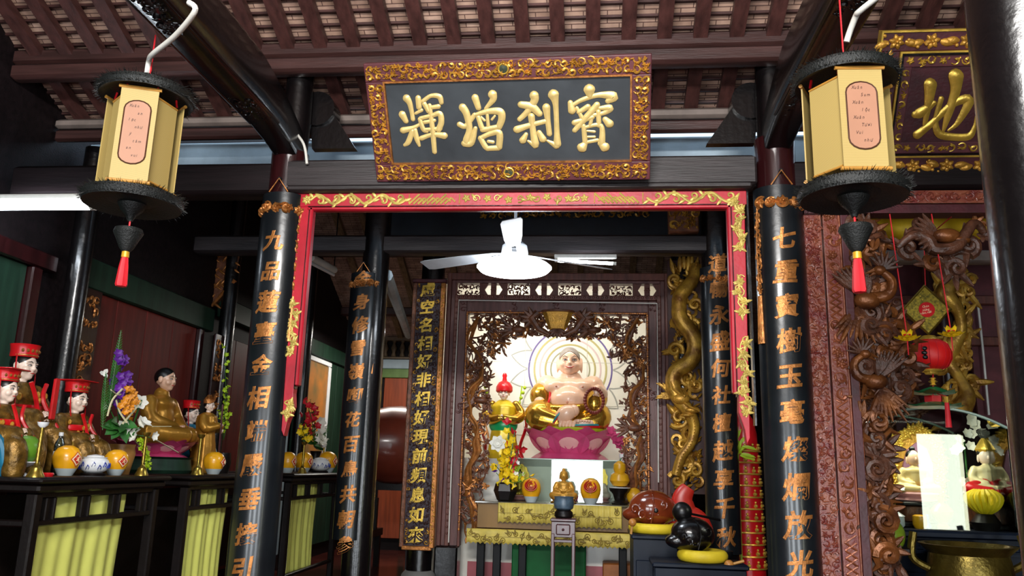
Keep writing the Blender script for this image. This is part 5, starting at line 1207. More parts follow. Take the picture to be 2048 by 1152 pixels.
rb.build('cream_ribbon_foliage', mat('cream_ribbon', '#d9cfa4', .5, var=.1), t)
# a pot of yellow orchids by the red pillar, a third altar set
q = PX(445, 930, -3.7); t = T('orchid_pot', 'pot of lime yellow orchids half hidden by the red pillar', 'flower arrangement', (-3.7, q.y, AZ))
MB().lathe([(.06, 0), (.08, .1), (.07, .2), (0, .19)], (-3.7, q.y, AZ), 20).build('vase', 'wood', t); st, L_ = MB(), MB()
for e in ((455, 770), (448, 800), (450, 690), (440, 820)): spray([L_], st, tuple(PX(447, 880, -3.7)), tuple(PX(*e, -3.7)), 14, .028, r, .1)
st.build('stem', 'green', t); L_.build('lime_blossoms', 'limeleaf', t)
def put3(px, py, X): q = PX(px, py, X); return q
q = PX(605, 934, -3.37); candlestick(-3.37, q.y, AZ, .36, 'brass candlestick on the third altar, seen beside the red jamb')
q = PX(660, 930, -3.5); candlestick(-3.6, q.y, AZ, .36, 'brass candlestick with a white cup on the third altar, nearer the inner pillar', 'porcelain')
q = PX(607, 932, -3.55); pot(-3.55, q.y, AZ, .11, .25, 'yellow pot on the third altar behind its candlestick', -.4)
q = PX(575, 934, -3.55); pot(-3.55, q.y, AZ, .10, .24, 'yellow pot on the third altar tucked behind the red pillar', -.4)
q = PX(640, 932, -3.5); jar(-3.5, q.y, AZ, .13, 'white porcelain jar with a blue motif on the third altar')
q = PX(655, 930, -3.45); pot(-3.45, q.y, AZ, .12, .27, 'yellow pot on the third altar behind the white jar', -.3)
q = PX(630, 925, -3.8); t = T('flower_vase', 'vase of red gladioli and white lilies on the third altar, below the framed picture', 'flower arrangement', (-3.8, q.y, AZ))
MB().lathe([(.08, 0), (.1, .12), (.06, .22), (.08, .28), (0, .26)], (-3.8, q.y, AZ), 20).build('vase', 'wood', t); st, A_, B_, C_, F_ = MB(), MB(), MB(), MB(), MB()
g3 = lambda px, py: tuple(PX(px, py, -3.75))
for e in ((612, 800), (625, 810), (610, 830)): spray([A_], st, g3(628, 890), g3(*e), 8, .06, r, .1)
for e in ((640, 850), (648, 870), (636, 875)): spray([B_], st, g3(628, 890), g3(*e), 4, .1, r, .1, 6)
for e in ((604, 850), (600, 870)): spray([C_], st, g3(628, 890), g3(*e), 8, .05, r, .1)
for e in ((621, 800), (600, 845), (655, 850), (640, 900), (612, 880), (650, 890)): fern(F_, g3(628, 890), g3(*e), .1, 10)
st.build('stem', 'green', t); A_.build('red_blossoms', 'redpetal', t); B_.build('pink_white_blossoms', 'whitepetal', t); C_.build('yellow_blossoms', 'paleyellow', t); F_.build('foliage', 'green', t)
# framed picture on the wall
ya, yb = PX(612, 800, XL + .03).y, PX(652, 800, XL + .03).y; zt, zb = 3.05, 1.55
t = T('framed_picture', 'tall white framed religious picture leaning on the green wall over the third altar', 'picture', (XL + .03, (ya + yb) / 2, zb))
MB().box((XL + .01, ya, zb), (XL + .03, yb, zt)).build('picture_panel', mat('picture_print', '#5a5a38', .5, var=.6, scale=2.2, col2='#b8702c'), t, smooth=False)
for a, b, c, d in ((ya - .12, ya, zb, zt), (yb, yb + .12, zb, zt), (ya - .12, yb + .12, zt, zt + .08), (ya - .12, yb + .12, zb - .08, zb)): MB().bbox((XL, a, c), (XL + .05, b, d), .01).build('frame', 'porcelain', t)
# gilt couplet boards on the wall posts
for (ya, yb, za, zb, txt, lab) in ((6.22, 6.42, 1.5, 2.9, '佛光普照法界', 'dark couplet board of faint gilt characters beside the first wall post'), (8.72, 8.92, 1.6, 2.9, '慈雲廣布十方', 'dark couplet board of faint gilt characters behind the attendant statue')):
    t = T('couplet_board', lab, 'plaque', (XL + .06, ya, za)); x = XL + .16
    MB().bbox((x - .03, ya - .06, za), (x, yb + .06, zb), .008).build('board', 'darkred', t)
    rr = random.Random(int(ya * 10)); c = MB(frame3((x, 0, 0), (0, 1, 0), (0, 0, 1), (1, 0, 0))); scrollwork(c, rr, ya - .03, za + .05, yb + .03, zb - .05, 0, .1, .008, .014, 4, .55); c.build('gilt_vine_pattern', 'oldgold', t)
# carved gable bracket between the wall posts and the inner pillar
t = T('carved_bracket', 'triangular carved bracket with worn gilt relief, high by the second wall post', 'bracket', (-3.6, 9.0, 2.9))
A3 = [P(300, 512, 8.9), P(478, 512, 8.9), P(470, 560, 8.9), P(418, 618, 8.9)]
MB().prism([(q.x, q.z) for q in A3], 8.9, 8.98, 'y').build('board', 'carve', t, smooth=False)
c = MB(frame3((0, 8.9, 0), (1, 0, 0), (0, 0, 1), (0, -1, 0))); rr = random.Random(2)
for i in range(70):
    u, v = rr.random(), rr.random()
    if u + v > 1: u, v = 1 - u, 1 - v
    q = A3[0] + (A3[1] - A3[0]) * u + (A3[3] - A3[0]) * v
    blob(c, q.x, q.z, 0, rr.choice((.9, .75, -.6)), rr.uniform(.08, .16), .02, .02)
c.tube([(A3[0].x, A3[0].z, .0), (A3[3].x, A3[3].z, .0), (A3[2].x, A3[2].z, 0)], .03, 6); c.build('gilt_relief_pattern', 'oldgold', t)
# drum
c = P(797, 890, 12.0); t = T('temple_drum', 'large red brown barrel drum on a dark stand before the orange panels', 'drum', (c.x, 12.0, 0))
MB().lathe([(.50, -.42), (.56, -.2), (.58, 0), (.56, .2), (.50, .42)], c, 40, (.88, .47, 0)).build('barrel', mat('drum_lacquer', '#7a3526', .28, var=.2, coat=.4), t)
d_ = Vector((.88, .47, 0)).normalized()
for s in (-1, 1): MB().lathe([(.51, -.012), (.5, .0), (.48, .012), (0, .014)] if s > 0 else [(0, -.014), (.48, -.012), (.5, 0), (.51, .012)], c + d_ * .425 * s, 40, tuple(d_)).build('drum_skin', mat('drum_hide', '#b89a52', .5, var=.2), t)
sd_ = MB()
for s in (-1, 1): sd_.ell(c + d_ * .4 * s, .01, 4, 3)
for s in (-1, 1): MB().cbox((c.x + s * .3, 12.0, .5), (.1, .7, .1)).cbox((c.x + s * .3, 11.75, .22), (.08, .08, .5)).cbox((c.x + s * .3, 12.25, .22), (.08, .08, .5)).build('stand', 'wood', t)
MB().cbox((c.x, 12.0, c.z - .6), (.75, .2, .12)).cbox((c.x - .3, 12.0, .75), (.08, .08, .5)).cbox((c.x + .3, 12.0, .75), (.08, .08, .5)).build('cradle', 'wood', t)
# fluorescent batten under the hall roof
for k_ in (625, 664):
    pass
tube = T('tube_batten', 'unlit white tube batten high in the hall behind the red jamb', 'lamp', tuple(P(640, 535, 9.5)))
a, b = P(622, 515, 9.3), P(668, 540, 10.2); MB().tube([a, b], .05, 10).build('batten', 'pvc', tube); MB().tube([a, (a.x, a.y, 5.5)], .008, 6).build('hanging_wire', 'iron', tube); MB().tube([b, (b.x, b.y, 5.9)], .008, 6).build('hanging_wire', 'iron', tube); MB().tube([a - Vector((0, 0, .07)), b - Vector((0, 0, .07))], .02, 10).build('glass_tube', 'porcelain', tube)
# ------------------------------------------------------------------ offering table before the niche
M['lace'] = mat('yellow_lace', '#d9c25a', .55, var=.2, scale=8); M['laced'] = mat('lace_dark_thread', '#8a7326', .55, var=.2)
M['bronzeglass'] = mat('brown_lacquer_shelf', '#86622a', .35, var=.25, scale=3, spec=.3)
M['greenbox'] = mat('green_lacquer', '#0f5c2c', .55, var=.3, scale=3, spec=.2)
TY0, TY1, TZ = 9.62, 10.4, 1.10
tb = T('offering_table', 'glass topped offering table hung with yellow lace, before the laughing buddha niche', 'table', (-.5, 9.9, 0))
tx0, tx1 = -1.38, .44
MB().bbox((tx0, TY0, TZ - .02), (tx1, TY1, TZ), .004).build('glass_top', mat('tinted_glass_top', '#5a5440', .05, var=.1, coat=.8), tb)
MB().box((tx0 + .03, TY0 + .06, .80), (tx1 - .03, TY0 + .09, TZ - .02)).build('upper_panel', 'bronzeglass', tb, smooth=False)
MB().bbox((tx0, TY0 + .0, .74), (tx1, TY0 + .5, .79), .006).build('shelf_board', 'bronzeglass', tb)
for x in (-1.35, -1.16, -.86, .3): MB().bbox((x, TY0 + .1, 0), (x + .09, TY0 + .2, .76), .008).build('leg', 'iron', tb)
def lace(x0, x1, y, z0, z1, name):
    c = MB(); n = 60; sc = .055
    nsc = round((x1 - x0) / sc)
    c.grid(lambda u, v: (x0 + (x1 - x0) * u, y - .006 * sin(u * 60), z1 + (z0 - z1 + .02 * abs(sin(pi * u * nsc))) * v), nsc * 6, 3)
    o = c.build(name, 'lace', tb); o.modifiers.new('t', 'SOLIDIFY').thickness = .003
    q = MB(frame3((0, y - .012, 0), (1, 0, 0), (0, 0, 1), (0, -1, 0))); r = random.Random(int(z0 * 100)); H = z1 - z0
    for i in range(int((x1 - x0) / .075)):
        u = x0 + .05 + i * .075; v = z0 + r.uniform(.25, .75) * H; R = r.uniform(.02, .032)
        q.tube([(u + R * cos(k * pi / 6), v + R * sin(k * pi / 6), 0) for k in range(12)], .004, 4, close=True); q.ell((u, v, 0), (R * .4, R * .4, .004), 7, 4)
        for _ in range(2): blob(q, u, v, 0, r.uniform(0, 6.3), .06, .012, .004, 5, 4)
    q.box((x0, (z0 + z1) / 2, -.004), (x1, (z0 + z1) / 2 + .004, 0)); q.build('lace_pattern', 'laced', o)
    return o
lace(-1.1, -.42, TY0 - .012, .86, TZ - .01, 'lace_valance'); lace(-.3, .33, TY0 - .012, .83, TZ - .01, 'lace_valance')
lace(-1.46, .44, TY0 - .012, .62, .79, 'lace_valance')
t = tag(MB().bbox((-.95, 9.85, 0), (-.08, 10.35, .62), .012).build('green_chest', 'greenbox'), 'dark green chest under the offering table', 'chest', kind='thing')
pb = T('low_cabinet', 'low cream and pink plinth cabinet behind the table legs', 'cabinet', (-.5, 10.38, 0))
MB().box((-1.55, 10.37, .34), (1.0, 10.41, .62)).build('cream_panel', 'white', pb, smooth=False); MB().box((-1.55, 10.36, .1), (1.0, 10.41, .34)).build('pink_panel', mat('rose_paint', '#b85a62', .4, var=.1), pb, smooth=False)
ob = tag(MB().bbox((.12, 9.95, .05), (.48, 10.3, .42), .01).build('wooden_crate', mat('orange_wood', '#a8642c', .5, var=.3)), 'small orange wooden crate beside the green chest', 'crate', kind='thing')
# glass case with figurines
gc = T('glass_case', 'clear glass case reflecting the bright doorway, on the offering table below the lotus', 'display case', (-.4, 10.2, TZ))
gx0, gx1 = -1.12, .32
MB().box((gx0, 10.08, TZ + .001), (gx1, 10.086, 1.6)).build('front_pane', 'clear', gc, smooth=False)
for x in (gx0, gx1): MB().box((x - .004, 10.08, TZ + .001), (x + .004, 10.40, 1.6)).build('side_pane', 'clear', gc, smooth=False)
MB().bbox((gx0 - .02, 10.06, 1.598), (gx1 + .02, 10.41, 1.612), .003).build('glass_lid', mat('pale_glass_edge', '#b8cfc4', .08, var=.05, coat=.6), gc)
for x in (-.9, -.75): pass
small_buddha(-.92, 10.26, TZ, .38, 'small pale buddha figurine with gold halo in the case, behind the first swirl pot', 'goldlite', 0, 'goldlite', skin='skinw')
small_buddha(-1.04, 10.22, TZ, .26, 'smallest pink figurine in the case, behind the black flower pot', 'skin', 0, None, skin='skinw')
small_buddha(.06, 10.26, TZ, .38, 'small pale buddha figurine in the case, behind the yellow gourd', 'skinw', 0, 'goldlite', skin='skinw')
for i, (x, l) in enumerate(((-1.0, 'behind the black flower pot'), (-.22, 'next to the gold figurine'), (.06, 'below the seated figurine by the gourd'))):
    tag(MB().ell((x, 10.12, TZ + .05), (.045, .012, .045), 14, 8).build('pink_token', 'pink'), 'round pink token propped in the case, ' + l, 'token', kind='thing')
y_ = 9.72
def cx(px, y=y_): return P(px, 990, y).x
pot(cx(1062), y_ + .02, TZ, .115, .28, 'yellow pot with a red swirl, beside the black flower pot on the offering table', -pi / 2 + .05, 'swirl')
pot(cx(1181), y_, TZ, .12, .29, 'yellow pot with a red swirl, between the gold figurine and the gourd', -pi / 2, 'swirl')
small_buddha(cx(1127), y_, TZ - .0, .40, 'gold goddess figurine at the middle of the offering table', 'gold', 0)
# gourd on a black stand
x = cx(1240); t = T('stand', 'black carved stand under the yellow gourd', 'stand', (x, y_ + .1, TZ))
MB().lathe([(.09, 0), (.1, .02), (.06, .05), (.08, .12), (.12, .16), (.125, .19), (0, .19)], (x, y_ + .1, TZ), 8).build('stand_body', 'wood', t); MB().lathe([(.125, .19), (.13, .2), (0, .205)], (x, y_ + .1, TZ), 24).build('white_plate', 'porcelain', t)
g = T('gourd', 'yellow double gourd on the black stand', 'gourd', (x, y_ + .1, TZ + .205))
MB().lathe([(0, 0), (.08, .01), (.12, .07), (.1, .14), (.06, .165), (.075, .2), (.07, .26), (.02, .3), (0, .3)], (x, y_ + .1, TZ + .205), 24).build('gourd_body', 'amber', g); MB().tube([(x, y_ + .1, TZ + .5), (x + .02, y_ + .1, TZ + .54)], .008, 6).build('stalk', 'green', g)
tag(MB().ell((x + .17, y_ + .14, TZ + .10), (.09, .08, .1), 16, 10).build('yellow_fruit', 'amber'), 'yellow fruit beside the black gourd stand', 'fruit', kind='thing')
# black pot of flowers
x = cx(1010); t = T('flower_pot', 'black hexagonal pot of yellow and red flowers with a white rose', 'flower arrangement', (x, y_ + .02, TZ)); r = random.Random(12)
MB().lathe([(.08, 0), (.1, .02), (.14, .12), (.12, .2), (.1, .22), (0, .2)], (x, y_ + .02, TZ), 6).build('pot_body', 'black', t, smooth=False)
fl = lambda px, py, dy=0.: tuple(P(px, py, y_ + .0 + dy))
st, Y_, R2, W2_, V2, G2 = MB(), MB(), MB(), MB(), MB(), MB()
for e, n in (((1018, 870), 7), ((1025, 895), 8), ((1000, 910), 6), ((1010, 935), 7), ((1025, 950), 6), ((990, 930), 5)): spray([Y_], st, fl(1012, 975), fl(*e, -.06), n + 5, .06, r, .1)
for e in ((1030, 860), (1037, 890), (1020, 850), (1032, 905)): spray([R2], st, fl(1014, 960), fl(*e), 3, .07, r, .1, 4)
for e in ((1018, 925), (1000, 955), (992, 945)): spray([V2], st, fl(1014, 975), fl(*e), 2, .045, r, .1)
for e in ((1050, 945), (1062, 955), (1040, 930), (995, 965), (1030, 960)): fern(G2, fl(1012, 970), fl(*e), .07, 12); spray([Y_, W2_], st, fl(1012, 975), fl(*e), 3, .045, r, .1)
c = Vector(fl(996, 888, -.05))
for k in range(3): blossom(W2_, c, .11 - .03 * k, (0, -1, .2), 7, .15 + .45 * k, k * .4)
W2_.ell(c, .03, 8, 6)
st.build('stem', 'green', t); Y_.build('yellow_blossoms', 'paleyellow', t); R2.build('red_blossoms', 'redpetal', t); W2_.build('white_blossoms', 'whitepetal', t); V2.build('violet_blossoms', 'violet', t); G2.build('foliage', 'limeleaf', t)
# pink lotus and small fruit at the other end of the plinth
x = P(1230, 900, 10.6).x; t = T('paper_lotus', 'pink paper lotus in a white cup at the foot of the carved branches', 'ornament', (x, 10.6, 1.6))
MB().lathe([(.04, 0), (.05, .1), (0, .1)], (x + .1, 10.6, 1.6), 14).build('white_cup', 'porcelain', t); b = MB()
for q, rr in (((1222, 865), .09), ((1235, 880), .1), ((1240, 890), .08)): 
    for k in range(2): blossom(b, P(*q, 10.55), rr - .03 * k, (0, -1, .3), 7, .3 + .5 * k)
b.tube([(x + .1, 10.6, 1.68), tuple(P(1235, 880, 10.56))], .01, 5); b.build('lotus_blossoms', 'pink', t)
# standing deity
q0 = P(1005, 906, 10.75); q1 = P(1008, 745, 10.75); H = q1.z - 1.6; t = T('guardian_statue', 'standing guardian statue in a red helmet, yellow robe and green sash', 'statue', (q0.x, 10.75, 1.6))
f = lambda p: Vector((q0.x, 10.75, 1.6)) + Vector(p) * H
b = MB(f); b.lathe([(.17, 0), (.18, .04), (.16, .2), (.13, .4), (.15, .5), (.16, .6), (.06, .68), (0, .68)], (0, 0, 0), 18, sy=.75, lobes=7, lamp=.04)
fuse(b, 'robe', mat('bright_yellow_robe', '#d8b820', .32, .2, var=.3, scale=8), t, H * .014, 3)
b = MB(f)
for s in (-1, 1): limb(b, [(s * .14, 0, .62), (s * .21, -.03, .5), (s * .13, -.13, .44), (s * .03, -.17, .46)], [.055, .06, .06, .045])
fuse(b, 'sleeve', 'robegold', t, H * .014, 3)
b = MB(f); b.lathe([(.145, .32), (.165, .36), (.17, .4), (.15, .43)], (0, 0, 0), 20, sy=.78); b.build('green_sash', mat('emerald_sash', '#0f9a5a', .3, var=.1), t)
for s in (-1, 1): b = MB(f); b.tube(cr([(s * .2, .0, .6), (s * .27, .02, .4), (s * .2, .03, .15), (s * .24, .02, .0)], 5), .035, 6, flat=.3); b.build('red_ribbon', 'redlac', t)
b = MB(f); b.lathe([(.07, .62), (.12, .6), (.13, .57), (.1, .55)], (0, 0, 0), 16, sy=.8); b.build('magenta_collar', 'pink', t)
head(t, f((0, -.02, .67)), .17 * H, 0, 'skinw', 'black')
b = MB(f); b.lathe([(.082, .76), (.1, .78), (.098, .83), (.07, .88), (.03, .9), (.022, .94), (.03, .96), (.02, .99), (0, 1.0)], (0, .0, 0), 18); b.build('red_helmet', 'redlac', t)
for s in (-1, 1): b = MB(f); b.tube([(s * .17, .06, .55), (s * .2, .06, .85)], .008, 6); [b.ell((s * (.175 + .02 * k), .05, .65 + .06 * k), .022, 7, 5) for k in range(4)]; b.build('green_plume', 'limeleaf', t)
hb = MB(f)
for s in (-1, 1): hand(hb, (s * .03, -.18, .45), (-s * .4, -.4, .8), (s, -.3, 0), .07, .5, s)
hb.build('hand', 'skinw', t, smooth=True)
# incense burner on the tall stand
sy = 8.8; sx = P(1127, 1060, sy).x; sz = P(1127, 1036, sy).z; hw = .125
t = T('plant_stand', 'tall slender wooden stand with a small drawer, in front of the offering table', 'stand', (sx, sy, 0)); m_ = mat('mauve_wood', '#5c3a3c', .35, var=.3, stretch=(4, 4, .5), coat=.3)
MB().bbox((sx - hw - .01, sy - hw - .01, sz - .03), (sx + hw + .01, sy + hw + .01, sz), .008).build('top', m_, t)
MB().bbox((sx - hw, sy - hw + .01, sz - .19), (sx + hw, sy + hw - .01, sz - .03), .006).build('case', m_, t)
d_ = MB().bbox((sx - .075, sy - hw - .005, sz - .165), (sx + .075, sy - hw + .02, sz - .055), .012).build('drawer', m_, t); MB().ell((sx, sy - hw - .012, sz - .11), .014, 10, 7).build('knob', 'maroon', d_)
for a in (-1, 1):
    for b_ in (-1, 1): MB().bbox((sx + a * hw - (.035 if a > 0 else 0), sy + b_ * hw - (.035 if b_ > 0 else 0), 0), (sx + a * hw + (0 if a > 0 else .035), sy + b_ * hw + (0 if b_ > 0 else .035), sz - .15), .006).build('leg', m_, t)
for z in (sz - .24, .22): MB().bbox((sx - hw + .03, sy - hw + .005, z), (sx + hw - .03, sy - hw + .03, z + .03), .005).build('rail', m_, t)
t = T('incense_burner', 'grey blue porcelain incense burner on a dark base, on the tall slender stand', 'incense burner', (sx, sy, sz))
MB().lathe([(.08, 0), (.1, .02), (.095, .06), (.07, .085), (0, .085)], (sx, sy, sz), 24).build('dark_base', 'wood', t)
b = MB().lathe([(.07, .08), (.1, .1), (.11, .15), (.1, .2), (.108, .22), (.1, .22), (.09, .2), (0, .19)], (sx, sy, sz), 28).build('bowl', mat('glazed_blue_grey', '#4e6070', .25, var=.4, scale=12), t)
# ------------------------------------------------------------------ wooden fish and their table
M['bluewood'] = mat('blue_black_lacquer', '#0c1626', .45, var=.4, scale=4, spec=.25)
fy = 7.5
def fz(px, py, y=fy): return P(px, py, y)
a = fz(1262, 1068); bR = fz(1480, 1072); zt = a.z
t = T('drum_table', 'blue black table carrying the brown wooden fish', 'table', (a.x + .35, fy + .2, 0))
MB().bbox((a.x, fy - .05, zt - .04), (a.x + .42, fy + .75, zt), .01).build('top', 'bluewood', t)
MB().box((a.x + .02, fy - .02, .05), (a.x + .40, fy + .7, zt - .04)).build('cabinet_body', 'bluewood', t, smooth=False)
for i in range(2): MB().bbox((a.x + .04, fy - .035, .1 + i * .35), (a.x + .38, fy - .015, .38 + i * .35), .006).build('door_panel', 'bluewood', t)
b0 = fz(1302, 1118, 7.1); b1 = fz(1492, 1120, 7.1)
t2 = T('low_table', 'lower dark table carrying the black wooden fish and its mallet', 'table', ((b0.x + b1.x) / 2, 7.2, 0))
MB().bbox((b0.x, 6.95, b0.z - .05), (b1.x, 7.4, b0.z - .01), .01).build('top', 'bluewood', t2)
for x in (b0.x + .03, b1.x - .08):
    for y in (7.0, 7.3): MB().bbox((x, y, 0), (x + .05, y + .05, b0.z - .05), .006).build('leg', 'bluewood', t2)
MB().bbox((b0.x + .02, 6.97, b0.z - .13), (b1.x - .02, 7.0, b0.z - .05), .006).build('apron', 'bluewood', t2)
M['cushion'] = mat('yellow_ring_cushion', '#e2c626', .6, var=.12, bump=.1, bscale=60)
def ring(c, R, r, label):
    o = MB().tube([(c.x + R * cos(k * pi / 18), c.y + R * sin(k * pi / 18), c.z + r) for k in range(36)], r, 14, close=True).build('ring_cushion', 'cushion'); return tag(o, label, 'cushion', kind='thing')
def woodfish(c, s, label, m, yaw=0.):
    t = T('wooden_fish', label, 'wooden fish', tuple(c)); Rz = Matrix.Rotation(yaw, 3, 'Z'); f = lambda p: Vector(c) + Rz @ (Vector(p) * s)
    b = MB(f); b.ell((0, 0, .78), (1.0, .85, .78), 26, 18); b.ell((-.55, 0, .5), (.75, .5, .36), 18, 12); b.ell((.6, .1, .75), (.5, .6, .55), 18, 12)
    fuse(b, 'body', m, t, s * .05, 4)
    b = MB(f)
    for k in range(5): q = spiral(-.75 + .3 * k, -.55 - .25 * sin(k), .2, k, 1.1, .7, 10); b.tube([(x, -.62 - .2 * cos(x * 1.2) + .06, .5 + (y + .6) * 1.1 + .2) for x, y in q], .035 * s / s, 5)
    b.tube(cr([(-.1, -.86, .2), (.02, -.9, .8), (.0, -.6, 1.35), (-.05, 0, 1.57)], 6), .03, 6); b.build('carved_scale_pattern', m, t)
    b = MB(f); b.ell((.12, -.84, .72), (.1, .03, .1), 10, 6); b.build('sound_hole', 'black', t)
    return t
rc = Vector((a.x + .22, fy + .22, zt)); ring(rc, .19, .045, 'yellow ring cushion under the brown wooden fish')
woodfish((rc.x - .02, rc.y, zt + .055), .21, 'big polished brown wooden fish drum on a yellow ring cushion', mat('polished_brown', '#7a3218', .2, var=.35, scale=5, coat=.6))
rc2 = Vector((fz(1405, 1120, 7.15).x, 7.15, b0.z - .01)); ring(rc2, .16, .05, 'yellow ring cushion under the black wooden fish')
woodfish((fz(1385, 1110, 7.15).x, 7.15, b0.z + .06), .185, 'glossy black carved wooden fish drum on a yellow ring cushion', 'lacquer', .3)
t = T('bell_cushion', 'red padded crescent cushion behind the two wooden fish', 'cushion', (rc.x + .42, fy + .5, zt - .4))
c0 = fz(1378, 1015, fy + .25); sc = 1 / 205
b = MB(lambda p: c0 + Vector(((p.x - 1378) * sc, p.z, (1015 - p.y) * sc)))
b.tube(cr([(1372, 975, 0), (1368, 1000, 0), (1380, 1025, 0), (1405, 1040, 0), (1415, 1062, 0)], 6), [20 + 0 * k for k in range(25)], 12, flat=.006)
b = MB(); b.tube([(c0.x + (u - 1378) * sc, c0.y, c0.z + (1015 - v) * sc) for u, v in cr([(1378, 978), (1366, 1000), (1372, 1028), (1395, 1040), (1412, 1062)], 6)], [.06 + .05 * sin(pi * k / 24) for k in range(25)], 12, flat=.5, up=(0, 1, 0))
b.build('padded_crescent', mat('red_vinyl', '#b8281c', .35, var=.15), t)
b = MB(); b.tube([(c0.x + (u - 1378) * sc, c0.y + .06, c0.z + (1015 - v) * sc) for u, v in ((1320, 1068), (1350, 1055), (1385, 1052), (1420, 1075))], [.05, .07, .07, .05], 10, flat=.5, up=(0, 1, 0)); b.build('padded_seat', M['red_vinyl'] if 'red_vinyl' in M else bpy.data.materials['red_vinyl'], t)
b = MB(); b.tube([(c0.x + .1, c0.y + .1, 0.02), (c0.x + .12, c0.y + .1, c0.z - .1)], .05, 8); b.build('support_post', 'bluewood', t)
def mallet(p, q, r, label, hm, sm='bamboo'):
    t = T('mallet', label, 'mallet', tuple(p)); p, q = Vector(p), Vector(q); MB().tube([p, q], [.012, .01], 8).build('handle', sm, t)
    b = MB(); b.ell(q, (r, r, r), 18, 12); b.build('head', hm, t); return t
mallet(fz(1440, 1040, 7.4), fz(1364, 1024, 7.2), .085, 'mallet with a round black head resting over the wooden fish', 'black', 'black')
mallet(fz(1488, 1122, 7.0), fz(1458, 1130, 7.0), .04, 'small mallet with an orange wooden head by the black wooden fish', mat('orange_mallet', '#b87a34', .4, var=.2))
mallet(fz(1262, 1068, 7.42), fz(1265, 1045, 7.42), .035, 'small orange mallet standing at the corner of the brown fish table', bpy.data.materials['orange_mallet'])
bb = T('singing_bowl', 'small black metal bowl bell beside the yellow cushion of the black fish', 'bowl', tuple(fz(1450, 1115, 7.25)))
c = fz(1450, 1118, 7.3); MB().lathe([(0, 0), (.03, 0), (.065, .04), (.07, .08), (.06, .08), (.04, .02), (0, .015)], (c.x, c.y, b0.z - .01), 20).build('bowl_body', 'iron', bb)
# tower of small buddhas and a green plant behind the plaque
tw = T('buddha_tower', 'red tower of tiny gold buddha niches between the black plaques', 'tower', (P(1490, 930, 8.6).x, 8.7, 0))
c = P(1490, 930, 8.7); MB().lathe([(.17, .5), (.16, 1.2), (.13, 1.9), (.1, 2.05), (0, 2.2)], (c.x, 8.7, 0), 24).build('red_body', 'redlac', tw); MB().lathe([(.2, 0), (.22, .1), (.19, .45), (.17, .5)], (c.x, 8.7, 0), 24).build('green_base', 'greenbox', tw)
g = MB(); w_ = MB()
for j in range(11):
    z = .62 + j * .115; rr = .17 - .03 * (z - .5) / 1.4
    g.tube([(c.x + (rr + .01) * cos(k * pi / 12), 8.7 + (rr + .01) * sin(k * pi / 12), z - .045) for k in range(24)], .01, 5, close=True)
    for i in range(11):
        a_ = 2 * pi * i / 11; q = Vector((c.x + rr * cos(a_), 8.7 + rr * sin(a_), z)); g.ell(q + Vector((0, 0, -.015)), (.024, .024, .022), 7, 5); g.ell(q + Vector((0, 0, .02)), .014, 6, 5)
g.build('gilt_niche_pattern', 'goldlite', tw)
pl = T('potted_plant', 'bit of bright green plant beside the red buddha tower', 'plant', (P(1470, 900, 8.3).x, 8.3, 0)); lf = MB(); r = random.Random(5)
lf2 = MB().lathe([(.1, 0), (.14, .3), (0, .28)], (P(1476, 900, 8.3).x, 8.3, 0), 16).build('pot', 'wood', pl)
base = Vector((P(1476, 900, 8.3).x, 8.3, .28)); top = P(1475, 892, 8.28); lf.tube([base, top], .012, 5)
for k in range(16): lf.leaf(top + Vector((r.uniform(-.05, .05), 0, r.uniform(-.1, .05))), (r.uniform(-1, 1), -.3, r.uniform(-.2, .8)), .14, .035, (0, -1, .3), .4)
lf.build('foliage', 'limeleaf', pl)
# gilt dragon winding up its column, and the gilt carving above the beam
dr = T('dragon_carving', 'gilt dragon winding up the pillar among gilt clouds, right of the shrine portal'.replace('right of', 'beside'), 'dragon carving', (1.08, 9.7, 1.2)); M['dgold'] = mat('dragon_gilding', '#d8a840', .36, .4, var=.45, scale=9, bump=.2, bscale=50, col2='#7a4e1c')
z0, z1 = 1.25, 4.05
MB().box((.9, 9.74, z0), (1.3, 9.78, z1)).build('ground_board', mat('red_brown_ground', '#3a1410', .5, var=.3), dr, smooth=False)
dp = lambda px, py, d=0.: tuple(P(px, py, 9.66 - d))
sp = [dp(1392, 530), dp(1385, 560, .02), dp(1362, 590, .03), dp(1358, 615, .04), dp(1362, 640, .05), dp(1385, 670, .06), dp(1390, 700, .05), dp(1378, 725, .05), dp(1355, 740, .04), dp(1345, 760, .05), dp(1352, 790, .07), dp(1375, 820, .07), dp(1388, 850, .05), dp(1382, 885, .04), dp(1362, 915, .04), dp(1352, 950, .02)]
q = cr(sp, 6); n = len(q); b = MB(); b.tube(q, [.055 + .045 * sin(pi * min(1, .12 + k / n)) for k in range(n)], 12)
b.build('dragon_body', 'dgold', dr)
s_ = MB()
for k in range(0, n - 1):
    p = Vector(q[k]); s_.tube([p + Vector((u * .085 * sin(pi * min(1, .15 + k / n)), -.075 + abs(u) * .06, .012 * (1 - abs(u)))) for u in (-1, -.5, 0, .5, 1)], .008, 4)
    if k % 2 == 0: solidleaf(s_, 0, 0, 0, 0, .001, .001, .001)
s_.build('scale_pattern', 'gold', dr)
c = MB(frame3((0, 9.72, 0), (1, 0, 0), (0, 0, 1), (0, -1, 0))); r = random.Random(9)
scrollwork(c, r, .91, 1.28, 1.29, 4.0, 0, .17, .022, .05, 5)
def W(px, py): p = P(px, py, 9.68); return p.x, p.z
hx_, hz_ = W(1352, 790)
for k in range(16): solidleaf(c, hx_ + r.uniform(-.05, .05), hz_ + r.uniform(-.03, .05), .06, r.uniform(1.2, 3.6), r.uniform(.14, .26), .03, .02)
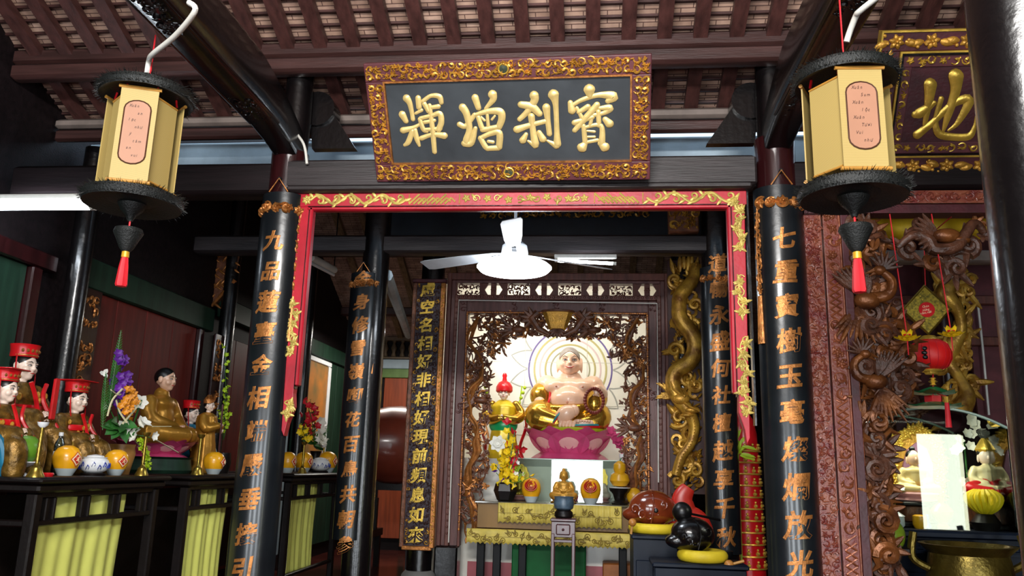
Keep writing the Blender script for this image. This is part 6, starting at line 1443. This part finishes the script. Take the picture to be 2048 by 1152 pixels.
for px, py, R in ((1372, 640, .11), (1385, 650, .08), (1358, 835, .13), (1380, 870, .11), (1370, 925, .12), (1390, 940, .09), (1350, 700, .1), (1375, 755, .1), (1350, 560, .1), (1392, 770, .1), (1365, 890, .1), (1355, 960, .1), (1390, 610, .09)):
    u, v = W(px, py); sg = r.choice((-1, 1)); qq = spiral(u, v, R, r.uniform(0, 6), sg * 1.3, .85, 18); c.tube([(x, y, .02 + .05 * k / 18) for k, (x, y) in enumerate(qq)], [.032 - .0008 * k for k in range(19)], 7)
    for _ in range(3): blob(c, u, v, .0, r.uniform(0, 6.3), R * 1.6, R * .4, .05)
for px, py, a_ in ((1360, 525, 1.6), (1375, 522, 1.5), (1390, 528, 1.4), (1348, 530, 1.8), (1382, 519, 1.5), (1368, 520, 1.6)): u, v = W(px, py); solidleaf(c, u, v - .12, .05, a_, .2, .035, .02)
c.build('gilt_cloud_foliage', 'dgold', dr)
h = MB(frame3((0, 9.56, 0), (1, 0, 0), (0, 0, 1), (0, -1, 0)))
u, v = W(1360, 800); h.ell((u, v, .03), (.1, .07, .06), 12, 8); u2, v2 = W(1382, 822); h.ell((u2, v2, .03), (.09, .04, .045), 12, 8); u3, v3 = W(1372, 832); h.ell((u3, v3, .02), (.08, .025, .04), 10, 7)
h.tube([(u + .03, v - .05, .08), (u + .1, v - .1, .1), (u + .2, v - .14, .06)], .012, 5); h.tube([(u - .02, v + .05, .05), (u - .1, v + .12, .05), (u - .12, v + .2, .05)], [.02, .015, .006], 6); h.ell((u + .03, v + .03, .08), .02, 8, 6)
h.build('dragon_head', 'gold', dr)
cp = T('gilt_capital', 'gilt carved capital on top of the beam over the dragon', 'capital', (1.08, 8.0, 3.92)); c = MB(frame3((0, 8.05, 0), (1, 0, 0), (0, 0, 1), (0, -1, 0)))
xa, xb = P(1338, 450, 8.05).x, P(1398, 450, 8.05).x; MB().bbox((xa, 8.05, 3.91), (xb, 8.2, 4.3), .01).build('block', 'carve', cp); scrollwork(c, r, xa, 3.93, xb, 4.3, 0, .12, .014, .03, 6); c.build('gilt_scroll_pattern', 'dgold', cp)
vb = T('gilt_valance', 'strip of gilt openwork hanging high over the inner beam', 'valance', (0, 9.2, 4.45)); a_ = P(960, 428, 9.2); b_ = P(1300, 428, 9.2); c = MB(frame3((0, 9.15, 0), (1, 0, 0), (0, 0, 1), (0, -1, 0)))
MB().box((a_.x - 1.2, 9.2, a_.z - .35), (b_.x + 1, 9.24, a_.z + .6)).build('dark_board', mat('blue_black_board', '#16202a', .5, var=.3), vb, smooth=False); scrollwork(c, r, a_.x, a_.z - .07, b_.x, a_.z + .1, 0, .1, .012, .03, 6); c.build('gilt_scroll_pattern', 'dgold', vb)
# ------------------------------------------------------------------ carved gate of the main altar
GY = 5.4
gt = T('carved_gate', 'red and gilt carved gate around the main altar, filled with pierced brown carving', 'gate', (2.9, GY, 0))
M['redbrown'] = mat('red_brown_relief', '#6c2a28', .34, var=.4, scale=14, bump=.25, bscale=60, col2='#8a4c34', coat=.2); M['copper'] = mat('copper_gilt_relief', '#8a4c30', .34, .25, var=.4, scale=12, bump=.2)
x0, x1 = 1.41, 4.58; fg = frame3((0, GY - .05, 0), (1, 0, 0), (0, 0, 1), (0, -1, 0)); r = random.Random(44)
for s in (0, 1):
    X = (lambda a: a) if s == 0 else (lambda a: x0 + x1 - a)
    bb_ = lambda a, b: (min(X(a), X(b)), max(X(a), X(b)))
    for a, b, m, d in ((1.405, 1.525, 'redbrown', -.04), (1.535, 1.635, 'redbrown', -.05), (1.645, 1.695, 'maroon', -.07), (1.525, 1.535, 'lacquer', -.02), (1.635, 1.645, 'copper', -.055), (1.695, 1.705, 'copper', -.05)):
        u, v = bb_(a, b); MB().box((u, GY + d, 0), (v, GY + .06, 3.24)).build('jamb_strip', m, gt, smooth=False, bevel=.003)
    u, v = bb_(1.41, 1.52); c = MB(fg); scrollwork(c, r, u, .4, v, 3.2, -.008, .055, .006, .011, 5); c.build('relief_scroll_foliage', 'redbrown', gt)
    u, v = bb_(1.54, 1.63); c = MB(fg)
    for k in range(30):
        z = .5 + k * .092
        if k % 9 in (4, 5, 6):
            for i in range(2): 
                for sg in (-1, 1): c.tube([(u + .01, z + i * .046, .004), (v - .01, z + i * .046 + sg * .046, .004)], .006, 4)
        else: scrollwork(c, r, u, z, v, z + .088, 0, .09, .008, .014, 5)
    c.build('relief_scroll_foliage', 'copper', gt)
for za, zb, m, d in ((3.30, 3.39, 'redbrown', -.05), (3.285, 3.30, 'lacquer', -.02), (3.225, 3.285, 'maroon', -.07)): MB().box((x0, GY + d, za), (x1, GY + .06, zb)).build('lintel_strip', m, gt, smooth=False, bevel=.003)
c = MB(fg); scrollwork(c, r, x0, 3.305, x1, 3.385, 0, .08, .008, .012, 5); c.build('relief_scroll_foliage', 'redbrown', gt)
# pierced carving in the opening
M['carvegold'] = mat('rubbed_gilt_brown', '#8a5226', .36, .35, var=.5, scale=10, bump=.25, bscale=40, col2='#4a2716')
fo = frame3((0, GY + .0, 0), (1, 0, 0), (0, 0, 1), (0, -1, 0)); A, B = MB(fo), MB(fo)
def G(px, py): p = P(px, py, GY); return p.x, p.z
for u0, v0, u1, v1, n in ((1.7, 1.9, 1.92, 3.2, 46), (1.7, .9, 1.85, 1.9, 26), (1.72, 2.0, 2.06, 2.6, 22), (1.72, .9, 1.84, 1.6, 26), (1.7, 2.95, 4.3, 3.21, 8), (4.1, .9, 4.38, 3.2, 60)): openwork([A, B], r, u0, v0, u1, v1, n, .06, .014, .09, .24, .6)
# cloud scrolls and big leaves along the head of the opening
for px, py, R in ((1810, 500, .06), (1880, 500, .07), (1930, 495, .07), (1860, 530, .06), (1905, 540, .07), (1700, 520, .06), (1715, 470, .05), (1830, 455, .05)):
    u, v = G(px, py); q = spiral(u, v, R, r.uniform(0, 6), r.choice((-1, 1)) * 1.4, .85, 18); (A if r.random() < .7 else B).tube([(x, y, .03 + .05 * k / 18) for k, (x, y) in enumerate(q)], [.03 - .0008 * k for k in range(19)], 7)
    for _ in range(4): solidleaf(A, u, v, .04, r.uniform(0, 6.3), R * 2.2, R * .4, .02)
# a long necked dragon crossing the head, and its tail
pts = [(*G(1790, 500), .05), (*G(1815, 478), .08), (*G(1845, 485), .08), (*G(1860, 505), .08), (*G(1900, 500), .1), (*G(1935, 455), .08), (*G(1960, 470), .06)]
A.tube(cr(pts, 6), [.02 + .025 * sin(pi * k / 36) for k in range(37)], 9)
u, v = G(1880, 480); B.ell((u, v, .1), (.09, .05, .05), 12, 8); B.ell((u + .09, v - .03, .1), (.06, .03, .035), 10, 7)
for k in range(9): solidleaf(A, u - .05, v + .02, .09, 2.2 + k * .25, .16, .025, .02)
# phoenix: curved neck, head with open beak, layered wings, feather tail
def phoenix(mb, mg, px, py, s, flip, seed):
    rr = random.Random(seed); cx_, cy_ = G(px, py); f = lambda a, b, h: (cx_ + flip * a * s, cy_ + b * s, h)
    mg.ell(f(0, 0, .06), (.11 * s, .08 * s, .06), 12, 8)
    mg.tube(cr([f(.05, .02, .06), f(.17, .05, .08), f(.2, .16, .09), f(.12, .24, .1)], 6), [.06 * s, .058 * s] + [.05 * s - .0012 * s * k for k in range(17)], 9)
    mg.ell(f(.1, .25, .1), (.055 * s, .045 * s, .04), 10, 7); mg.tube([f(.06, .25, .1), f(-.02, .22, .1)], [.025 * s, .003], 6); mg.tube([f(.07, .23, .1), f(.0, .19, .1)], [.018 * s, .003], 6)
    for k in range(7): solidleaf(mb, *f(.13, .26, .1), (pi / 2 + (k - 3) * .38 - flip * .3), .15 * s, .022 * s, .02)
    for k in range(9):
        a = (2.5 - k * .14); solidleaf(mb, *f(-.03, .03, .07), a if flip > 0 else pi - a, (.32 - .012 * k) * s, .032 * s, .02)
    for k in range(7):
        a = (2.2 - k * .12); solidleaf(mb, *f(-.0, .05, .1), a if flip > 0 else pi - a, (.2 - .01 * k) * s, .03 * s, .02)
    for k in range(9):
        a = -2.4 + k * .16; solidleaf(mg, *f(-.06, -.04, .05), a if flip > 0 else pi - a, (.3 + .04 * (k % 3)) * s, .03 * s, .02)
phoenix(A, B, 1728, 605, .78, 1, 1); phoenix(A, B, 1745, 765, .68, -1, 2)
A.build('carved_foliage', mat('aged_carving', '#563424', .42, var=.55, scale=16, bump=.3, bscale=60), gt); B.build('gilt_foliage', 'carvegold', gt)
# behind the gate: cloth, beam, second gilt dragon, second shrine portal
yc = tag(MB().grid(lambda u, v: (1.6 + 3.2 * u, 5.8 + .015 * sin(u * 40), P(1800, 478, 5.8).z + .35 * (1 - v)), 80, 3).build('yellow_banner', 'yellow'), 'yellow cloth banner behind the head of the carved gate', 'banner', kind='thing')
yc.modifiers.new('t', 'SOLIDIFY').thickness = .006
tag(MB().bbox((1.5, 7.0, P(1800, 522, 7.0).z), (5.5, 7.15, P(1800, 500, 7.0).z), .01).build('tie_rail', 'eavegrey'), 'grey rail with a white edge behind the carved gate', 'rail', kind='thing')
sc = T('altar_screen', 'dark purple screen of the main altar behind the hanging red lantern', 'screen', (3.4, 9.0, 0))
MB().box((1.9, 9.0, 0), (7.5, 9.06, 4.9)).build('screen_board', 'charframe', sc, smooth=False)
for x in (2.05, 3.6, 4.9): MB().bbox((x, 8.92, 0), (x + .14, 9.0, 4.5), .01).build('stile', 'shrine', sc)
for z in (2.9, 3.35, 4.1): MB().bbox((1.9, 8.92, z), (6.5, 9.0, z + .1), .01).build('cross_rail', 'shrine', sc)
c = MB(frame3((0, 8.95, 0), (1, 0, 0), (0, 0, 1), (0, -1, 0))); D = MB(frame3((0, 8.95, 0), (1, 0, 0), (0, 0, 1), (0, -1, 0)))
openwork([c, c, D], r, 2.2, 1.6, 3.5, 3.4, 150, .04, .014, .11, .26, .5); openwork([c, D], r, 4.5, 1.6, 5.0, 3.4, 60, .04, .014, .1, .24); c.build('carved_foliage', 'carve', sc); D.build('gilt_foliage', 'carvegold', sc)
w_ = MB().tube([tuple(P(1955, 600, 8.9)), tuple(P(1966, 700, 8.9)), tuple(P(1978, 830, 8.9))], .012, 6).build('white_cable', 'pvc'); tag(w_, 'white cable running down the main altar screen beside the glossy pillar', 'cable', kind='thing')
d2 = T('dragon_carving', 'gilt dragon twined on the column behind the hanging red lantern', 'dragon carving', (3.75, 8.2, 1.0))
qx = [(1905, 560), (1890, 590), (1915, 620), (1922, 660), (1905, 690), (1895, 720), (1915, 750), (1935, 790), (1920, 830), (1930, 880)]
q = cr([tuple(P(x, y, 8.1 - .06 * sin(i))) for i, (x, y) in enumerate(qx)], 6); MB().tube(q, [.07 + .02 * sin(k * .3) for k in range(len(q))], 11).build('dragon_body', 'dgold', d2)
pc = P(1912, 700, 8.3); MB().lathe([(.16, 0), (.16, 4.6)], (pc.x, 8.35, 0), 20).build('column', 'darkred', d2)
c = MB(frame3((0, 8.15, 0), (1, 0, 0), (0, 0, 1), (0, -1, 0)))
for i in range(34):
    p = P(r.uniform(1875, 1945), r.uniform(540, 880), 8.15); q = spiral(p.x, p.z, r.uniform(.05, .11), r.uniform(0, 6), 1.3, .8, 14); c.tube([(x, y, .05 * k / 14) for k, (x, y) in enumerate(q)], .022, 6); solidleaf(c, p.x, p.z, .02, r.uniform(0, 6.3), .2, .04, .03)
c.build('gilt_cloud_foliage', 'dgold', d2)

# hanging ornaments
HY = 5.9
def W(px, py): return P(px, py, HY)
def cord(t, a, b, m='tassel', rr=.004): return MB().tube([a, b], rr, 5).build('red_cord', m, t)
dm = T('diamond_ornament', 'diamond shaped gold new year ornament with a red disc, hanging in the carved gate', 'ornament', tuple(W(1852, 620)))
c0 = W(1852, 620); hw = .165; k = .72
f = frame3(c0, (1, 0, .03), (0, 0, 1), (0, -1, 0))
MB(f).prism([(-hw, 0), (0, -hw * 1.06), (hw, 0), (0, hw * 1.06)], -.01, .01).build('plate', mat('olive_glitter', '#5a5214', .4, .3, var=.6, scale=60, col2='#b8a030'), dm, smooth=False)
MB(f).tube([(-hw, 0, .005), (0, -hw * 1.06, .005), (hw, 0, .005), (0, hw * 1.06, .005)], .012, 5, close=True).build('gold_edge', 'brass', dm)
b = MB(f).lathe([(.055, .01), (.055, .016), (0, .016)], (0, 0, 0), 24).build('red_disc', 'redlac', dm)
k = MB(f)
for j, tx in enumerate(('Chúc', 'mừng', 'năm mới')):
    for i, ch in enumerate(tx): vs, fs = glyph(ch, 0, 0, 0); k.add([(u.x * .024 + (i - len(tx) / 2 + .5) * .0125, u.y * .024 + .022 - j * .024 + i * .002, .0175) for u in vs], fs)
k.build('lettering_text', 'diamcream', dm)
k = MB(f); rr = random.Random(3)
for i in range(60):
    u, v = rr.uniform(-1, 1), rr.uniform(-1, 1)
    if abs(u) + abs(v) < .9 and u * u + v * v > .16: k.ell((u * hw, v * hw, .011), .005, 5, 4)
k.build('glitter_dot_pattern', 'goldlite', dm)
cord(dm, Vector((W(1848, 500).x, 5.42, 3.226)), W(1848, 480)); cord(dm, W(1848, 480), W(1851, 580)); 
lt = T('round_lantern', 'small round red lantern with gold rims, hanging below the diamond ornament', 'lantern', tuple(W(1860, 710))); c0 = W(1860, 710); s_ = .137
MB().lathe([(.45 * s_, -.78 * s_), (.8 * s_, -.62 * s_), (s_, -.25 * s_), (1.02 * s_, .1 * s_), (.85 * s_, .55 * s_), (.5 * s_, .78 * s_)], c0, 28).build('silk_body', mat('lantern_red', '#d81414', .5, var=.05), lt)
k = MB()
for i in range(16):
    a = 2 * pi * i / 16; k.tube([c0 + Vector((rr_ * s_ * 1.005 * cos(a), rr_ * s_ * 1.005 * sin(a), z * s_)) for rr_, z in ((.45, -.78), (.8, -.62), (1, -.25), (1.02, .1), (.85, .55), (.5, .78))], .0022, 4)
k.build('rib', 'redpetal', lt)
for z in (-.78, .78): MB().lathe([(.48 * s_, z * s_ - .012), (.52 * s_, z * s_), (.44 * s_, z * s_ + .012 * (1 if z > 0 else 1)), (.3 * s_, z * s_ + .03 * (1 if z > 0 else -1))], c0, 24).build('gold_rim', 'goldlite', lt)
k = MB(); 
for dz, wz in ((.03, .018), (0, .026), (-.03, .02)): k.ell(c0 + Vector((-.075, -.112, dz)), (wz, .012, .016), 8, 6)
k.build('dark_character_pattern', 'black', lt); cord(lt, W(1857, 664), c0 + Vector((0, 0, .1))); cord(lt, c0 - Vector((0, 0, .11)), W(1866, 748))
bd_ = tag(MB().lathe([(0, -.03), (.022, -.025), (.012, -.012), (.03, 0), (.012, .012), (.022, .025), (0, .03)], W(1866, 763), 10, lobes=5, lamp=.1).build('knot_bead', 'goldlite'), 'small gold knot bead between the red lantern and the green pagoda', 'bead', kind='thing')
pg = T('pagoda_ornament', 'green two tiered pagoda roof ornament with a red tassel, over the glass case', 'ornament', tuple(W(1868, 800)))
for (py, w_, h_) in ((788, .155, .05), (815, .2, .045)):
    c0 = W(1868, py); b = MB(); n = 6; rows = []
    for i, (rr, z) in enumerate(((1., 0), (.72, .012), (.4, h_ * .7), (.15, h_))):
        rows.append([(c0.x + w_ * rr * (1.06 if a % 2 == 0 else .86) * cos(a * pi / n), c0.y + w_ * rr * (1.06 if a % 2 == 0 else .86) * sin(a * pi / n), c0.z + z + (.022 if (a % 2 == 0 and i == 0) else 0)) for a in range(2 * n)])
    m = 2 * n; b.add([q for row in rows for q in row], [(i * m + k, i * m + (k + 1) % m, i * m + m + (k + 1) % m, i * m + m + k) for i in range(3) for k in range(m)] + [tuple(range(3 * m, 4 * m)), tuple(range(m - 1, -1, -1))]); b.build('green_roof', mat('jade_green', '#1f8a50', .35, var=.15), pg)
MB().lathe([(.06, 0), (.06, .07), (0, .07)], W(1868, 812), 6).build('pagoda_body', 'redlac', pg)
a = W(1868, 798); a.y -= .2; bq_ = W(1873, 858); bq_.y -= .2
MB().tube([a, a.lerp(bq_, .25)], .012, 8).build('gold_collar', 'goldlite', pg); MB().tube([a.lerp(bq_, .2), bq_], [.014, .02], 10).build('red_tassel', 'tassel', pg); MB().tube([W(1868, 785), a], .004, 4).build('red_cord', 'tassel', pg)
MB().tube([W(1866, 735 + 4 * i) for i in range(15)], .004, 5).build('red_cord', 'tassel', pg)
for i, (px, py, l) in enumerate(((1814, 672, 'gold lotus ornament hanging beside the red lantern, nearer the gate jamb'), (1902, 664, 'gold lotus ornament hanging beside the red lantern, before the gilt dragon'))):
    t = T('lotus_ornament', l, 'ornament', tuple(P(px, py, 5.22))); c0 = P(px, py, 5.22); b = MB()
    for k in range(10): a = 2 * pi * k / 10; b.leaf(c0 - Vector((0, 0, .03)), (cos(a), sin(a), .7), .085, .055, (cos(a), sin(a), -.5), -.3)
    for k in range(5): a = 2 * pi * k / 5; b.leaf(c0 - Vector((0, 0, .02)), (cos(a) * .4, sin(a) * .4, 1), .07, .04, (cos(a), sin(a), -.3), -.2)
    b.build('petal', 'paleyellow', t); MB().lathe([(0, 0), (.02, .0), (.024, .03), (0, .035)], c0 - Vector((0, 0, .02)), 10).build('red_heart', 'redlac', t); cord(t, c0, Vector((c0.x, 5.345, 3.222))); cord(t, c0 - Vector((0, 0, .03)), c0 - Vector((0, 0, .12)))

# glass case of the main altar
CY = 6.3
def C(px, py, y=CY): return P(px, py, y)
tz = C(1800, 1058).z
mt = T('altar_table', 'dark carved table under the arched glass case of the main altar', 'table', (C(1880, 1058).x, CY + .5, 0)); xa, xb = C(1735, 1058).x, C(2045, 1058).x + .15
MB().bbox((xa, CY - .12, tz - .05), (xb, CY + 1.1, tz), .012).build('table_top', 'bluewood', mt); MB().box((xa + .05, CY - .04, .05), (xb - .05, CY + 1.0, tz - .05)).build('table_body', 'bluewood', mt, smooth=False)
c = MB(frame3((0, CY - .045, 0), (1, 0, 0), (0, 0, 1), (0, -1, 0)))
for i in range(14): 
    u = xa + .1 + i * (xb - xa - .2) / 14; c.tube([(u, tz - .13, 0), (u + .04, tz - .13, 0), (u + .04, tz - .09, 0), (u + .015, tz - .09, 0), (u + .015, tz - .11, 0)], .006, 4)
c.box((xa + .05, tz - .16, 0), (xb - .05, tz - .145, .02)); c.box((xa + .05, tz - .32, 0), (xb - .05, tz - .29, .03)); scrollwork(c, r, xa + .08, tz - .6, xb - .08, tz - .33, 0, .1, .01, .014, 3); c.build('key_fret_pattern', 'bluewood', mt)
gc = T('arched_glass_case', 'arched glass case with a bright doorway reflection, over the gold backed buddha', 'display case', (C(1880, 1058).x, CY + .4, tz))
L, Rr = C(1742, 1058).x, C(2035, 1058).x; zsp = C(1745, 850).z; zt_ = C(1868, 815).z
def arch(u): return zsp + (zt_ - zsp) * (1 - (2 * u - 1) ** 2)
b = MB(); n = 20
pol = [(L, tz + .002)] + [(L + (Rr - L) * i / n, arch(i / n)) for i in range(n + 1)] + [(Rr, tz + .002)]
b.prism(pol, CY, CY + .008, 'y'); b.build('front_pane', 'clear', gc, smooth=False)
b = MB(); b.grid(lambda u, v: (L + (Rr - L) * u, CY + .9 * v, arch(u)), n, 4); b.build('curved_top_pane', 'clear', gc); 
for x in (L, Rr): MB().box((x - .004, CY, tz + .002), (x + .004, CY + .9, zsp)).build('side_pane', 'clear', gc, smooth=False)
b = MB(); b.tube([(L + (Rr - L) * i / n, CY - .004, arch(i / n)) for i in range(n + 1)], .01, 6); b.tube([(L + (Rr - L) * i / n, CY + .9, arch(i / n)) for i in range(n + 1)], .01, 6); b.build('glass_edge', mat('green_glass_edge', '#8fa89c', .15, var=.1), gc)
# inside: gilt mandorla, seated buddha, goddess with red robe, offerings
my = CY + .6
md = T('gilt_mandorla', 'carved gilt mandorla with a purple panel behind the pale buddha in the arched case', 'mandorla', tuple(C(1830, 1040, my))); zb_ = tz
g = lambda px, py: (C(px, py, my + .15).x, C(px, py, my + .15).z)
o_ = [g(*p) for p in ((1776, 1000), (1776, 900), (1782, 875), (1800, 862), (1825, 850), (1850, 862), (1868, 878), (1880, 905), (1882, 1000))]
MB().prism(o_, my + .1, my + .16, 'y').build('gilt_board', 'gold', md, smooth=False); rr = random.Random(6); c = MB(frame3((0, my + .1, 0), (1, 0, 0), (0, 0, 1), (0, -1, 0)))
for px, py in [(1783, y) for y in range(885, 1000, 12)] + [(1794, y) for y in range(876, 900, 12)] + [(1806, 868), (1818, 862), (1830, 858), (1842, 863), (1854, 872), (1866, 885), (1875, 900)] + [(1876, y) for y in range(915, 1000, 12)]:
    u, v = g(px, py); flower(c, u, v, 0, .05, .02, 6, rr.random()); 
    for _ in range(3): blob(c, u, v, 0, rr.uniform(0, 6.3), .07, .018, .015)
c.build('gilt_cloud_foliage', 'goldlite', md)
MB().prism([g(*p) for p in ((1800, 1000), (1800, 930), (1808, 900), (1826, 885), (1846, 898), (1858, 930), (1858, 1000))], my + .07, my + .1, 'y').build('purple_panel', mat('mauve_panel', '#a0708c', .5, var=.15), md, smooth=False)
MB().lathe([(.3, 0), (.3, C(1830, 1000, my).z - tz)], (C(1830, 1040, my).x, my + .12, tz), 24, sy=.5).build('plinth', 'carve', md)
bz_ = C(1833, 1003, CY + .36); gz = C(1978, 1003, CY + .36)
for cc, l in ((bz_, 'dark carved plinth under the pale gold buddha in the arched case'), (gz, 'dark carved plinth under the goddess statue in the arched case')):
    t_ = T('plinth', l, 'plinth', (cc.x, CY + .36, tz)); hh = cc.z - tz
    MB().bbox((cc.x - .17, CY + .2, tz + .001), (cc.x + .17, CY + .5, tz + .04), .008).build('base', 'wood', t_); MB().bbox((cc.x - .13, CY + .23, tz + .04), (cc.x + .13, CY + .47, cc.z - .03), .008).build('shaft', 'carve', t_); MB().bbox((cc.x - .16, CY + .2, cc.z - .03), (cc.x + .16, CY + .5, cc.z), .008).build('cap', 'wood', t_)
H = C(1833, 893, CY + .36).z - bz_.z
small_buddha(bz_.x, CY + .36, bz_.z, H, 'pale gold seated buddha with a dark topknot inside the arched case', mat('cream_gilding', '#e8c884', .35, .2, var=.1), .0, None, 'buddha_statue', 'statue', 'skin')
H = C(1975, 888, CY + .36).z - gz.z
t_ = small_buddha(gz.x, CY + .36, gz.z, H, 'crowned white goddess statue in a red robe inside the arched case', mat('ivory_robe', '#e8d8a8', .35, .1, var=.2), .0, None, 'goddess_statue', 'statue', 'skinw')
fg_ = lambda p: Vector((gz.x, CY + .36, gz.z)) + Vector(p) * H
b = MB(fg_)
for s in (-1, 1): limb(b, [(s * .1, -.1, .28), (s * .38, -.14, .22), (s * .1, -.33, .18)], [.12, .1, .08])
b.ell((0, -.1, .17), (.46, .25, .1), 14, 8); fuse(b, 'red_robe', 'redlac', t_, H * .025, 3)
b = MB(fg_); b.lathe([(.11, .86), (.13, .9), (.1, .97), (.05, 1.06), (.02, 1.1), (0, 1.1)], (0, 0, 0), 14, lobes=7, lamp=.12); b.build('gold_crown', 'goldlite', t_)
oy = CY + .12
def itm(name, px, prof, m, lab, cat, n=24, y=oy, z=tz): c = C(px, 1050, y); return tag(MB().lathe(prof, (c.x, y, z), n).build(name, m), lab, cat, kind='thing')
itm('lidded_cup', 1797, [(.03, 0), (.045, .02), (.045, .08), (.05, .085), (.03, .1), (.01, .115), (.012, .13), (0, .135)], 'porcelain', 'white lidded cup inside the arched case', 'cup')
itm('yellow_cup', 1840, [(.035, 0), (.05, .03), (.048, .09), (.03, .1), (0, .1)], 'orange', 'yellow offering cup inside the arched case', 'cup')
itm('blue_vial', 1856, [(.015, 0), (.025, .01), (.012, .06), (.012, .1), (0, .105)], mat('blue_glass', '#2f6ac0', .2, var=.1), 'small blue vial next to the yellow cup in the arched case', 'vial')
itm('oil_lamp', 1886, [(.04, 0), (.05, .02), (.03, .04), (.07, .09), (.08, .13), (.05, .17), (.02, .19), (.03, .24), (0, .24)], mat('amber_glass', '#a8862a', .1, var=.2, coat=.5), 'round amber glass oil lamp in the arched case', 'oil lamp')
itm('gold_dish', 1775, [(.03, 0), (.06, .03), (.07, .05), (.0, .03)], 'gold', 'small gold dish at the jamb end of the arched case', 'dish')
c0 = C(1968, 1005, CY + .12); bs = T('citron_fruit', 'yellow fingered citron on a dark pot inside the arched case', 'fruit', (c0.x, oy, tz)); b = MB()
MB().lathe([(.08, 0), (.1, .06), (.06, .12), (.0, .12)], (c0.x, oy, tz), 18).build('pot', 'wood', bs); zz = tz + .12
for k in range(16):
    a = 2 * pi * k / 16; b.tube(cr([(c0.x, oy, zz), (c0.x + .08 * cos(a), oy + .08 * sin(a), zz + .05), (c0.x + .11 * cos(a), oy + .1 * sin(a), zz + .12), (c0.x + .05 * cos(a), oy + .05 * sin(a), zz + .16)], 4), .022, 7)
b.ell((c0.x, oy, zz + .05), (.09, .09, .05), 12, 8); b.build('fruit_fingers_foliage', 'paleyellow', bs)
wf = T('white_lotus_lamp', 'white lotus lamp on a thin stem beside the gilt mandorla', 'lamp', tuple(C(1788, 1050, oy))); c0 = C(1788, 985, CY + .2); b = MB()
for k in range(2): blossom(b, c0, .09 - .03 * k, (0, -.3, 1), 8, .3 + .4 * k)
b.build('petal', 'whitepetal', wf); MB().tube([c0, (c0.x, c0.y, tz)], .006, 5).build('stem', 'brass', wf); MB().lathe([(.04, 0), (.03, .02), (0, .02)], (c0.x, c0.y, tz), 14).build('base', 'brass', wf)
for i, (px, py, l) in enumerate(((1940, 955, 'cluster of white paper flowers beside the goddess statue'), (1928, 885, 'white and red paper flower high in the arched case'))):
    t = T('paper_flower', l, 'flower', tuple(C(px, py, CY + .5))); b = MB(); c0 = C(px, py, CY + .5)
    for k in range(6): blossom(b, c0 + Vector((r.uniform(-.07, .07), 0, r.uniform(-.07, .07))), .05, (r.uniform(-.5, .5), -1, .3), 6, .4)
    b.build('blossoms', 'whitepetal', t); b = MB(); b.tube([c0, (c0.x, c0.y, tz)], .008, 5); b.build('stem', 'green', t)
# things on the floor side of the gate: green fruit, censer
M['limefruit'] = mat('green_fruit_skin', '#8fae2a', .4, var=.2)
fy2 = 5.95
for px, py, s, l in ((1742, 1065, .10, 'green fruit beside the gate jamb, the one with an orange flower'), (1776, 1070, .11, 'larger green fruit in front of the dark carved table'), (1730, 1030, .09, 'yellow green fruit showing through the pierced carving, topmost of its pile')):
    c = P(px, py, fy2); o = MB().ell((c.x, fy2, c.z), (s, s, s * 1.1), 18, 12).build('pomelo', 'limefruit'); tag(o, l, 'fruit', kind='thing')
sh = T('offering_stand', 'dark stand holding the green fruit behind the pierced carving', 'stand', (P(1755, 1090, fy2).x, fy2, 0)); z_ = P(1755, 1090, fy2).z
MB().bbox((P(1715, 1090, fy2).x, fy2 - .15, z_ - .04), (P(1805, 1090, fy2).x, fy2 + .12, z_), .01).build('top', 'wood', sh); MB().lathe([(.15, 0), (.1, .1), (.08, z_ - .1), (.14, z_ - .04)], (P(1755, 1090, fy2).x, fy2, 0), 16).build('pedestal', 'wood', sh)
cs = T('bronze_censer', 'big bronze censer with a rolled rim in front of the dark carved table', 'censer', (P(1935, 1120, 5.85).x, 5.85, 0)); c = P(1935, 1092, 5.85)
MB().lathe([(.14, c.z - .42), (.22, c.z - .36), (.27, c.z - .24), (.25, c.z - .1), (.24, c.z - .05), (.29, c.z), (.3, c.z + .01), (.26, c.z + .01), (.22, c.z - .05), (0, c.z - .06)], (c.x, 5.85, 0), 36).build('bowl', mat('old_bronze', '#6a5a26', .3, .8, var=.5, scale=8, bump=.2), cs)
MB().lathe([(.3, 0), (.28, .1), (.16, .2), (.14, c.z - .42)], (c.x, 5.85, 0), 28).build('pedestal', 'wood', cs)
for s in (-1, 1): MB().tube(cr([(c.x + s * .26, 5.85, c.z - .15), (c.x + s * .36, 5.85, c.z - .08), (c.x + s * .34, 5.85, c.z + .08)], 5), .025, 8).build('handle', bpy.data.materials['old_bronze'], cs)
area('case_lamp', (C(1830, 900).x, CY + .3, zsp + .05), (0, 0, 0), .8, .3, 8, (1, .95, .8))
bpy.data.objects.remove(_fo)
